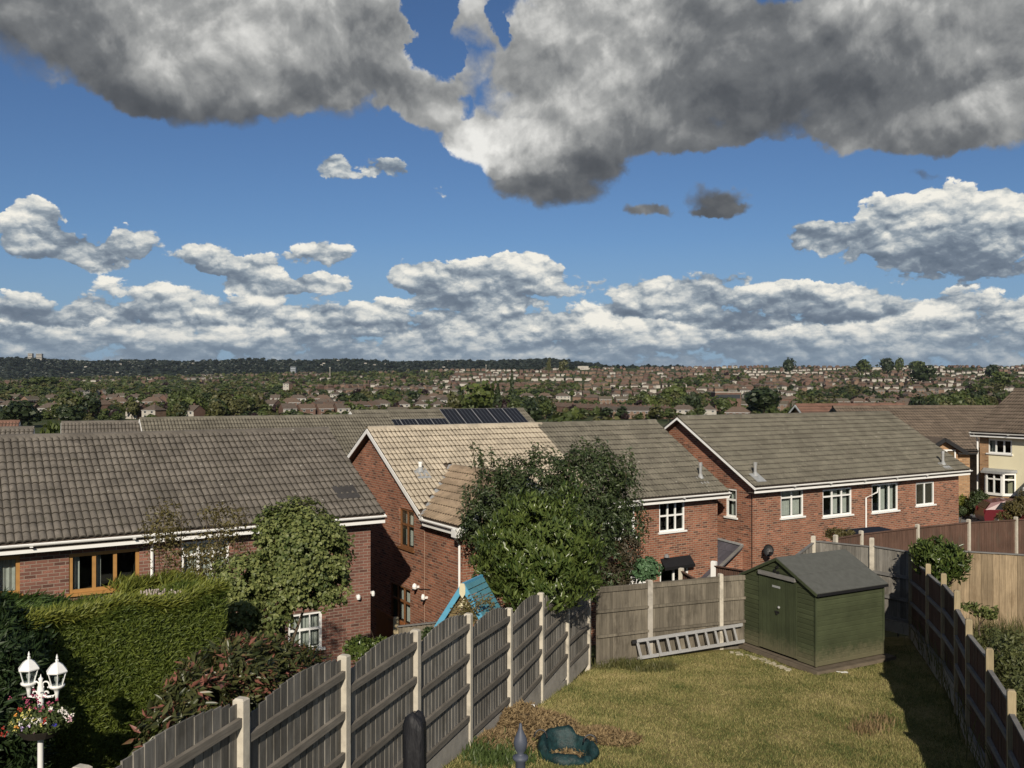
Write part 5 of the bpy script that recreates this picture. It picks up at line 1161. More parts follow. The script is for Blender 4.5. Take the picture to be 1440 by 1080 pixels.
named = [(673, 600, 534, 56, 480, 3, 'large bright green tree behind the solar panels'), (720, 585, 530, 26, 620, 1, 'tall dark conical tree right of the bright green tree'), (700, 590, 548, 40, 520, 0, 'bushy green tree between the solar roof and the dark conical tree'), (640, 590, 545, 36, 540, 2, 'olive tree left of the large bright green tree'), (950, 575, 538, 42, 760, 3, 'bright rounded tree right of the diagonal terraces'), (975, 585, 548, 30, 600, 1, 'dark tree beside the grey roof right of centre'), (940, 592, 572, 26, 520, 0, 'round tree just above the right brick house gable'), (1018, 586, 556, 40, 600, 0, 'spreading green tree right of centre below the flat white-topped block'), (1075, 590, 540, 60, 560, 1, 'wide dark green tree above the right ridge'), (1298, 548, 508, 42, 1500, 1, 'broad dark tree breaking the skyline at the right'), (1408, 548, 519, 36, 1300, 3, 'yellow-green round tree at the right edge'), (1110, 520, 502, 20, 2300, 1, 'round dark tree on the skyline right of centre'), (1215, 520, 504, 26, 2300, 0, 'left of three round trees on the right skyline'), (1248, 520, 501, 22, 2300, 1, 'middle one of three round trees on the right skyline'), (1265, 520, 502, 14, 2300, 0, 'small right one of three round trees on the right skyline'), (1290, 522, 505, 24, 2300, 0, 'round tree right of the skyline group'), (1395, 530, 508, 26, 1900, 1, 'dark ragged tree near the right edge of the skyline'), (772, 522, 500, 9, 2300, 2, 'tall narrow tree on the skyline right of centre'), (792, 522, 505, 15, 2300, 2, 'low rounded tree on the skyline right of centre'), (70, 618, 586, 46, 90, 3, 'feathery pale green tree just above the left roof'), (30, 600, 560, 60, 420, 1, 'wide dark tree at the left edge'), (100, 592, 568, 44, 440, 1, 'dark hedge-like tree above the left roofs'), (60, 545, 527, 50, 1300, 0, 'woodland tree crown at the left edge'), (855, 598, 577, 60, 300, 2, 'olive bush-like tree above the middle roof'), (790, 600, 574, 60, 320, 0, 'dark green tree right of the solar roof'), (745, 604, 562, 40, 400, 1, 'dark tree beside the end of the solar roof')]
for i, (px, yb, yt, w_, Y, m, lab) in enumerate(named):
    p = P(px, yb, Y); h = (yb-yt)/F*Y; r = w_/2/F*Y*1.05; z = z1(p.x, p.y); top = P(px, yt, Y).z; tree(p.x, p.y, r, (top-z)/1.0/ (2.2 if False else 1.06), m, i, lab, conic='conical' in lab)
cand = []
for e in range(21000):
    px = RW.uniform(-80, 1520); yi = 513+79*RW.random(); lim = 529-13*min(1, max(0, (px-250)/500))
    if yi < lim: continue
    Y = Y_at(px, yi)
    if Y is None: continue
    x = (px-720)/F*Y; town = (95 < px < 170 and 556 < yi < 578) or (0 < px < 60 and yi < 545) or (200 < px < 290 and 535 < yi < 545); woody = ((px < 430 and yi < 566) or (px < 620 and yi < 545) or math.sin(px*.021+yi*.11)*math.sin(px*.009-yi*.07+2) > .55) and not town
    if RW.random() > (.95 if woody else .8): continue
    rt = RW.uniform(2.4, 5.2)
    if not woody and clash(px, yi-1.2*rt/Y*F*.5, 2*rt/Y*F, 2.2*rt/Y*F, .62, .50, False) and RW.random() < .80: continue
    cand.append((x+RW.normal()*3, Y+RW.normal()*6, (RW.uniform(4.0, 7.2) if woody else rt), woody))
cand.sort(key=lambda c: c[1]/c[2]); vt = [c for c in cand if abs(c[0]/c[1]) < .575]; near = vt[:270]; idn = {id(c) for c in near}; rest = [c for c in cand if id(c) not in idn]
for i, (x, y, r, wd) in enumerate(near):
    m = RW.choice(5, p=[.36, .24, .26, .10, .04]); cn = (not wd) and RW.random() < .07; tree(x, y, r, r*RW.uniform(1.5, 2.1)+1.0, int(m), i, conic=cn)
label_far(TREC)
lo = [[clump(n_, 500+i, leaf=lf_, lumps=4+i % 3) for i in range(5)] for n_, lf_ in ((110, .24), (34, .40))]
for mi_, mat in enumerate(TM):
    VV, QQ, n = [], [], 0
    for j, (x, y, r, wd) in enumerate(rest):
        if (j*7919 % 100) < (0, 36, 58, 86, 95, 100)[mi_] or (j*7919 % 100) >= (0, 36, 58, 86, 95, 100)[mi_+1]: continue
        V, Q = lo[0 if y < 1300 else 1][j % 5]; h = r*(.75+.2*math.sin(j)); v = V.copy(); v[:, 0] = v[:, 0]*r+x; v[:, 1] = v[:, 1]*r+y; v[:, 2] = v[:, 2]*h+z1(x, y)-.2; VV.append(v); QQ.append(Q+n); n += len(V)
    if VV: link('distant_trees', npmesh('distant_trees', np.vstack(VV), np.vstack(QQ), mat), label='mass of '+('mid-green', 'dark green', 'olive', 'bright green', 'purple')[mi_]+' trees scattered over the far town', cat='trees', kind='stuff')
print('trees', len(cand))
# wooded ridge; its cloud shadow is put into the dark leaf colour
VV, QQ, n = [], [], 0; RM_ = leafmat('ridge_wood', (.010, .016, .010), (.024, .034, .020), trans=.1)
for j in range(9500):
    px = RW.uniform(-120, 960); Y = RW.uniform(3300, 4900); x = (px-720)/F*Y; z = z1(x, Y); yi = HOR-F*z/Y
    if yi > 533: continue
    V, Q = lo[1][j % 5]; r = RW.uniform(6, 15); v = V*np.array([r*1.2, r*1.2, r*.75])+np.array([x, Y, z-2]); VV.append(v); QQ.append(Q+n); n += len(V)
link('ridge_wood', npmesh('ridge_wood', np.vstack(VV), np.vstack(QQ), RM_), label='dark wooded ridge along the skyline', cat='wood', kind='stuff')
hs_ = []
for j in range(34):
    px = RW.uniform(60, 640); Y = RW.uniform(3900, 4700); x = (px-720)/F*Y; hs_.append((x, Y, RW.random()*.6, 2))
V1, Q1, M1 = batch(hs_, [(a*np.array([1, 1, .6])+np.array([0, 0, 8]), b, c) for a, b, c in KA_lo]); link('ridge_houses', npmesh('ridge_houses', V1, Q1, FM, mi=M1), label='tiny pale houses dotted on the dark ridge', cat='houses', kind='stuff')
# ------------------------------------------------------------------ foliage
def leaves(name, pts, nrm, size, aspect, mat, parent=None, up=0.0, droop=0.0, fold=.25, seed=1, jitter=.5, dirv=None, **k):
    """leaf faces at pts: a diamond of two triangles folded on its midrib; long axis follows dirv (or random in the leaf plane)"""
    g = np.random.default_rng(seed); n = len(pts); nm = nrm+g.normal(size=(n, 3))*jitter; nm[:, 2] += up; nm /= np.linalg.norm(nm, axis=1)[:, None]
    d = g.normal(size=(n, 3)) if dirv is None else dirv+g.normal(size=(n, 3))*.35; d[:, 2] -= droop
    t = d-nm*(d*nm).sum(1)[:, None]; t /= np.linalg.norm(t, axis=1)[:, None]+1e-9; b = np.cross(nm, t); s = size*g.uniform(.65, 1.35, (n, 1)); w = s*aspect
    V = np.stack([pts, pts+t*s*.45-b*w*.5+nm*w*fold, pts+t*s, pts+t*s*.45+b*w*.5+nm*w*fold], 1).reshape(-1, 3); i = np.arange(n)*4
    Fq = np.vstack([np.stack([i, i+1, i+2], 1), np.stack([i, i+2, i+3], 1)]); return link(name, npmesh(name, V, Fq, mat), parent, **k)
def cloud(blobs, n, seed=1, gap=.35, shell=.45, freq=4.0, flat=1.0):
    """points through a crown made of lobes; gap drops whole patches so that what is behind shows"""
    g = np.random.default_rng(seed); B = np.array([[*b[0], b[1], b[2]] for b in blobs], float); wts = (B[:, 3]**2*B[:, 4]); wts /= wts.sum(); k = g.choice(len(B), n, p=wts)
    d = g.normal(size=(n, 3)); d /= np.linalg.norm(d, axis=1)[:, None]; lump = 1+.16*np.sin(d[:, 0]*5+k*1.7)*np.sin(d[:, 1]*6+k)+.12*np.sin(d[:, 2]*9+d[:, 0]*7+k*2.3)
    r = (shell+(1-shell)*g.random(n)**.5)*lump; p = B[k, :3]+d*r[:, None]*np.stack([B[k, 3], B[k, 3], B[k, 4]], 1)
    q = p*freq; s = np.sin(q[:, 0]*1.3+np.sin(q[:, 2]*1.7))*np.sin(q[:, 1]*1.1+np.sin(q[:, 0]*2.1))*np.sin(q[:, 2]*1.9+q[:, 0]*.6+1); keep = s > -1+2*gap*.5+0*s if gap <= 0 else (s > np.quantile(s, gap)); return p[keep], d[keep]
def limbs(name, base, tips, r0, mat=BARK, parent=None, seed=1):
    g = random.Random(seed); m = MB(); base = Vector(base); mid = base.lerp(sum((Vector(t) for t in tips), Vector())/len(tips), .4); m.tube([base, base.lerp(mid, .5)+Vector((g.uniform(-.04, .04), 0, 0)), mid], [r0, r0*.85, r0*.7], 7)
    for t in tips:
        t = Vector(t); a = mid.lerp(t, .5)+Vector((g.uniform(-.1, .1), g.uniform(-.1, .1), g.uniform(-.05, .12))); m.tube([mid-(t-mid)*.05, a, t], [r0*.5, r0*.3, r0*.12], 5)
        for q in range(2): b = a.lerp(t, g.uniform(.1, .8)); m.tube([b, b+Vector((g.uniform(-.35, .35), g.uniform(-.3, .3), g.uniform(.0, .35)))], [r0*.16, r0*.05], 4)
    return m.build(name, mat, parent, smooth=False)
def blob(px, py, Y, rpx, rz=None): p = P(px, py, Y); return (tuple(p), rpx/F*Y, (rz or rpx)/F*Y)
def zgr(x, y, d=.0): return z1(x, y)-d
L_HEDGE = leafmat('hedge_leaf', (.064, .100, .018), (.175, .215, .036), trans=.33)
L_HEDGED = leafmat('dark_conifer_leaf', (.012, .028, .010), (.040, .066, .020), trans=.2)  # shade from the way it faces, put into a darker leaf colour
L_YEL = leafmat('golden_conifer_leaf', (.10, .13, .022), (.24, .25, .045), trans=.3)
L_MAPLE = leafmat('maple_leaf', (.046, .075, .018), (.25, .275, .095), trans=.28)
L_DARK = leafmat('dark_tree_leaf', (.024, .040, .015), (.066, .090, .032), trans=.2, rough=.42)
L_LAUREL = leafmat('laurel_leaf', (.026, .050, .012), (.130, .168, .042), trans=.2, rough=.28)
L_PHOT = leafmat('photinia_leaf', (.030, .042, .016), (.090, .095, .034), third=(.23, .095, .070), trans=.2, rough=.35)
L_OLIVE = leafmat('thin_olive_leaf', (.075, .060, .020), (.15, .13, .045), trans=.3)
L_IVY = leafmat('variegated_ivy_leaf', (.04, .085, .035), (.13, .23, .11), trans=.25)
L_BRN = leafmat('brown_shrub_leaf', (.040, .036, .022), (.085, .070, .040), trans=.2)
L_DRY = leafmat('dry_clippings', (.13, .085, .04), (.34, .25, .13), trans=.2, rough=.8)
DRYS = plain('dry_flower_stem', (.42, .36, .33), .9, .1, .2, 12)
# clipped conifer hedge: face towards us
def hedge(name, label, A, B, zt, zb, dep, n, mat, size, seed, lean=(.5, 0, .55), rough=.08, aspect=.22):
    g = np.random.default_rng(seed); o = empty(name, (0, 0, 0), label=label, cat='hedge'); A, B = np.array(A), np.array(B); d = (B-A)/np.linalg.norm(B-A); f = np.array([d[1], -d[0]])
    L = np.linalg.norm(B-A); t = g.random(n)*L; top = g.random(n) < .28; z = np.where(top, 1.0, g.random(n)); w = np.where(top, g.random(n)*dep, 0.0); H = zt+.05*np.sin(t*2.2)+.04*np.sin(t*5.1+1)
    bulge = rough*(np.sin(t*3.1+z*4)*np.sin(z*7+t*1.3)); x = A[0]+d[0]*t-f[0]*w+f[0]*bulge; y = A[1]+d[1]*t-f[1]*w+f[1]*bulge; Z = zb+(H-zb)*z+g.normal(size=n)*.02
    out = np.stack([np.where(top, 0, f[0])*1.0, np.where(top, 0, f[1])*1.0, np.where(top, 1.0, .15)], 1); dv = np.array([lean]*n)+out*.5
    pts = np.stack([x, y, Z], 1)-out*g.random((n, 1))*.12; leaves('foliage', pts, out, size, aspect, mat, o, seed=seed, jitter=.45, dirv=dv)
    k2 = n//9; t = g.random(k2)*L; w = g.random(k2)*.25; x = A[0]+d[0]*t-f[0]*w; y = A[1]+d[1]*t-f[1]*w; pt2 = np.stack([x, y, zt+.05*np.sin(t*2.2)+.04*np.sin(t*5.1+1)+g.normal(size=k2)*.03+.02], 1); leaves('growing_tips', pt2, np.tile([0, -.6, .8], (k2, 1)), size*1.7, aspect*.8, L_YEL, o, seed=seed+50, jitter=.5, dirv=np.array([[.7, 0, 1.0]]*k2))['kind'] = 'stuff'
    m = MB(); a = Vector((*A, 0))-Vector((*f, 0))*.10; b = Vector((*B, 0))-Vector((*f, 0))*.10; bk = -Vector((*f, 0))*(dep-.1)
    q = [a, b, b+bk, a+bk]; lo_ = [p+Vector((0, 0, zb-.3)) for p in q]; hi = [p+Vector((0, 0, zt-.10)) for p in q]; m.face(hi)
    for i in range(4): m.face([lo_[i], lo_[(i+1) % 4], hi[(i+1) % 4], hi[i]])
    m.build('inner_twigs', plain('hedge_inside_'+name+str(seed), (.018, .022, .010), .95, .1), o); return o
pa, pb = P(30, 900, 10.7), P(318, 900, 12.9)
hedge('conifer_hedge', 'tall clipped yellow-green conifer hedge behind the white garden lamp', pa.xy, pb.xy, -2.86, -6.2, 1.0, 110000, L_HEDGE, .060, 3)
# darker loose conifers at the far left and along the hedge foot
o = empty('conifer', P(0, 1100, 10.4), label='dark loose conifer at the left edge beside the clipped hedge', cat='conifer'); o.location = (0, 0, 0)
p, d = cloud([blob(-50, 930, 10.4, 100, 85), blob(-15, 1010, 10.2, 66, 66), blob(-40, 1060, 10.0, 90, 80), blob(15, 1070, 10.1, 45, 36)], 27000, 4, .12, .7); leaves('foliage', p, d, .12, .25, L_HEDGED, o, seed=4, dirv=d+np.array([.3, 0, .2]), jitter=.5)
limbs('trunk', (P(0, 1000, 10.6).x, 10.6, -6), [P(-20, 900, 10.6), P(20, 940, 10.6)], .06, parent=o)
o = empty('juniper', (0, 0, 0), label='dark spreading juniper with feathery tips behind the hedge at the left edge', cat='juniper')
p, d = cloud([blob(-10, 868, 12.6, 60, 26), blob(45, 862, 12.4, 50, 20), blob(90, 862, 12.6, 26, 10)], 9000, 5, .15, .5); leaves('foliage', p, d, .16, .13, leafmat('juniper_leaf', (.03, .06, .015), (.09, .14, .03)), o, seed=5, dirv=np.array([[1.0, 0, .3]]*len(p)), jitter=.4)
limbs('trunk', (P(20, 900, 12.7).x, 12.7, -6), [P(0, 870, 12.6), P(60, 865, 12.6)], .04, parent=o)
o = empty('golden_conifer', (0, 0, 0), label='yellow-green feathery conifer behind the clipped hedge, under the golden oak window', cat='conifer')
p, d = cloud([blob(215, 832, 14.2, 46, 9), blob(275, 832, 14.2, 30, 12), blob(182, 826, 14.4, 26, 7), blob(240, 822, 14.4, 34, 9)], 6500, 6, .2, .45); leaves('foliage', p, d, .17, .12, L_YEL, o, seed=6, dirv=np.array([[.8, 0, .6]]*len(p))*1.0+d*.5, jitter=.4)
limbs('trunk', (P(230, 900, 14.5).x, 14.5, -6.5), [P(200, 845, 14.3), P(270, 840, 14.3)], .04, parent=o)
def stems(name, label, px0, px1, pyb, pyt, Y, n, mat, cat, seed, flower=None):
    g = random.Random(seed); o = empty(name, (0, 0, 0), label=label, cat=cat); m = MB(); m2 = MB()
    for i in range(n):
        x = g.uniform(px0, px1); a = P(x, pyb+g.uniform(-2, 6), Y+g.uniform(-.2, .2)); top = P(x+g.uniform(-6, 10), g.uniform(pyt, (pyt+pyb)/2), Y+g.uniform(-.2, .2)); m.tube([a-Vector((0, 0, .5)), a, a.lerp(top, .6)+Vector((.01, 0, 0)), top], [.008, .008, .008, .011], 4)
        m2.tube([a.lerp(top, .6), top], [.014, .009], 4)
    m.build('stem', mat, o); o2 = m2.build('flower_spike', flower or mat, o); 
    o2['kind'] = 'stuff'; return o
stems('lavender', 'dried pale flower stems rising behind the left part of the hedge top', 132, 196, 864, 840, 12.15, 110, DRYS, 'dried flowers', 1); stems('lavender', 'dried pale flower stems rising behind the right part of the hedge top', 200, 268, 856, 828, 12.95, 100, DRYS, 'dried flowers', 2)
# round maple
o = empty('round_tree', (0, 0, 0), label='rounded light-green tree in front of the left house, its lower lobes reaching over the hedge', cat='tree')
p, d = cloud([blob(425, 765, 15.0, 62, 60), blob(452, 790, 15.0, 42, 52), blob(395, 740, 15.1, 36, 34), blob(345, 815, 14.6, 44, 40), blob(330, 850, 14.4, 42, 36), blob(375, 860, 14.8, 40, 42), blob(448, 828, 15.0, 36, 28), blob(405, 810, 15, 60, 50), blob(478, 830, 15, 18, 22), blob(350, 890, 14.4, 40, 22)], 40000, 8, .33, .62, 6.5); leaves('foliage', p, d, .064, .85, L_MAPLE, o, seed=8, up=.5, droop=.3)
limbs('trunk', (P(372, 930, 15).x, 15, -6.8), [P(400, 800, 15), P(345, 850, 14.6), P(440, 820, 15), P(420, 750, 15), P(385, 850, 14.8)], .10, parent=o)
# thin shrub trees
for i, (bl, n, lab) in enumerate((([blob(232, 745, 16, 34, 40), blob(250, 790, 16, 32, 30), blob(240, 715, 16, 14, 16)], 2600, 'thin brownish tree with sparse leaves in front of the left roof'), ([blob(305, 775, 15.6, 42, 36), blob(325, 735, 15.6, 30, 30), blob(300, 722, 15.6, 22, 16), blob(285, 810, 15.6, 34, 22)], 3300, 'thin olive-leaved tree between the brownish tree and the rounded one'))):
    o = empty('thin_tree', (0, 0, 0), label=lab, cat='tree'); p, d = cloud(bl, n, 20+i, .35, .2, 9); leaves('foliage', p, d, .055, .55, L_OLIVE, o, seed=20+i, droop=.3)
    c = bl[0][0]; limbs('trunk', (c[0]+.1, c[1], -6.8), [Vector(b[0])+Vector((random.uniform(-.2, .2), 0, b[2]*.6)) for b in bl for _ in range(2)], .035, parent=o)
# photinia
o = empty('photinia', (0, 0, 0), label='photinia shrub with red leaf tips spilling over the near fence on the left', cat='shrub')
p, d = cloud([blob(235, 1030, 9.8, 40, 34), blob(280, 990, 10.6, 52, 44), blob(330, 960, 11.4, 55, 48), blob(385, 945, 12.4, 50, 40), blob(425, 945, 13.2, 34, 30), blob(345, 920, 12.0, 40, 22), blob(290, 945, 11.4, 35, 20), blob(410, 925, 13.0, 34, 14)], 9500, 9, .2, .55, 5); dv = d*.9+np.array([.3, 0, .5]); leaves('foliage', p, d, .140, .30, L_PHOT, o, seed=9, dirv=dv, up=.4, droop=.2, jitter=.6)
limbs('trunk', (P(330, 1000, 11.6).x, 11.6, -6), [P(250, 1000, 10.4), P(300, 960, 11), P(350, 940, 11.6), P(400, 940, 12.6)], .05, parent=o)
# big dark tree and the laurel before it
o = empty('dark_tree', (0, 0, 0), label='large dark green tree standing in front of the middle house', cat='tree')
p, d = cloud([blob(700, 705, 23.6, 50, 52), blob(690, 745, 23.6, 44, 40), blob(755, 690, 23.6, 60, 56), blob(825, 685, 23.6, 62, 58), blob(868, 720, 23.6, 40, 50), blob(838, 650, 23.6, 26, 34), blob(800, 740, 23.4, 80, 60), blob(730, 740, 23.4, 60, 50), blob(720, 665, 23.6, 30, 26), blob(870, 665, 23.6, 30, 30), blob(890, 745, 23.4, 22, 22), blob(665, 720, 23.5, 22, 20), blob(850, 800, 23.2, 50, 50), blob(700, 800, 23.2, 40, 40)], 52000, 10, .30, .58, 3.6); leaves('foliage', p, d, .105, .42, L_DARK, o, seed=10, droop=.7, up=.35, jitter=.6)
rg = random.Random(4); tw = []
for q in range(46): a_ = rg.uniform(0, 6.28); tw.append(P(rg.uniform(655, 890), rg.uniform(622, 690), 23.6+rg.uniform(-.6, .6)))
m = MB(); pts = []
for t in tw:
    a = t-Vector((0, 0, rg.uniform(.5, .9))); t2 = t+Vector((rg.uniform(-.12, .12), 0, rg.uniform(-.1, .1))); m.tube([a, t2], [.012, .004], 4); pts += [np.array(a.lerp(t2, s)) for s in np.linspace(.2, 1, 16)]
m.build('shoot', BARK, o)['kind'] = 'stuff'
pts = np.repeat(np.array(pts), 3, 0)+np.random.default_rng(3).normal(size=(len(pts)*3, 3))*.035; leaves('foliage', pts, np.random.default_rng(4).normal(size=pts.shape), .10, .42, L_DARK, o, seed=12, droop=.8, up=.4)
limbs('trunk', (P(780, 850, 23.8).x, 23.8, -8), [P(700, 720, 23.6), P(760, 690, 23.6), P(830, 670, 23.6), P(870, 730, 23.6), P(800, 700, 23.6)], .14, parent=o)
o = empty('cherry_laurel', (0, 0, 0), label='glossy upright cherry laurel behind the left fence, lighter than the dark tree', cat='shrub')
p, d = cloud([blob(755, 780, 19.2, 74, 66), blob(715, 790, 19.2, 46, 44), blob(800, 775, 19.2, 44, 50), blob(745, 725, 19.2, 40, 32), blob(797, 705, 19.2, 20, 30), blob(778, 725, 19.2, 24, 24), blob(700, 755, 19.2, 22, 24), blob(760, 830, 18.8, 66, 30), blob(820, 810, 19.4, 26, 30)], 21000, 11, .24, .60, 4.4); leaves('foliage', p, d, .145, .32, L_LAUREL, o, seed=11, dirv=d*.7+np.array([0, 0, 1.0]), jitter=.55)
limbs('trunk', (P(755, 860, 19.3).x, 19.3, -7.5), [P(715, 780, 19.2), P(755, 750, 19.2), P(800, 730, 19.2)], .08, parent=o)
def shrub(name, label, cat, bl, n, size, asp, mat, seed, gap=.25, dirv=None, shell=.5, **k):
    o = empty(name, (0, 0, 0), label=label, cat=cat); p, d = cloud(bl, n, seed, gap, shell, 6); leaves('foliage', p, d, size, asp, mat, o, seed=seed, dirv=None if dirv is None else d*.6+np.array([dirv]), **k)
    c = bl[0]; limbs('stem', (c[0][0], c[0][1], c[0][2]-c[2]*1.3-.4), [b[0] for b in bl], .03, parent=o); return o
shrub('shrub', 'dark reddish-brown shrub under the right side of the dark tree', 'shrub', [blob(882, 778, 23.0, 22, 30), blob(868, 812, 23.0, 24, 22)], 3400, .09, .4, L_BRN, 31)
shrub('ivy', 'bright variegated ivy clump above the back fence post', 'ivy', [blob(911, 799, 22.6, 17, 15), blob(903, 806, 22.6, 12, 10)], 2600, .07, .8, L_IVY, 32, gap=.1)
shrub('laurel_bush', 'glossy laurel bush behind the far corner post of the right fence', 'shrub', [blob(1322, 786, 22.3, 33, 27), blob(1302, 780, 22.6, 18, 18), blob(1338, 798, 22.2, 20, 22), blob(1320, 812, 22.2, 20, 14)], 6500, .13, .34, L_LAUREL, 33, dirv=(0, 0, .6))
shrub('shrub', 'small climber leaves on the tan fence', 'climber', [blob(1378, 858, 20.5, 10, 8), blob(1360, 853, 20.6, 12, 3), blob(1392, 862, 20.3, 10, 8)], 420, .11, .5, L_MAPLE, 34)
shrub('shrub', 'leafy shrub over the fence left of the blue playhouse', 'shrub', [blob(507, 912, 15.0, 22, 14), blob(535, 906, 15.2, 14, 8)], 1700, .08, .5, L_LAUREL, 35)
shrub('shrub', 'small dark shrub at the foot of the blue playhouse', 'shrub', [blob(604, 892, 15.6, 14, 8)], 700, .07, .5, L_DARK, 36)
shrub('shrub', 'twiggy olive-brown shrub in front of the red car', 'shrub', [blob(1432, 716, 33, 18, 14), blob(1412, 727, 33, 10, 8), blob(1442, 705, 33, 12, 16)], 4600, .085, .5, L_OLIVE, 37, gap=.2)
shrub('shrub', 'golden shrub by the drive left of the dark one', 'shrub', [blob(1353, 707, 44, 10, 10), blob(1360, 715, 44, 9, 9)], 2400, .11, .5, L_YEL, 38)
shrub('shrub', 'dark rounded shrub at the foot of the cream house downpipe', 'shrub', [blob(1376, 702, 43, 12, 13), blob(1370, 710, 43, 10, 8)], 2600, .10, .5, L_DARK, 39, gap=.1)
shrub('shrub', 'small grey-green ball shrub below the golden one', 'shrub', [blob(1351, 718, 41, 7, 6)], 1400, .08, .5, L_DARK, 40, gap=.05)
shrub('shrub', 'low twiggy shrub behind the red-brown fence in front of the right house', 'shrub', [blob(1177, 751, 27.5, 16, 8), blob(1192, 750, 27.5, 10, 6)], 1500, .08, .4, L_OLIVE, 41)
def weeds(name, label, pts, n, hgt, mat, seed, spread=.25, w=.014, cat='weeds'):
    g = np.random.default_rng(seed); k = g.integers(0, len(pts), n); b = np.array([pts[i] for i in k])+g.normal(size=(n, 3))*np.array([spread, spread, .02]); h = hgt*g.uniform(.4, 1.2, n); dx = g.normal(size=(n, 2))*.28; t = b.copy(); t[:, 2] += h; t[:, :2] += dx*h[:, None]; mid = (b+t)/2; mid[:, 2] += h*.12
    a = g.random(n)*3.14; ww = np.stack([np.cos(a), np.sin(a), 0*a], 1)*w; V = np.stack([b-ww, b+ww, mid+ww*.8, mid-ww*.8, t], 1).reshape(-1, 3); i = np.arange(n)*5
    Fq = np.vstack([np.stack([i, i+1, i+2], 1), np.stack([i, i+2, i+3], 1), np.stack([i+3, i+2, i+4], 1)]); return link(name, npmesh(name, V, Fq, mat), label=label, cat=cat, kind='stuff')
GR = leafmat('long_grass', (.06, .075, .022), (.16, .15, .06), trans=.3)
pp = [tuple(Vector((rf(y)+dx, y, -6.3))) for y in np.linspace(13, 22, 16) for dx in (.5, 1.0, 1.6, 2.2)]
weeds('tall_weeds', 'tall weeds and grasses on the far side of the right fence', pp, 11000, .75, GR, 51, .3, .010)
shrub('shrub', 'overgrown shrub beyond the right fence below the tan fence', 'shrub', [blob(1425, 930, 15.5, 34, 40), blob(1400, 905, 17.5, 26, 24), blob(1445, 985, 14.2, 34, 40)], 5200, .085, .4, leafmat('weedy_leaf', (.045, .06, .02), (.13, .14, .05)), 42)
# lawn grass blades
def grass():
    g = np.random.default_rng(77); n = 210000; y = 8.5+14.4*g.random(n)**.80; s = g.random(n); x0 = -2.4948+(y-8.4)*.3328; ry = np.array([6, 11.3, 13.0, 14.7, 16.4, 18.1, 19.8, 21.5, 23.4]); rx = np.array([4.9, 6.49, 7.12, 7.70, 8.22, 8.84, 9.38, 9.82, 10.25]); x1 = np.interp(y, ry, rx); x = x0+.08+(x1-x0-.16)*s
    ymax = np.interp(x, [1.8, 3.37, 5.22, 7.1, 8.3, 10.3], [21.2, 22.2, 22.7, 23.2, 24, 23.3]); k = y < ymax-.08; u = np.array([P(1046, 905, 23.0).x-P(1147.5, 940, 20.9).x, 23.0-20.9]); A = np.array(P(1147.5, 940, 20.9).xy); u /= np.linalg.norm(u); v = np.array([u[1], -u[0]]); dx = np.stack([x, y], 1)-A; k &= ~((dx@u > -.1) & (dx@u < 2.5) & (dx@v > -.1) & (dx@v < 2.5))
    pat = np.sin(x*1.9+np.sin(y*1.3)*1.5)*np.sin(y*1.6+x*.7)+.5*np.sin(x*4.3+y*2)*np.sin(y*5.1-x); x, y, pat = x[k], y[k], pat[k]; n = len(x); z = zl(x, y)-.005
    h = (.030+.028*g.random(n))*(1+.35*np.clip(-pat, -1, 1.4)); edge = np.exp(-((x-lf(y))/.22)**2)*1.1; h *= 1+edge; a = g.random(n)*6.28; w = .0060; dirx = g.normal(size=(n, 2))*.6; b = np.stack([x, y, z], 1); ww = np.stack([np.cos(a), np.sin(a), 0*a], 1)*w; t = b+np.stack([dirx[:, 0]*h, dirx[:, 1]*h, h], 1)
    V = np.stack([b-ww, b+ww, t], 1).reshape(-1, 3); Fq = np.arange(3*n).reshape(n, 3)
    m, t_, N, bb = newmat('grass_blade', .7, .25); ps = pos(N); nn = N.noise(ps, 0.62, 8, 0.66); n2 = N.noise(ps, 9, 5, .7); r_ = N.node('ShaderNodeNewGeometry').outputs['Random Per Island']
    c = N.ramp(N.m('ADD', N.m('ADD', N.m('MULTIPLY', nn, 0.72), N.m('MULTIPLY', n2, 0.22)), N.m('MULTIPLY', N.m('SUBTRACT', r_, .3), .26)), [(0.36, (0.066, 0.094, 0.026)), (0.48, (0.155, 0.160, 0.050)), (0.58, (0.29, 0.255, 0.10)), (0.74, (0.40, 0.33, 0.155))]); t_.links.new(c, bb.inputs['Base Color'])
    link('grass', npmesh('grass', V, Fq, m), label='patchy sun-dried mown grass of the lawn', cat='grass', kind='stuff')
grass()
def gpt(px, py, dz=0): w = lawnpt(px, py); return (w.x, w.y, w.z+dz)
weeds('weed_clump', 'dry weed tuft at the shadow edge on the right of the lawn', [gpt(1225, 1025), gpt(1238, 1015), gpt(1210, 1030)], 420, .16, L_DRY, 52, .14, .007)
weeds('weed_clump', 'green weeds at the foot of the back fence left of the ladder', [gpt(x, y) for x, y in ((870, 935), (890, 938), (910, 945), (935, 940), (850, 938))], 1500, .16, GR, 53, .16, .009)
weeds('weed_clump', 'green weeds along the foot of the left fence near the clippings', [gpt(x, y) for x, y in ((660, 1055), (680, 1050), (700, 1060), (720, 1070), (690, 1075), (672, 1068))], 2600, .13, leafmat('green_weed', (.04, .07, .02), (.10, .14, .04)), 54, .16, .012)
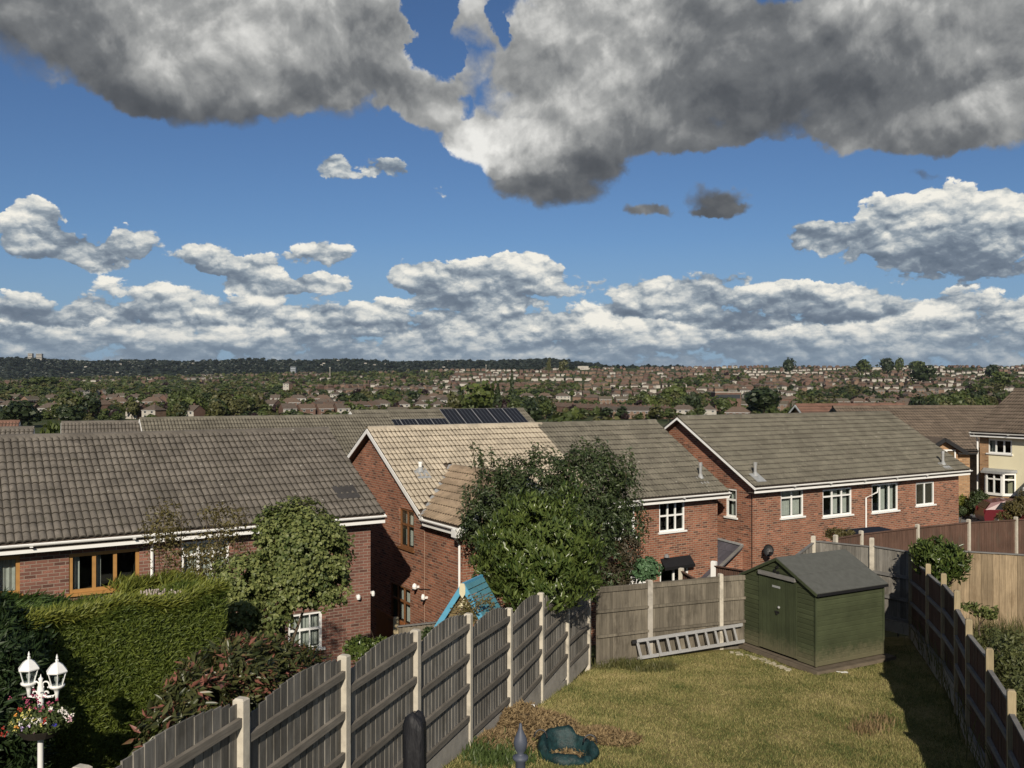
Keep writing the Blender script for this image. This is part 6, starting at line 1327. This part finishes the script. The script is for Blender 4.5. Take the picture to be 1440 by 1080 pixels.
# heap of dry clippings
def heap():
    o = empty('clippings_heap', (0, 0, 0), label='heap of dry brown garden clippings against the left fence', cat='compost heap'); g = np.random.default_rng(60); n = 15000; c0 = np.array(gpt(740, 1022)); c1 = np.array(gpt(835, 1040)); c2 = np.array(gpt(700, 1048)); k = g.choice(3, n, p=[.5, .25, .25]); C_ = np.array([c0, c1, c2])[k]; rr = np.array([[.95, .95, .30], [.8, .5, .12], [.6, .6, .10]])[k]
    d = g.normal(size=(n, 2)); r = g.random(n)**.6; d /= np.linalg.norm(d, axis=1)[:, None]; p = C_.copy(); p[:, :2] += d*r[:, None]*rr[:, :2]; p[:, 0] = np.maximum(p[:, 0], lf(p[:, 1])+.05); p[:, 2] = zl(p[:, 0], p[:, 1])+rr[:, 2]*np.clip(1-r**2, 0, 1)*(.8+.3*np.sin(p[:, 0]*7)*np.sin(p[:, 1]*6))+g.random(n)*.05
    leaves('clippings', p, np.tile([0, 0, 1.0], (n, 1)), .085, .26, L_DRY, o, seed=61, jitter=.9)['kind'] = 'stuff'
    m = MB(); rings = []
    for i in range(6):
        t = i/5; rings.append([Vector((c0[0]+math.cos(a)*.85*t, c0[1]+math.sin(a)*.85*t, float(zl(c0[0]+math.cos(a)*.85*t, c0[1]+math.sin(a)*.85*t))+.26*(1-t*t)-.02)) for a in np.linspace(0, 6.283, 19)[:-1]])
    for a, b in zip(rings, rings[1:]):
        for k_ in range(18): m.face([a[k_], b[k_], b[(k_+1) % 18], a[(k_+1) % 18]])
    m.build('mound', plain('dry_litter', (.10, .07, .04), .95, .1, .4, 12), o, smooth=False)
    m = MB(); c = gpt(749, 1018, .32); m.obox(c, (.035, 0, 0), (0, .02, 0), (.0, 0, .018)); m.build('paper_scrap', WHITE, o)
heap()
# ------------------------------------------------------------------ garden lamp
def lamp():
    b = P(57, 1080, 9.6); x, y = b.x, b.y; zt = P(60, 950, 9.6).z; o = empty('garden_lamp', (x, y, -6.0), label='white two-headed lantern post at the lower left', cat='lamp post'); z = lambda pyv: P(60, pyv, 9.6).z+6.0
    m = MB(); m.lathe([(.075, 0), (.075, .3), (.032, .34), (.030, z(1024)), (.036, z(1022)), (.026, z(1018)), (.026, z(1000)), (.036, z(998)), (.030, z(990)), (.036, z(975)), (.034, z(968)), (.018, z(958)), (.026, z(954)), (.008, z(952)), (.002, z(948))], 14); m.build('post', WHITE, o, smooth=True)
    for s, px, pyb in ((-1, 40.5, 985), (1, 80.0, 988)):
        cx = P(px, 950, 9.6).x-x; cz = z(962 if s < 0 else 966); hx = P(px, 950, 9.6); 
        a = MB(); sc_ = MB(); pts = [(s*.02, 0, z(978)), (s*.07, 0, z(980)), (s*.13, 0, z(979)), (cx, 0, z(974)), (cx, 0, cz)]; a.tube(pts, .013, 7); n_ = 16
        for (ox, oz, rr, t0, t1) in ((s*.055, z(963), .035, -1, 4), (s*.06, z(975), .022, 0, 5)): sc_ = MB(); SC_L = (SC_L if rr < .03 else []); sc_.tube([(ox+rr*math.cos(t0+(t1-t0)*i/n_)*s, 0, oz+rr*math.sin(t0+(t1-t0)*i/n_)) for i in range(n_+1)], .008, 5); SC_L.append(sc_)
        arm = a.build('arm', WHITE, o, smooth=False); [q_.build('scroll', WHITE, arm) for q_ in SC_L]
        L_ = empty('lantern', (cx, 0, cz), parent=o); k = MB(); k.lathe([(.0, -.14), (.014, -.13), (.022, -.06), (.03, -.03), (.045, -.02), (.075, 0), (.08, .012), (.078, .022), (0, .022)], 12); k.build('base', WHITE, L_, smooth=True)
        H = .155; k = MB(); k.lathe([(.108, H), (.112, H+.012), (.095, H+.035), (.065, H+.075), (.03, H+.10), (.014, H+.105), (.018, H+.13), (.008, H+.14), (.012, H+.155), (.002, H+.19)], 6); k.face([Vector((.108*math.cos(i*math.pi/3), .108*math.sin(i*math.pi/3), H)) for i in range(6)][::-1]); k.build('cap', WHITE, L_)
        for i in range(6):
            a0, a1 = i*math.pi/3, (i+1)*math.pi/3; p0, p1 = Vector((.058*math.cos(a0), .058*math.sin(a0), .02)), Vector((.095*math.cos(a0), .095*math.sin(a0), H)); q0, q1 = Vector((.058*math.cos(a1), .058*math.sin(a1), .02)), Vector((.095*math.cos(a1), .095*math.sin(a1), H))
            k = MB(); k.tube([p0, p1], .0055, 5); k.build('glazing_bar', WHITE, L_); k = MB(); k.face([p0*.98, q0*.98, Vector((q1.x*.97, q1.y*.97, q1.z)), Vector((p1.x*.97, p1.y*.97, p1.z))]); k.build('pane', GLASS, L_)
        k = MB(); k.lathe([(.014, .02), (.014, .05), (.026, .08), (.024, .11), (0, .125)], 8); k.build('bulb', plain('frosted_bulb', (.5, .5, .48), .3), L_, smooth=True)
    return x, y
lx, ly = lamp()
def baskets():
    g = np.random.default_rng(70); o = empty('flower_basket', (0, 0, 0), label='basket of mixed bedding flowers fixed round the white lamp post', cat='hanging basket'); C_ = np.array(P(58, 1012, 9.6)); n = 4600
    d = g.normal(size=(n, 3)); d /= np.linalg.norm(d, axis=1)[:, None]; p = C_+d*np.array([.33, .24, .15])*(.5+.5*g.random((n, 1))); leaves('foliage', p, d, .045, .5, leafmat('basket_leaf', (.03, .05, .015), (.10, .13, .04)), o, seed=71)
    m = MB(); m.lathe([(.05, -.12), (.18, -.08), (.24, .0), (.22, .0), (.05, -.04)], 14, P(58, 1022, 9.6)); m.build('bowl', plain('dark_basket', (.03, .025, .02)), o)
    cols = {'dark_pink_flower': ((.30, .06, .11), [(50, 990, 26, 10), (44, 985, 10, 8), (55, 978, 8, 6)]), 'orange_flower': ((.60, .26, .05), [(22, 1012, 5, 8)]), 'red_flower': ((.30, .03, .02), [(27, 998, 4, 6), (62, 1014, 6, 6), (8, 1030, 6, 12)]), 'yellow_flower': ((.50, .46, .14), [(34, 1006, 8, 5), (42, 1012, 14, 8), (24, 1025, 5, 5), (15, 1018, 3, 3)]), 'white_flower': ((.70, .66, .60), [(98, 1005, 10, 6), (48, 1016, 20, 8), (88, 998, 10, 6), (72, 995, 6, 5)]), 'lilac_flower': ((.45, .35, .55), [(36, 1024, 8, 5)]), 'pale_pink_flower': ((.75, .45, .50), [(47, 1026, 8, 4), (98, 1010, 5, 4)]), 'blue_flower': ((.03, .03, .22), [(76, 1020, 11, 5)])}
    for nm, (c, ls) in cols.items():
        P_ = []
        for (px, py, sx, sy) in ls:
            for _ in range(int(sx*sy*.05)+2): q = P(px+g.normal()*sx*.5, py+g.normal()*sy*.5, 9.6-.22+g.normal()*.05); P_.append(np.array(q))
        P_ = np.array(P_); a = np.repeat(P_, 5, 0)+g.normal(size=(len(P_)*5, 3))*.007; leaves(nm, a, np.tile([0, -1, .5], (len(a), 1)), .019, .8, plain('petal_'+nm, c, .7, .2, .2, 30), o, seed=72, jitter=.6, fold=.1)['kind'] = 'stuff'
baskets()
# ------------------------------------------------------------------ playhouse
BLUE = plain('sky_blue_paint', (.10, .33, .48), .6, .3, .08, 8); TEAL = plain('teal_boards', (.085, .24, .29), .7, .3, .12, 8); CRM = plain('cream_paint', (.62, .56, .38), .6, .3, .05, 8)
def playhouse():
    A = P(651, 824, 17.0); u = Vector((.92, -.39, 0)).normalized(); v = Vector((.39, .92, 0)).normalized(); up = Vector((0, 0, 1)); o = empty('playhouse', (A.x, A.y, -7.2), label='small playhouse with sky-blue gable boards and a teal slatted roof, behind the left fence', cat='playhouse'); h = A.z+7.2; w = .50; dr = .72
    for s in (-1, 1):
        m = MB(); a = Vector((0, 0, h)); b = u*(w*s)+up*(h-dr*1.0*(1.05)); m.beam(a, b+(b-a)*.10, .03, .10, up=v); 
        m = MB(); d = (b-a); n = d.cross(v).normalized(); L = d*1.12; m.obox(a+L/2, L/2, v*.016, n*.05); m.build('gable_board', BLUE, o)
        for i in range(9):
            t = (i+.5)/9; m = MB(); q = a+L*t; n2 = n if n.z > 0 else -n; m.obox(q+v*.42+n2*.035, L/9*.43, v*.40, n2*.009); m.build('roof_board', TEAL, o)
    m = MB(); c = Vector((0, 0, h-.06))-v*.03; pr = [(-.035, .11), (.035, .11), (.06, .05), (.06, -.08), (0, -.17), (-.06, -.08), (-.06, .05)]; f = [c+u*x+up*z for x, z in pr]; m.face(f); m.face([p+v*.02 for p in f][::-1]); [m.face([f[i], f[(i+1) % 7], f[(i+1) % 7]+v*.02, f[i]+v*.02]) for i in range(7)]; m.build('finial', CRM, o)
    m = MB(); m.beam(Vector((0, 0, h+.03)), Vector((0, 0, h+.03))+v*.84, .05, .05); m.build('ridge_board', BLUE, o)
    WD = woodmat('play_slat', (.16, .12, .06), .2, .2, horiz=True)
    for i in range(7):
        z = h-.18-i*.085; hw = max(.02, (.16+i*.085)/dr*w*.95); m = MB(); m.obox(v*.12+up*z, u*hw, v*.01, up*.036); m.build('gable_slat', WD, o)
    m = MB(); c = v*.06+up*(h-.42); f = [c+u*(-.13), c+u*.13, c+up*.18]; m.face([p-v*.02 for p in f]); m.build('cream_triangle', CRM, o)
    for s in (-1, 1):
        for k in (0, 1): m = MB(); m.obox(u*(s*w*.85)+v*(.12+k*.95)+up*(h-dr)/2, u*.03, v*.03, up*(h-dr)/2); m.build('corner_post', WD, o)
    m = MB(); m.obox(v*.6+up*(h-dr)*.35, u*w*.8, v*.45, up*(h-dr)*.35); m.build('cabin', WD, o)
    m = MB(); g = random.Random(3); m2 = []
    for i in range(7):
        a = P(g.uniform(628, 690), g.uniform(860, 885), 16.7); b = P(g.uniform(630, 700), g.uniform(825, 860), 16.7); c = a.lerp(b, .5)+Vector((g.uniform(-.1, .1), 0, .08)); pl = [a-Vector(o.location), c-Vector(o.location), b-Vector(o.location)]; m.tube(pl, [.006, .005, .003], 4); m2 += [np.array(x.lerp(y, t)) for x, y in ((a, c), (c, b)) for t in np.linspace(0, 1, 12)]
    cl = empty('climber', (0, 0, 0), label='thin climbing stems with a few leaves over the blue playhouse', cat='climber'); st = m.build('stem', BARK, cl); st.location = o.location; m2 = np.repeat(np.array(m2), 2, 0)+np.random.default_rng(1).normal(size=(len(m2)*2, 3))*.03; leaves('foliage', m2, np.tile([0, -1, .3], (len(m2), 1)), .05, .6, L_OLIVE, cl, seed=90)
playhouse()
# ------------------------------------------------------------------ garden sack, parasol cover, railing finial
def sack():
    c = Vector(gpt(797, 1066)); o = empty('garden_sack', c, R(-8), label='collapsed dark green garden waste sack lying on the lawn', cat='garden sack'); GS = plain('green_woven_plastic', (.012, .040, .042), .38, .5, .3, 14); m, t, N, b = newmat('sack_skin', .55, .35); p = pos(N); t.links.new(N.v('SCALE', (.008, .028, .030), N.mrange(N.noise(p, 12, 5, .6), .3, .7, .5, 1.6)), b.inputs['Base Color']); bump(N, b, N.noise(p, 22, 4, .6), .8, .02)
    g = np.random.default_rng(5); n = 40; prof = [(.42, .0), (.47, .08), (.46, .16), (.42, .22), (.38, .235), (.34, .19), (.31, .09), (.28, .035), (.12, .03), (.0, .03)]; V = []; 
    for j, (r, z) in enumerate(prof):
        for i in range(n):
            a = 2*math.pi*i/n; sag = 1+.05*math.sin(a*3+j*.4)+.04*math.sin(a*7+j); zz = z*(1.0+.45*math.cos(a-2.2)+.14*math.sin(a*4+1)+.08*math.sin(a*9)) ; rr = r*sag; V.append((rr*math.cos(a)*1.0, rr*math.sin(a)*.80+zz*.15, zz+.01*g.normal()*(j > 0)))
    F_ = [[j*n+i, j*n+(i+1) % n, (j+1)*n+(i+1) % n, (j+1)*n+i] for j in range(len(prof)-1) for i in range(n)]; link('body', npmesh('body', V, F_, m, smooth=True), o)
    for s, (ax, ay) in enumerate(((-.40, -.02), (.36, -.12))):
        q = MB(); pts = [(ax+.10*math.cos(t_)-.0, ay+.05*math.sin(t_*1.0), .30+.10*math.sin(t_)) for t_ in np.linspace(0, math.pi, 9)]; q.tube(pts, .014, 6); q.build('handle', BLACK, o)
    q = MB(); 
    pts = np.array([c.x, c.y, c.z+.05])+g.normal(size=(700, 3))*np.array([.11, .08, .010]); leaves('leaf_litter', pts-np.array(c), np.tile([0, 0, 1.], (700, 1)), .06, .4, L_DRY, o, seed=9)['kind'] = 'stuff'
sack()
def cover():
    Y = 7.4; top = P(584, 1003, Y); o = empty('parasol_cover', (top.x, top.y, -4.9), label='closed parasol in a creased black fabric cover standing before the left fence', cat='parasol'); h = top.z+4.9; m, t, N, b = newmat('black_fabric_cover', .6, .3); p = pos(N); b.inputs['Base Color'].default_value = (.012, .012, .014, 1); bump(N, b, N.noise(N.v('MULTIPLY', p, (14, 14, 4)), 1.0, 3, .5), 1.0, .03)
    n = 20; V = []; prof = [(.05, 0), (.07, .3), (.10, h*.35), (.105, h*.6), (.095, h*.8), (.090, h-.10), (.07, h-.03), (.03, h), (0, h)]
    for j, (r, z) in enumerate(prof):
        for i in range(n): a = 2*math.pi*i/n; k = 1+.14*math.sin(a*3+z*2.2)+.09*math.sin(a*5-z*3); V.append((r*k*math.cos(a), r*k*math.sin(a), z+(.02*math.sin(a*2) if 0 < j < 8 else 0)))
    link('cover', npmesh('cover', V, [[j*n+i, j*n+(i+1) % n, (j+1)*n+(i+1) % n, (j+1)*n+i] for j in range(len(prof)-1) for i in range(n)], m, smooth=True), o)
    q = MB(); q.lathe([(.22, 0), (.22, .05), (.04, .08), (.03, .4)], 16); q.build('base', BLACK, o)
cover()
def railing():
    Y = 2.7; t = P(732, 1016, Y); o = empty('railing', (t.x, Y, t.z), label='blue-grey turned finial of the balcony railing at the bottom centre', cat='railing'); M_ = plain('blue_grey_paint', (.065, .075, .10), .55, .4, .06, 10)
    k = (1048-1016)/F*Y/.0675; m = MB(); m.lathe([(.0, 0), (.004, -.004), (.006, -.018), (.010, -.028), (.018, -.045), (.021, -.060), (.017, -.078), (.009, -.090), (.012, -.096), (.023, -.100), (.023, -.108), (.015, -.114), (.014, -.2)], 18); m.build('finial', M_, o, smooth=True)
    m = MB(); m.box(-.02, -.02, -2.3, .02, .02, -.19); m.build('post', M_, o); m = MB(); m.box(-1.6, -.018, -.30, 1.6, .018, -.26); m.build('rail', M_, o)
    for i in range(-8, 9):
        if i: m = MB(); m.box(i*.11-.006, -.006, -1.2, i*.11+.006, .006, -.3); m.build('baluster', M_, o)
railing()
# ------------------------------------------------------------------ drive, car, gazebo
def drive():
    xs = np.linspace(16, 27, 12); ys = np.linspace(33, 46, 14); link('drive', grid_mesh('drive', xs, ys, lambda x, y: zg(x, y)+.04, plain('blue_grey_paving', (.17, .175, .18), .9, .2, .12, 3)), kind='structure')
drive()
def car():
    c = P(1404, 727, 41); z = z1(c.x, 41)-.05; o = empty('parked_car', (c.x+1.0, 41, z), R(168), label='dark red hatchback parked before the cream house, partly behind a shrub', cat='car'); RED = plain('dark_red_paint', (.10, .007, .012), .3, .4, .05, 3); GL = plain('tinted_glass', (.010, .011, .014), .25, .15)
    prof = [(-1.95, .35), (-1.98, .62), (-1.90, .86), (-1.10, .98), (-.45, 1.38), (.9, 1.44), (1.62, 1.30), (1.92, .95), (2.0, .60), (1.95, .32)]; body = MB(); W_ = .86; inset = [0, 0, .02, .06, .20, .20, .18, .04, 0, 0]; L_ = [Vector((x, -W_+i, z)) for (x, z), i in zip(prof, inset)]; R_ = [Vector((x, W_-i, z)) for (x, z), i in zip(prof, inset)]
    for i in range(9): body.face([L_[i], L_[i+1], R_[i+1], R_[i]])
    for S, sg in ((L_, -1), (R_, 1)):
        base = [Vector((p.x, sg*W_, .95 if p.z > .95 else p.z)) for p in S]; lowp = [p for p in base]; body.face([base[0], base[1], base[2], base[3], Vector((1.7, sg*W_, .97)), base[7], base[8], base[9]])
        body.face([base[3], S[3], S[4], S[5], S[6], S[7], Vector((1.7, sg*W_, .97))])
    body.build('body', RED, o)
    for sg, S in ((-1, L_), (1, R_)):
        for (x0, x1, t0, t1) in ((-.85, .25, -.38, .22), (.32, 1.45, .30, 1.15)):
            g = MB(); y0 = sg*(W_+.004); y1 = sg*(W_-.165); g.face([(x0, y0, 1.0), (x1, y0, 1.0), (t1, y1, 1.34), (t0, y1, 1.34)]); g.build('side_window', GL, o)
    g = MB(); g.face([(-1.06, -.74, 1.01), (-1.06, .74, 1.01), (-.50, .62, 1.36), (-.50, -.62, 1.36)]); g.build('windscreen', GL, o); g = MB(); g.face([(1.90, -.72, 1.02), (1.90, .72, 1.02), (1.66, .62, 1.29), (1.66, -.62, 1.29)]); g.build('rear_window', GL, o)
    for x in (-1.25, 1.25):
        for sg in (-1, 1):
            g = MB(); pr = [(0, -.11), (.2, -.11), (.32, -.10), (.33, 0), (.32, .10), (.2, .11), (0, .11)]; g.lathe(pr, 18); w = g.build('wheel', BLACK, o, smooth=False, loc=(x, sg*.78, .32), rot=(R(90), 0, 0)); g = MB(); g.lathe([(0, .115), (.19, .115), (.2, .10)], 12); g.build('rim', ALU, w); g = MB(); g.lathe([(.2, -.10), (.19, -.115), (0, -.115)], 12); g.build('rim', ALU, w)
    for sg in (-1, 1): g = MB(); g.box(-1.99, sg*.62-.16, .66, -1.93, sg*.62+.16, .8); g.build('headlight', CURT, o); g = MB(); g.box(1.93, sg*.66-.12, .75, 1.995, sg*.66+.12, .98); g.build('tail_light', RED, o)
    o.scale = (.86, .86, .86)
car()
def gazebo():
    p = P(1219, 744, 28.6); o = empty('gazebo', (p.x, p.y, -8.6), R(25), label='flat dark fabric canopy behind the red-brown fence in front of the right house', cat='gazebo'); h = p.z+8.6; m = MB(); m.face([(-.85, -.5, h-.05), (.85, -.5, h-.05), (.5, .0, h+.05), (-.5, .0, h+.05)]); m.face([(.85, .5, h-.05), (-.85, .5, h-.05), (-.5, 0, h+.05), (.5, 0, h+.05)]); m.face([(-.85, .5, h-.05), (-.85, -.5, h-.05), (-.5, 0, h+.05)]); m.face([(.85, -.5, h-.05), (.85, .5, h-.05), (.5, 0, h+.05)])
    for a, b in (((-.85, -.5), (.85, -.5)), ((.85, -.5), (.85, .5)), ((.85, .5), (-.85, .5)), ((-.85, .5), (-.85, -.5))): m.face([(*a, h-.16), (*b, h-.16), (*b, h-.05), (*a, h-.05)])
    m.build('canopy', plain('navy_canopy', (.010, .011, .016), .6, .3), o)
    for x in (-.82, .82):
        for y in (-.47, .47): m = MB(); m.box(x-.02, y-.02, 0, x+.02, y+.02, h-.1); m.build('pole', BLACK, o)
gazebo()
# ------------------------------------------------------------------ air
def haze():
    m = bpy.data.materials.new('haze'); m.use_nodes = True; t = m.node_tree; t.nodes.clear(); o = t.nodes.new('ShaderNodeOutputMaterial'); v = t.nodes.new('ShaderNodeVolumePrincipled'); v.inputs['Density'].default_value = 2.0e-5; v.inputs['Color'].default_value = (.72, .84, 1.0, 1); v.inputs['Anisotropy'].default_value = 0.2; t.links.new(v.outputs[0], o.inputs['Volume'])
    b = MB(); b.box(-5400, -60, -60, 5400, 8700, 230); b.build('haze', m, kind='stuff')
haze()
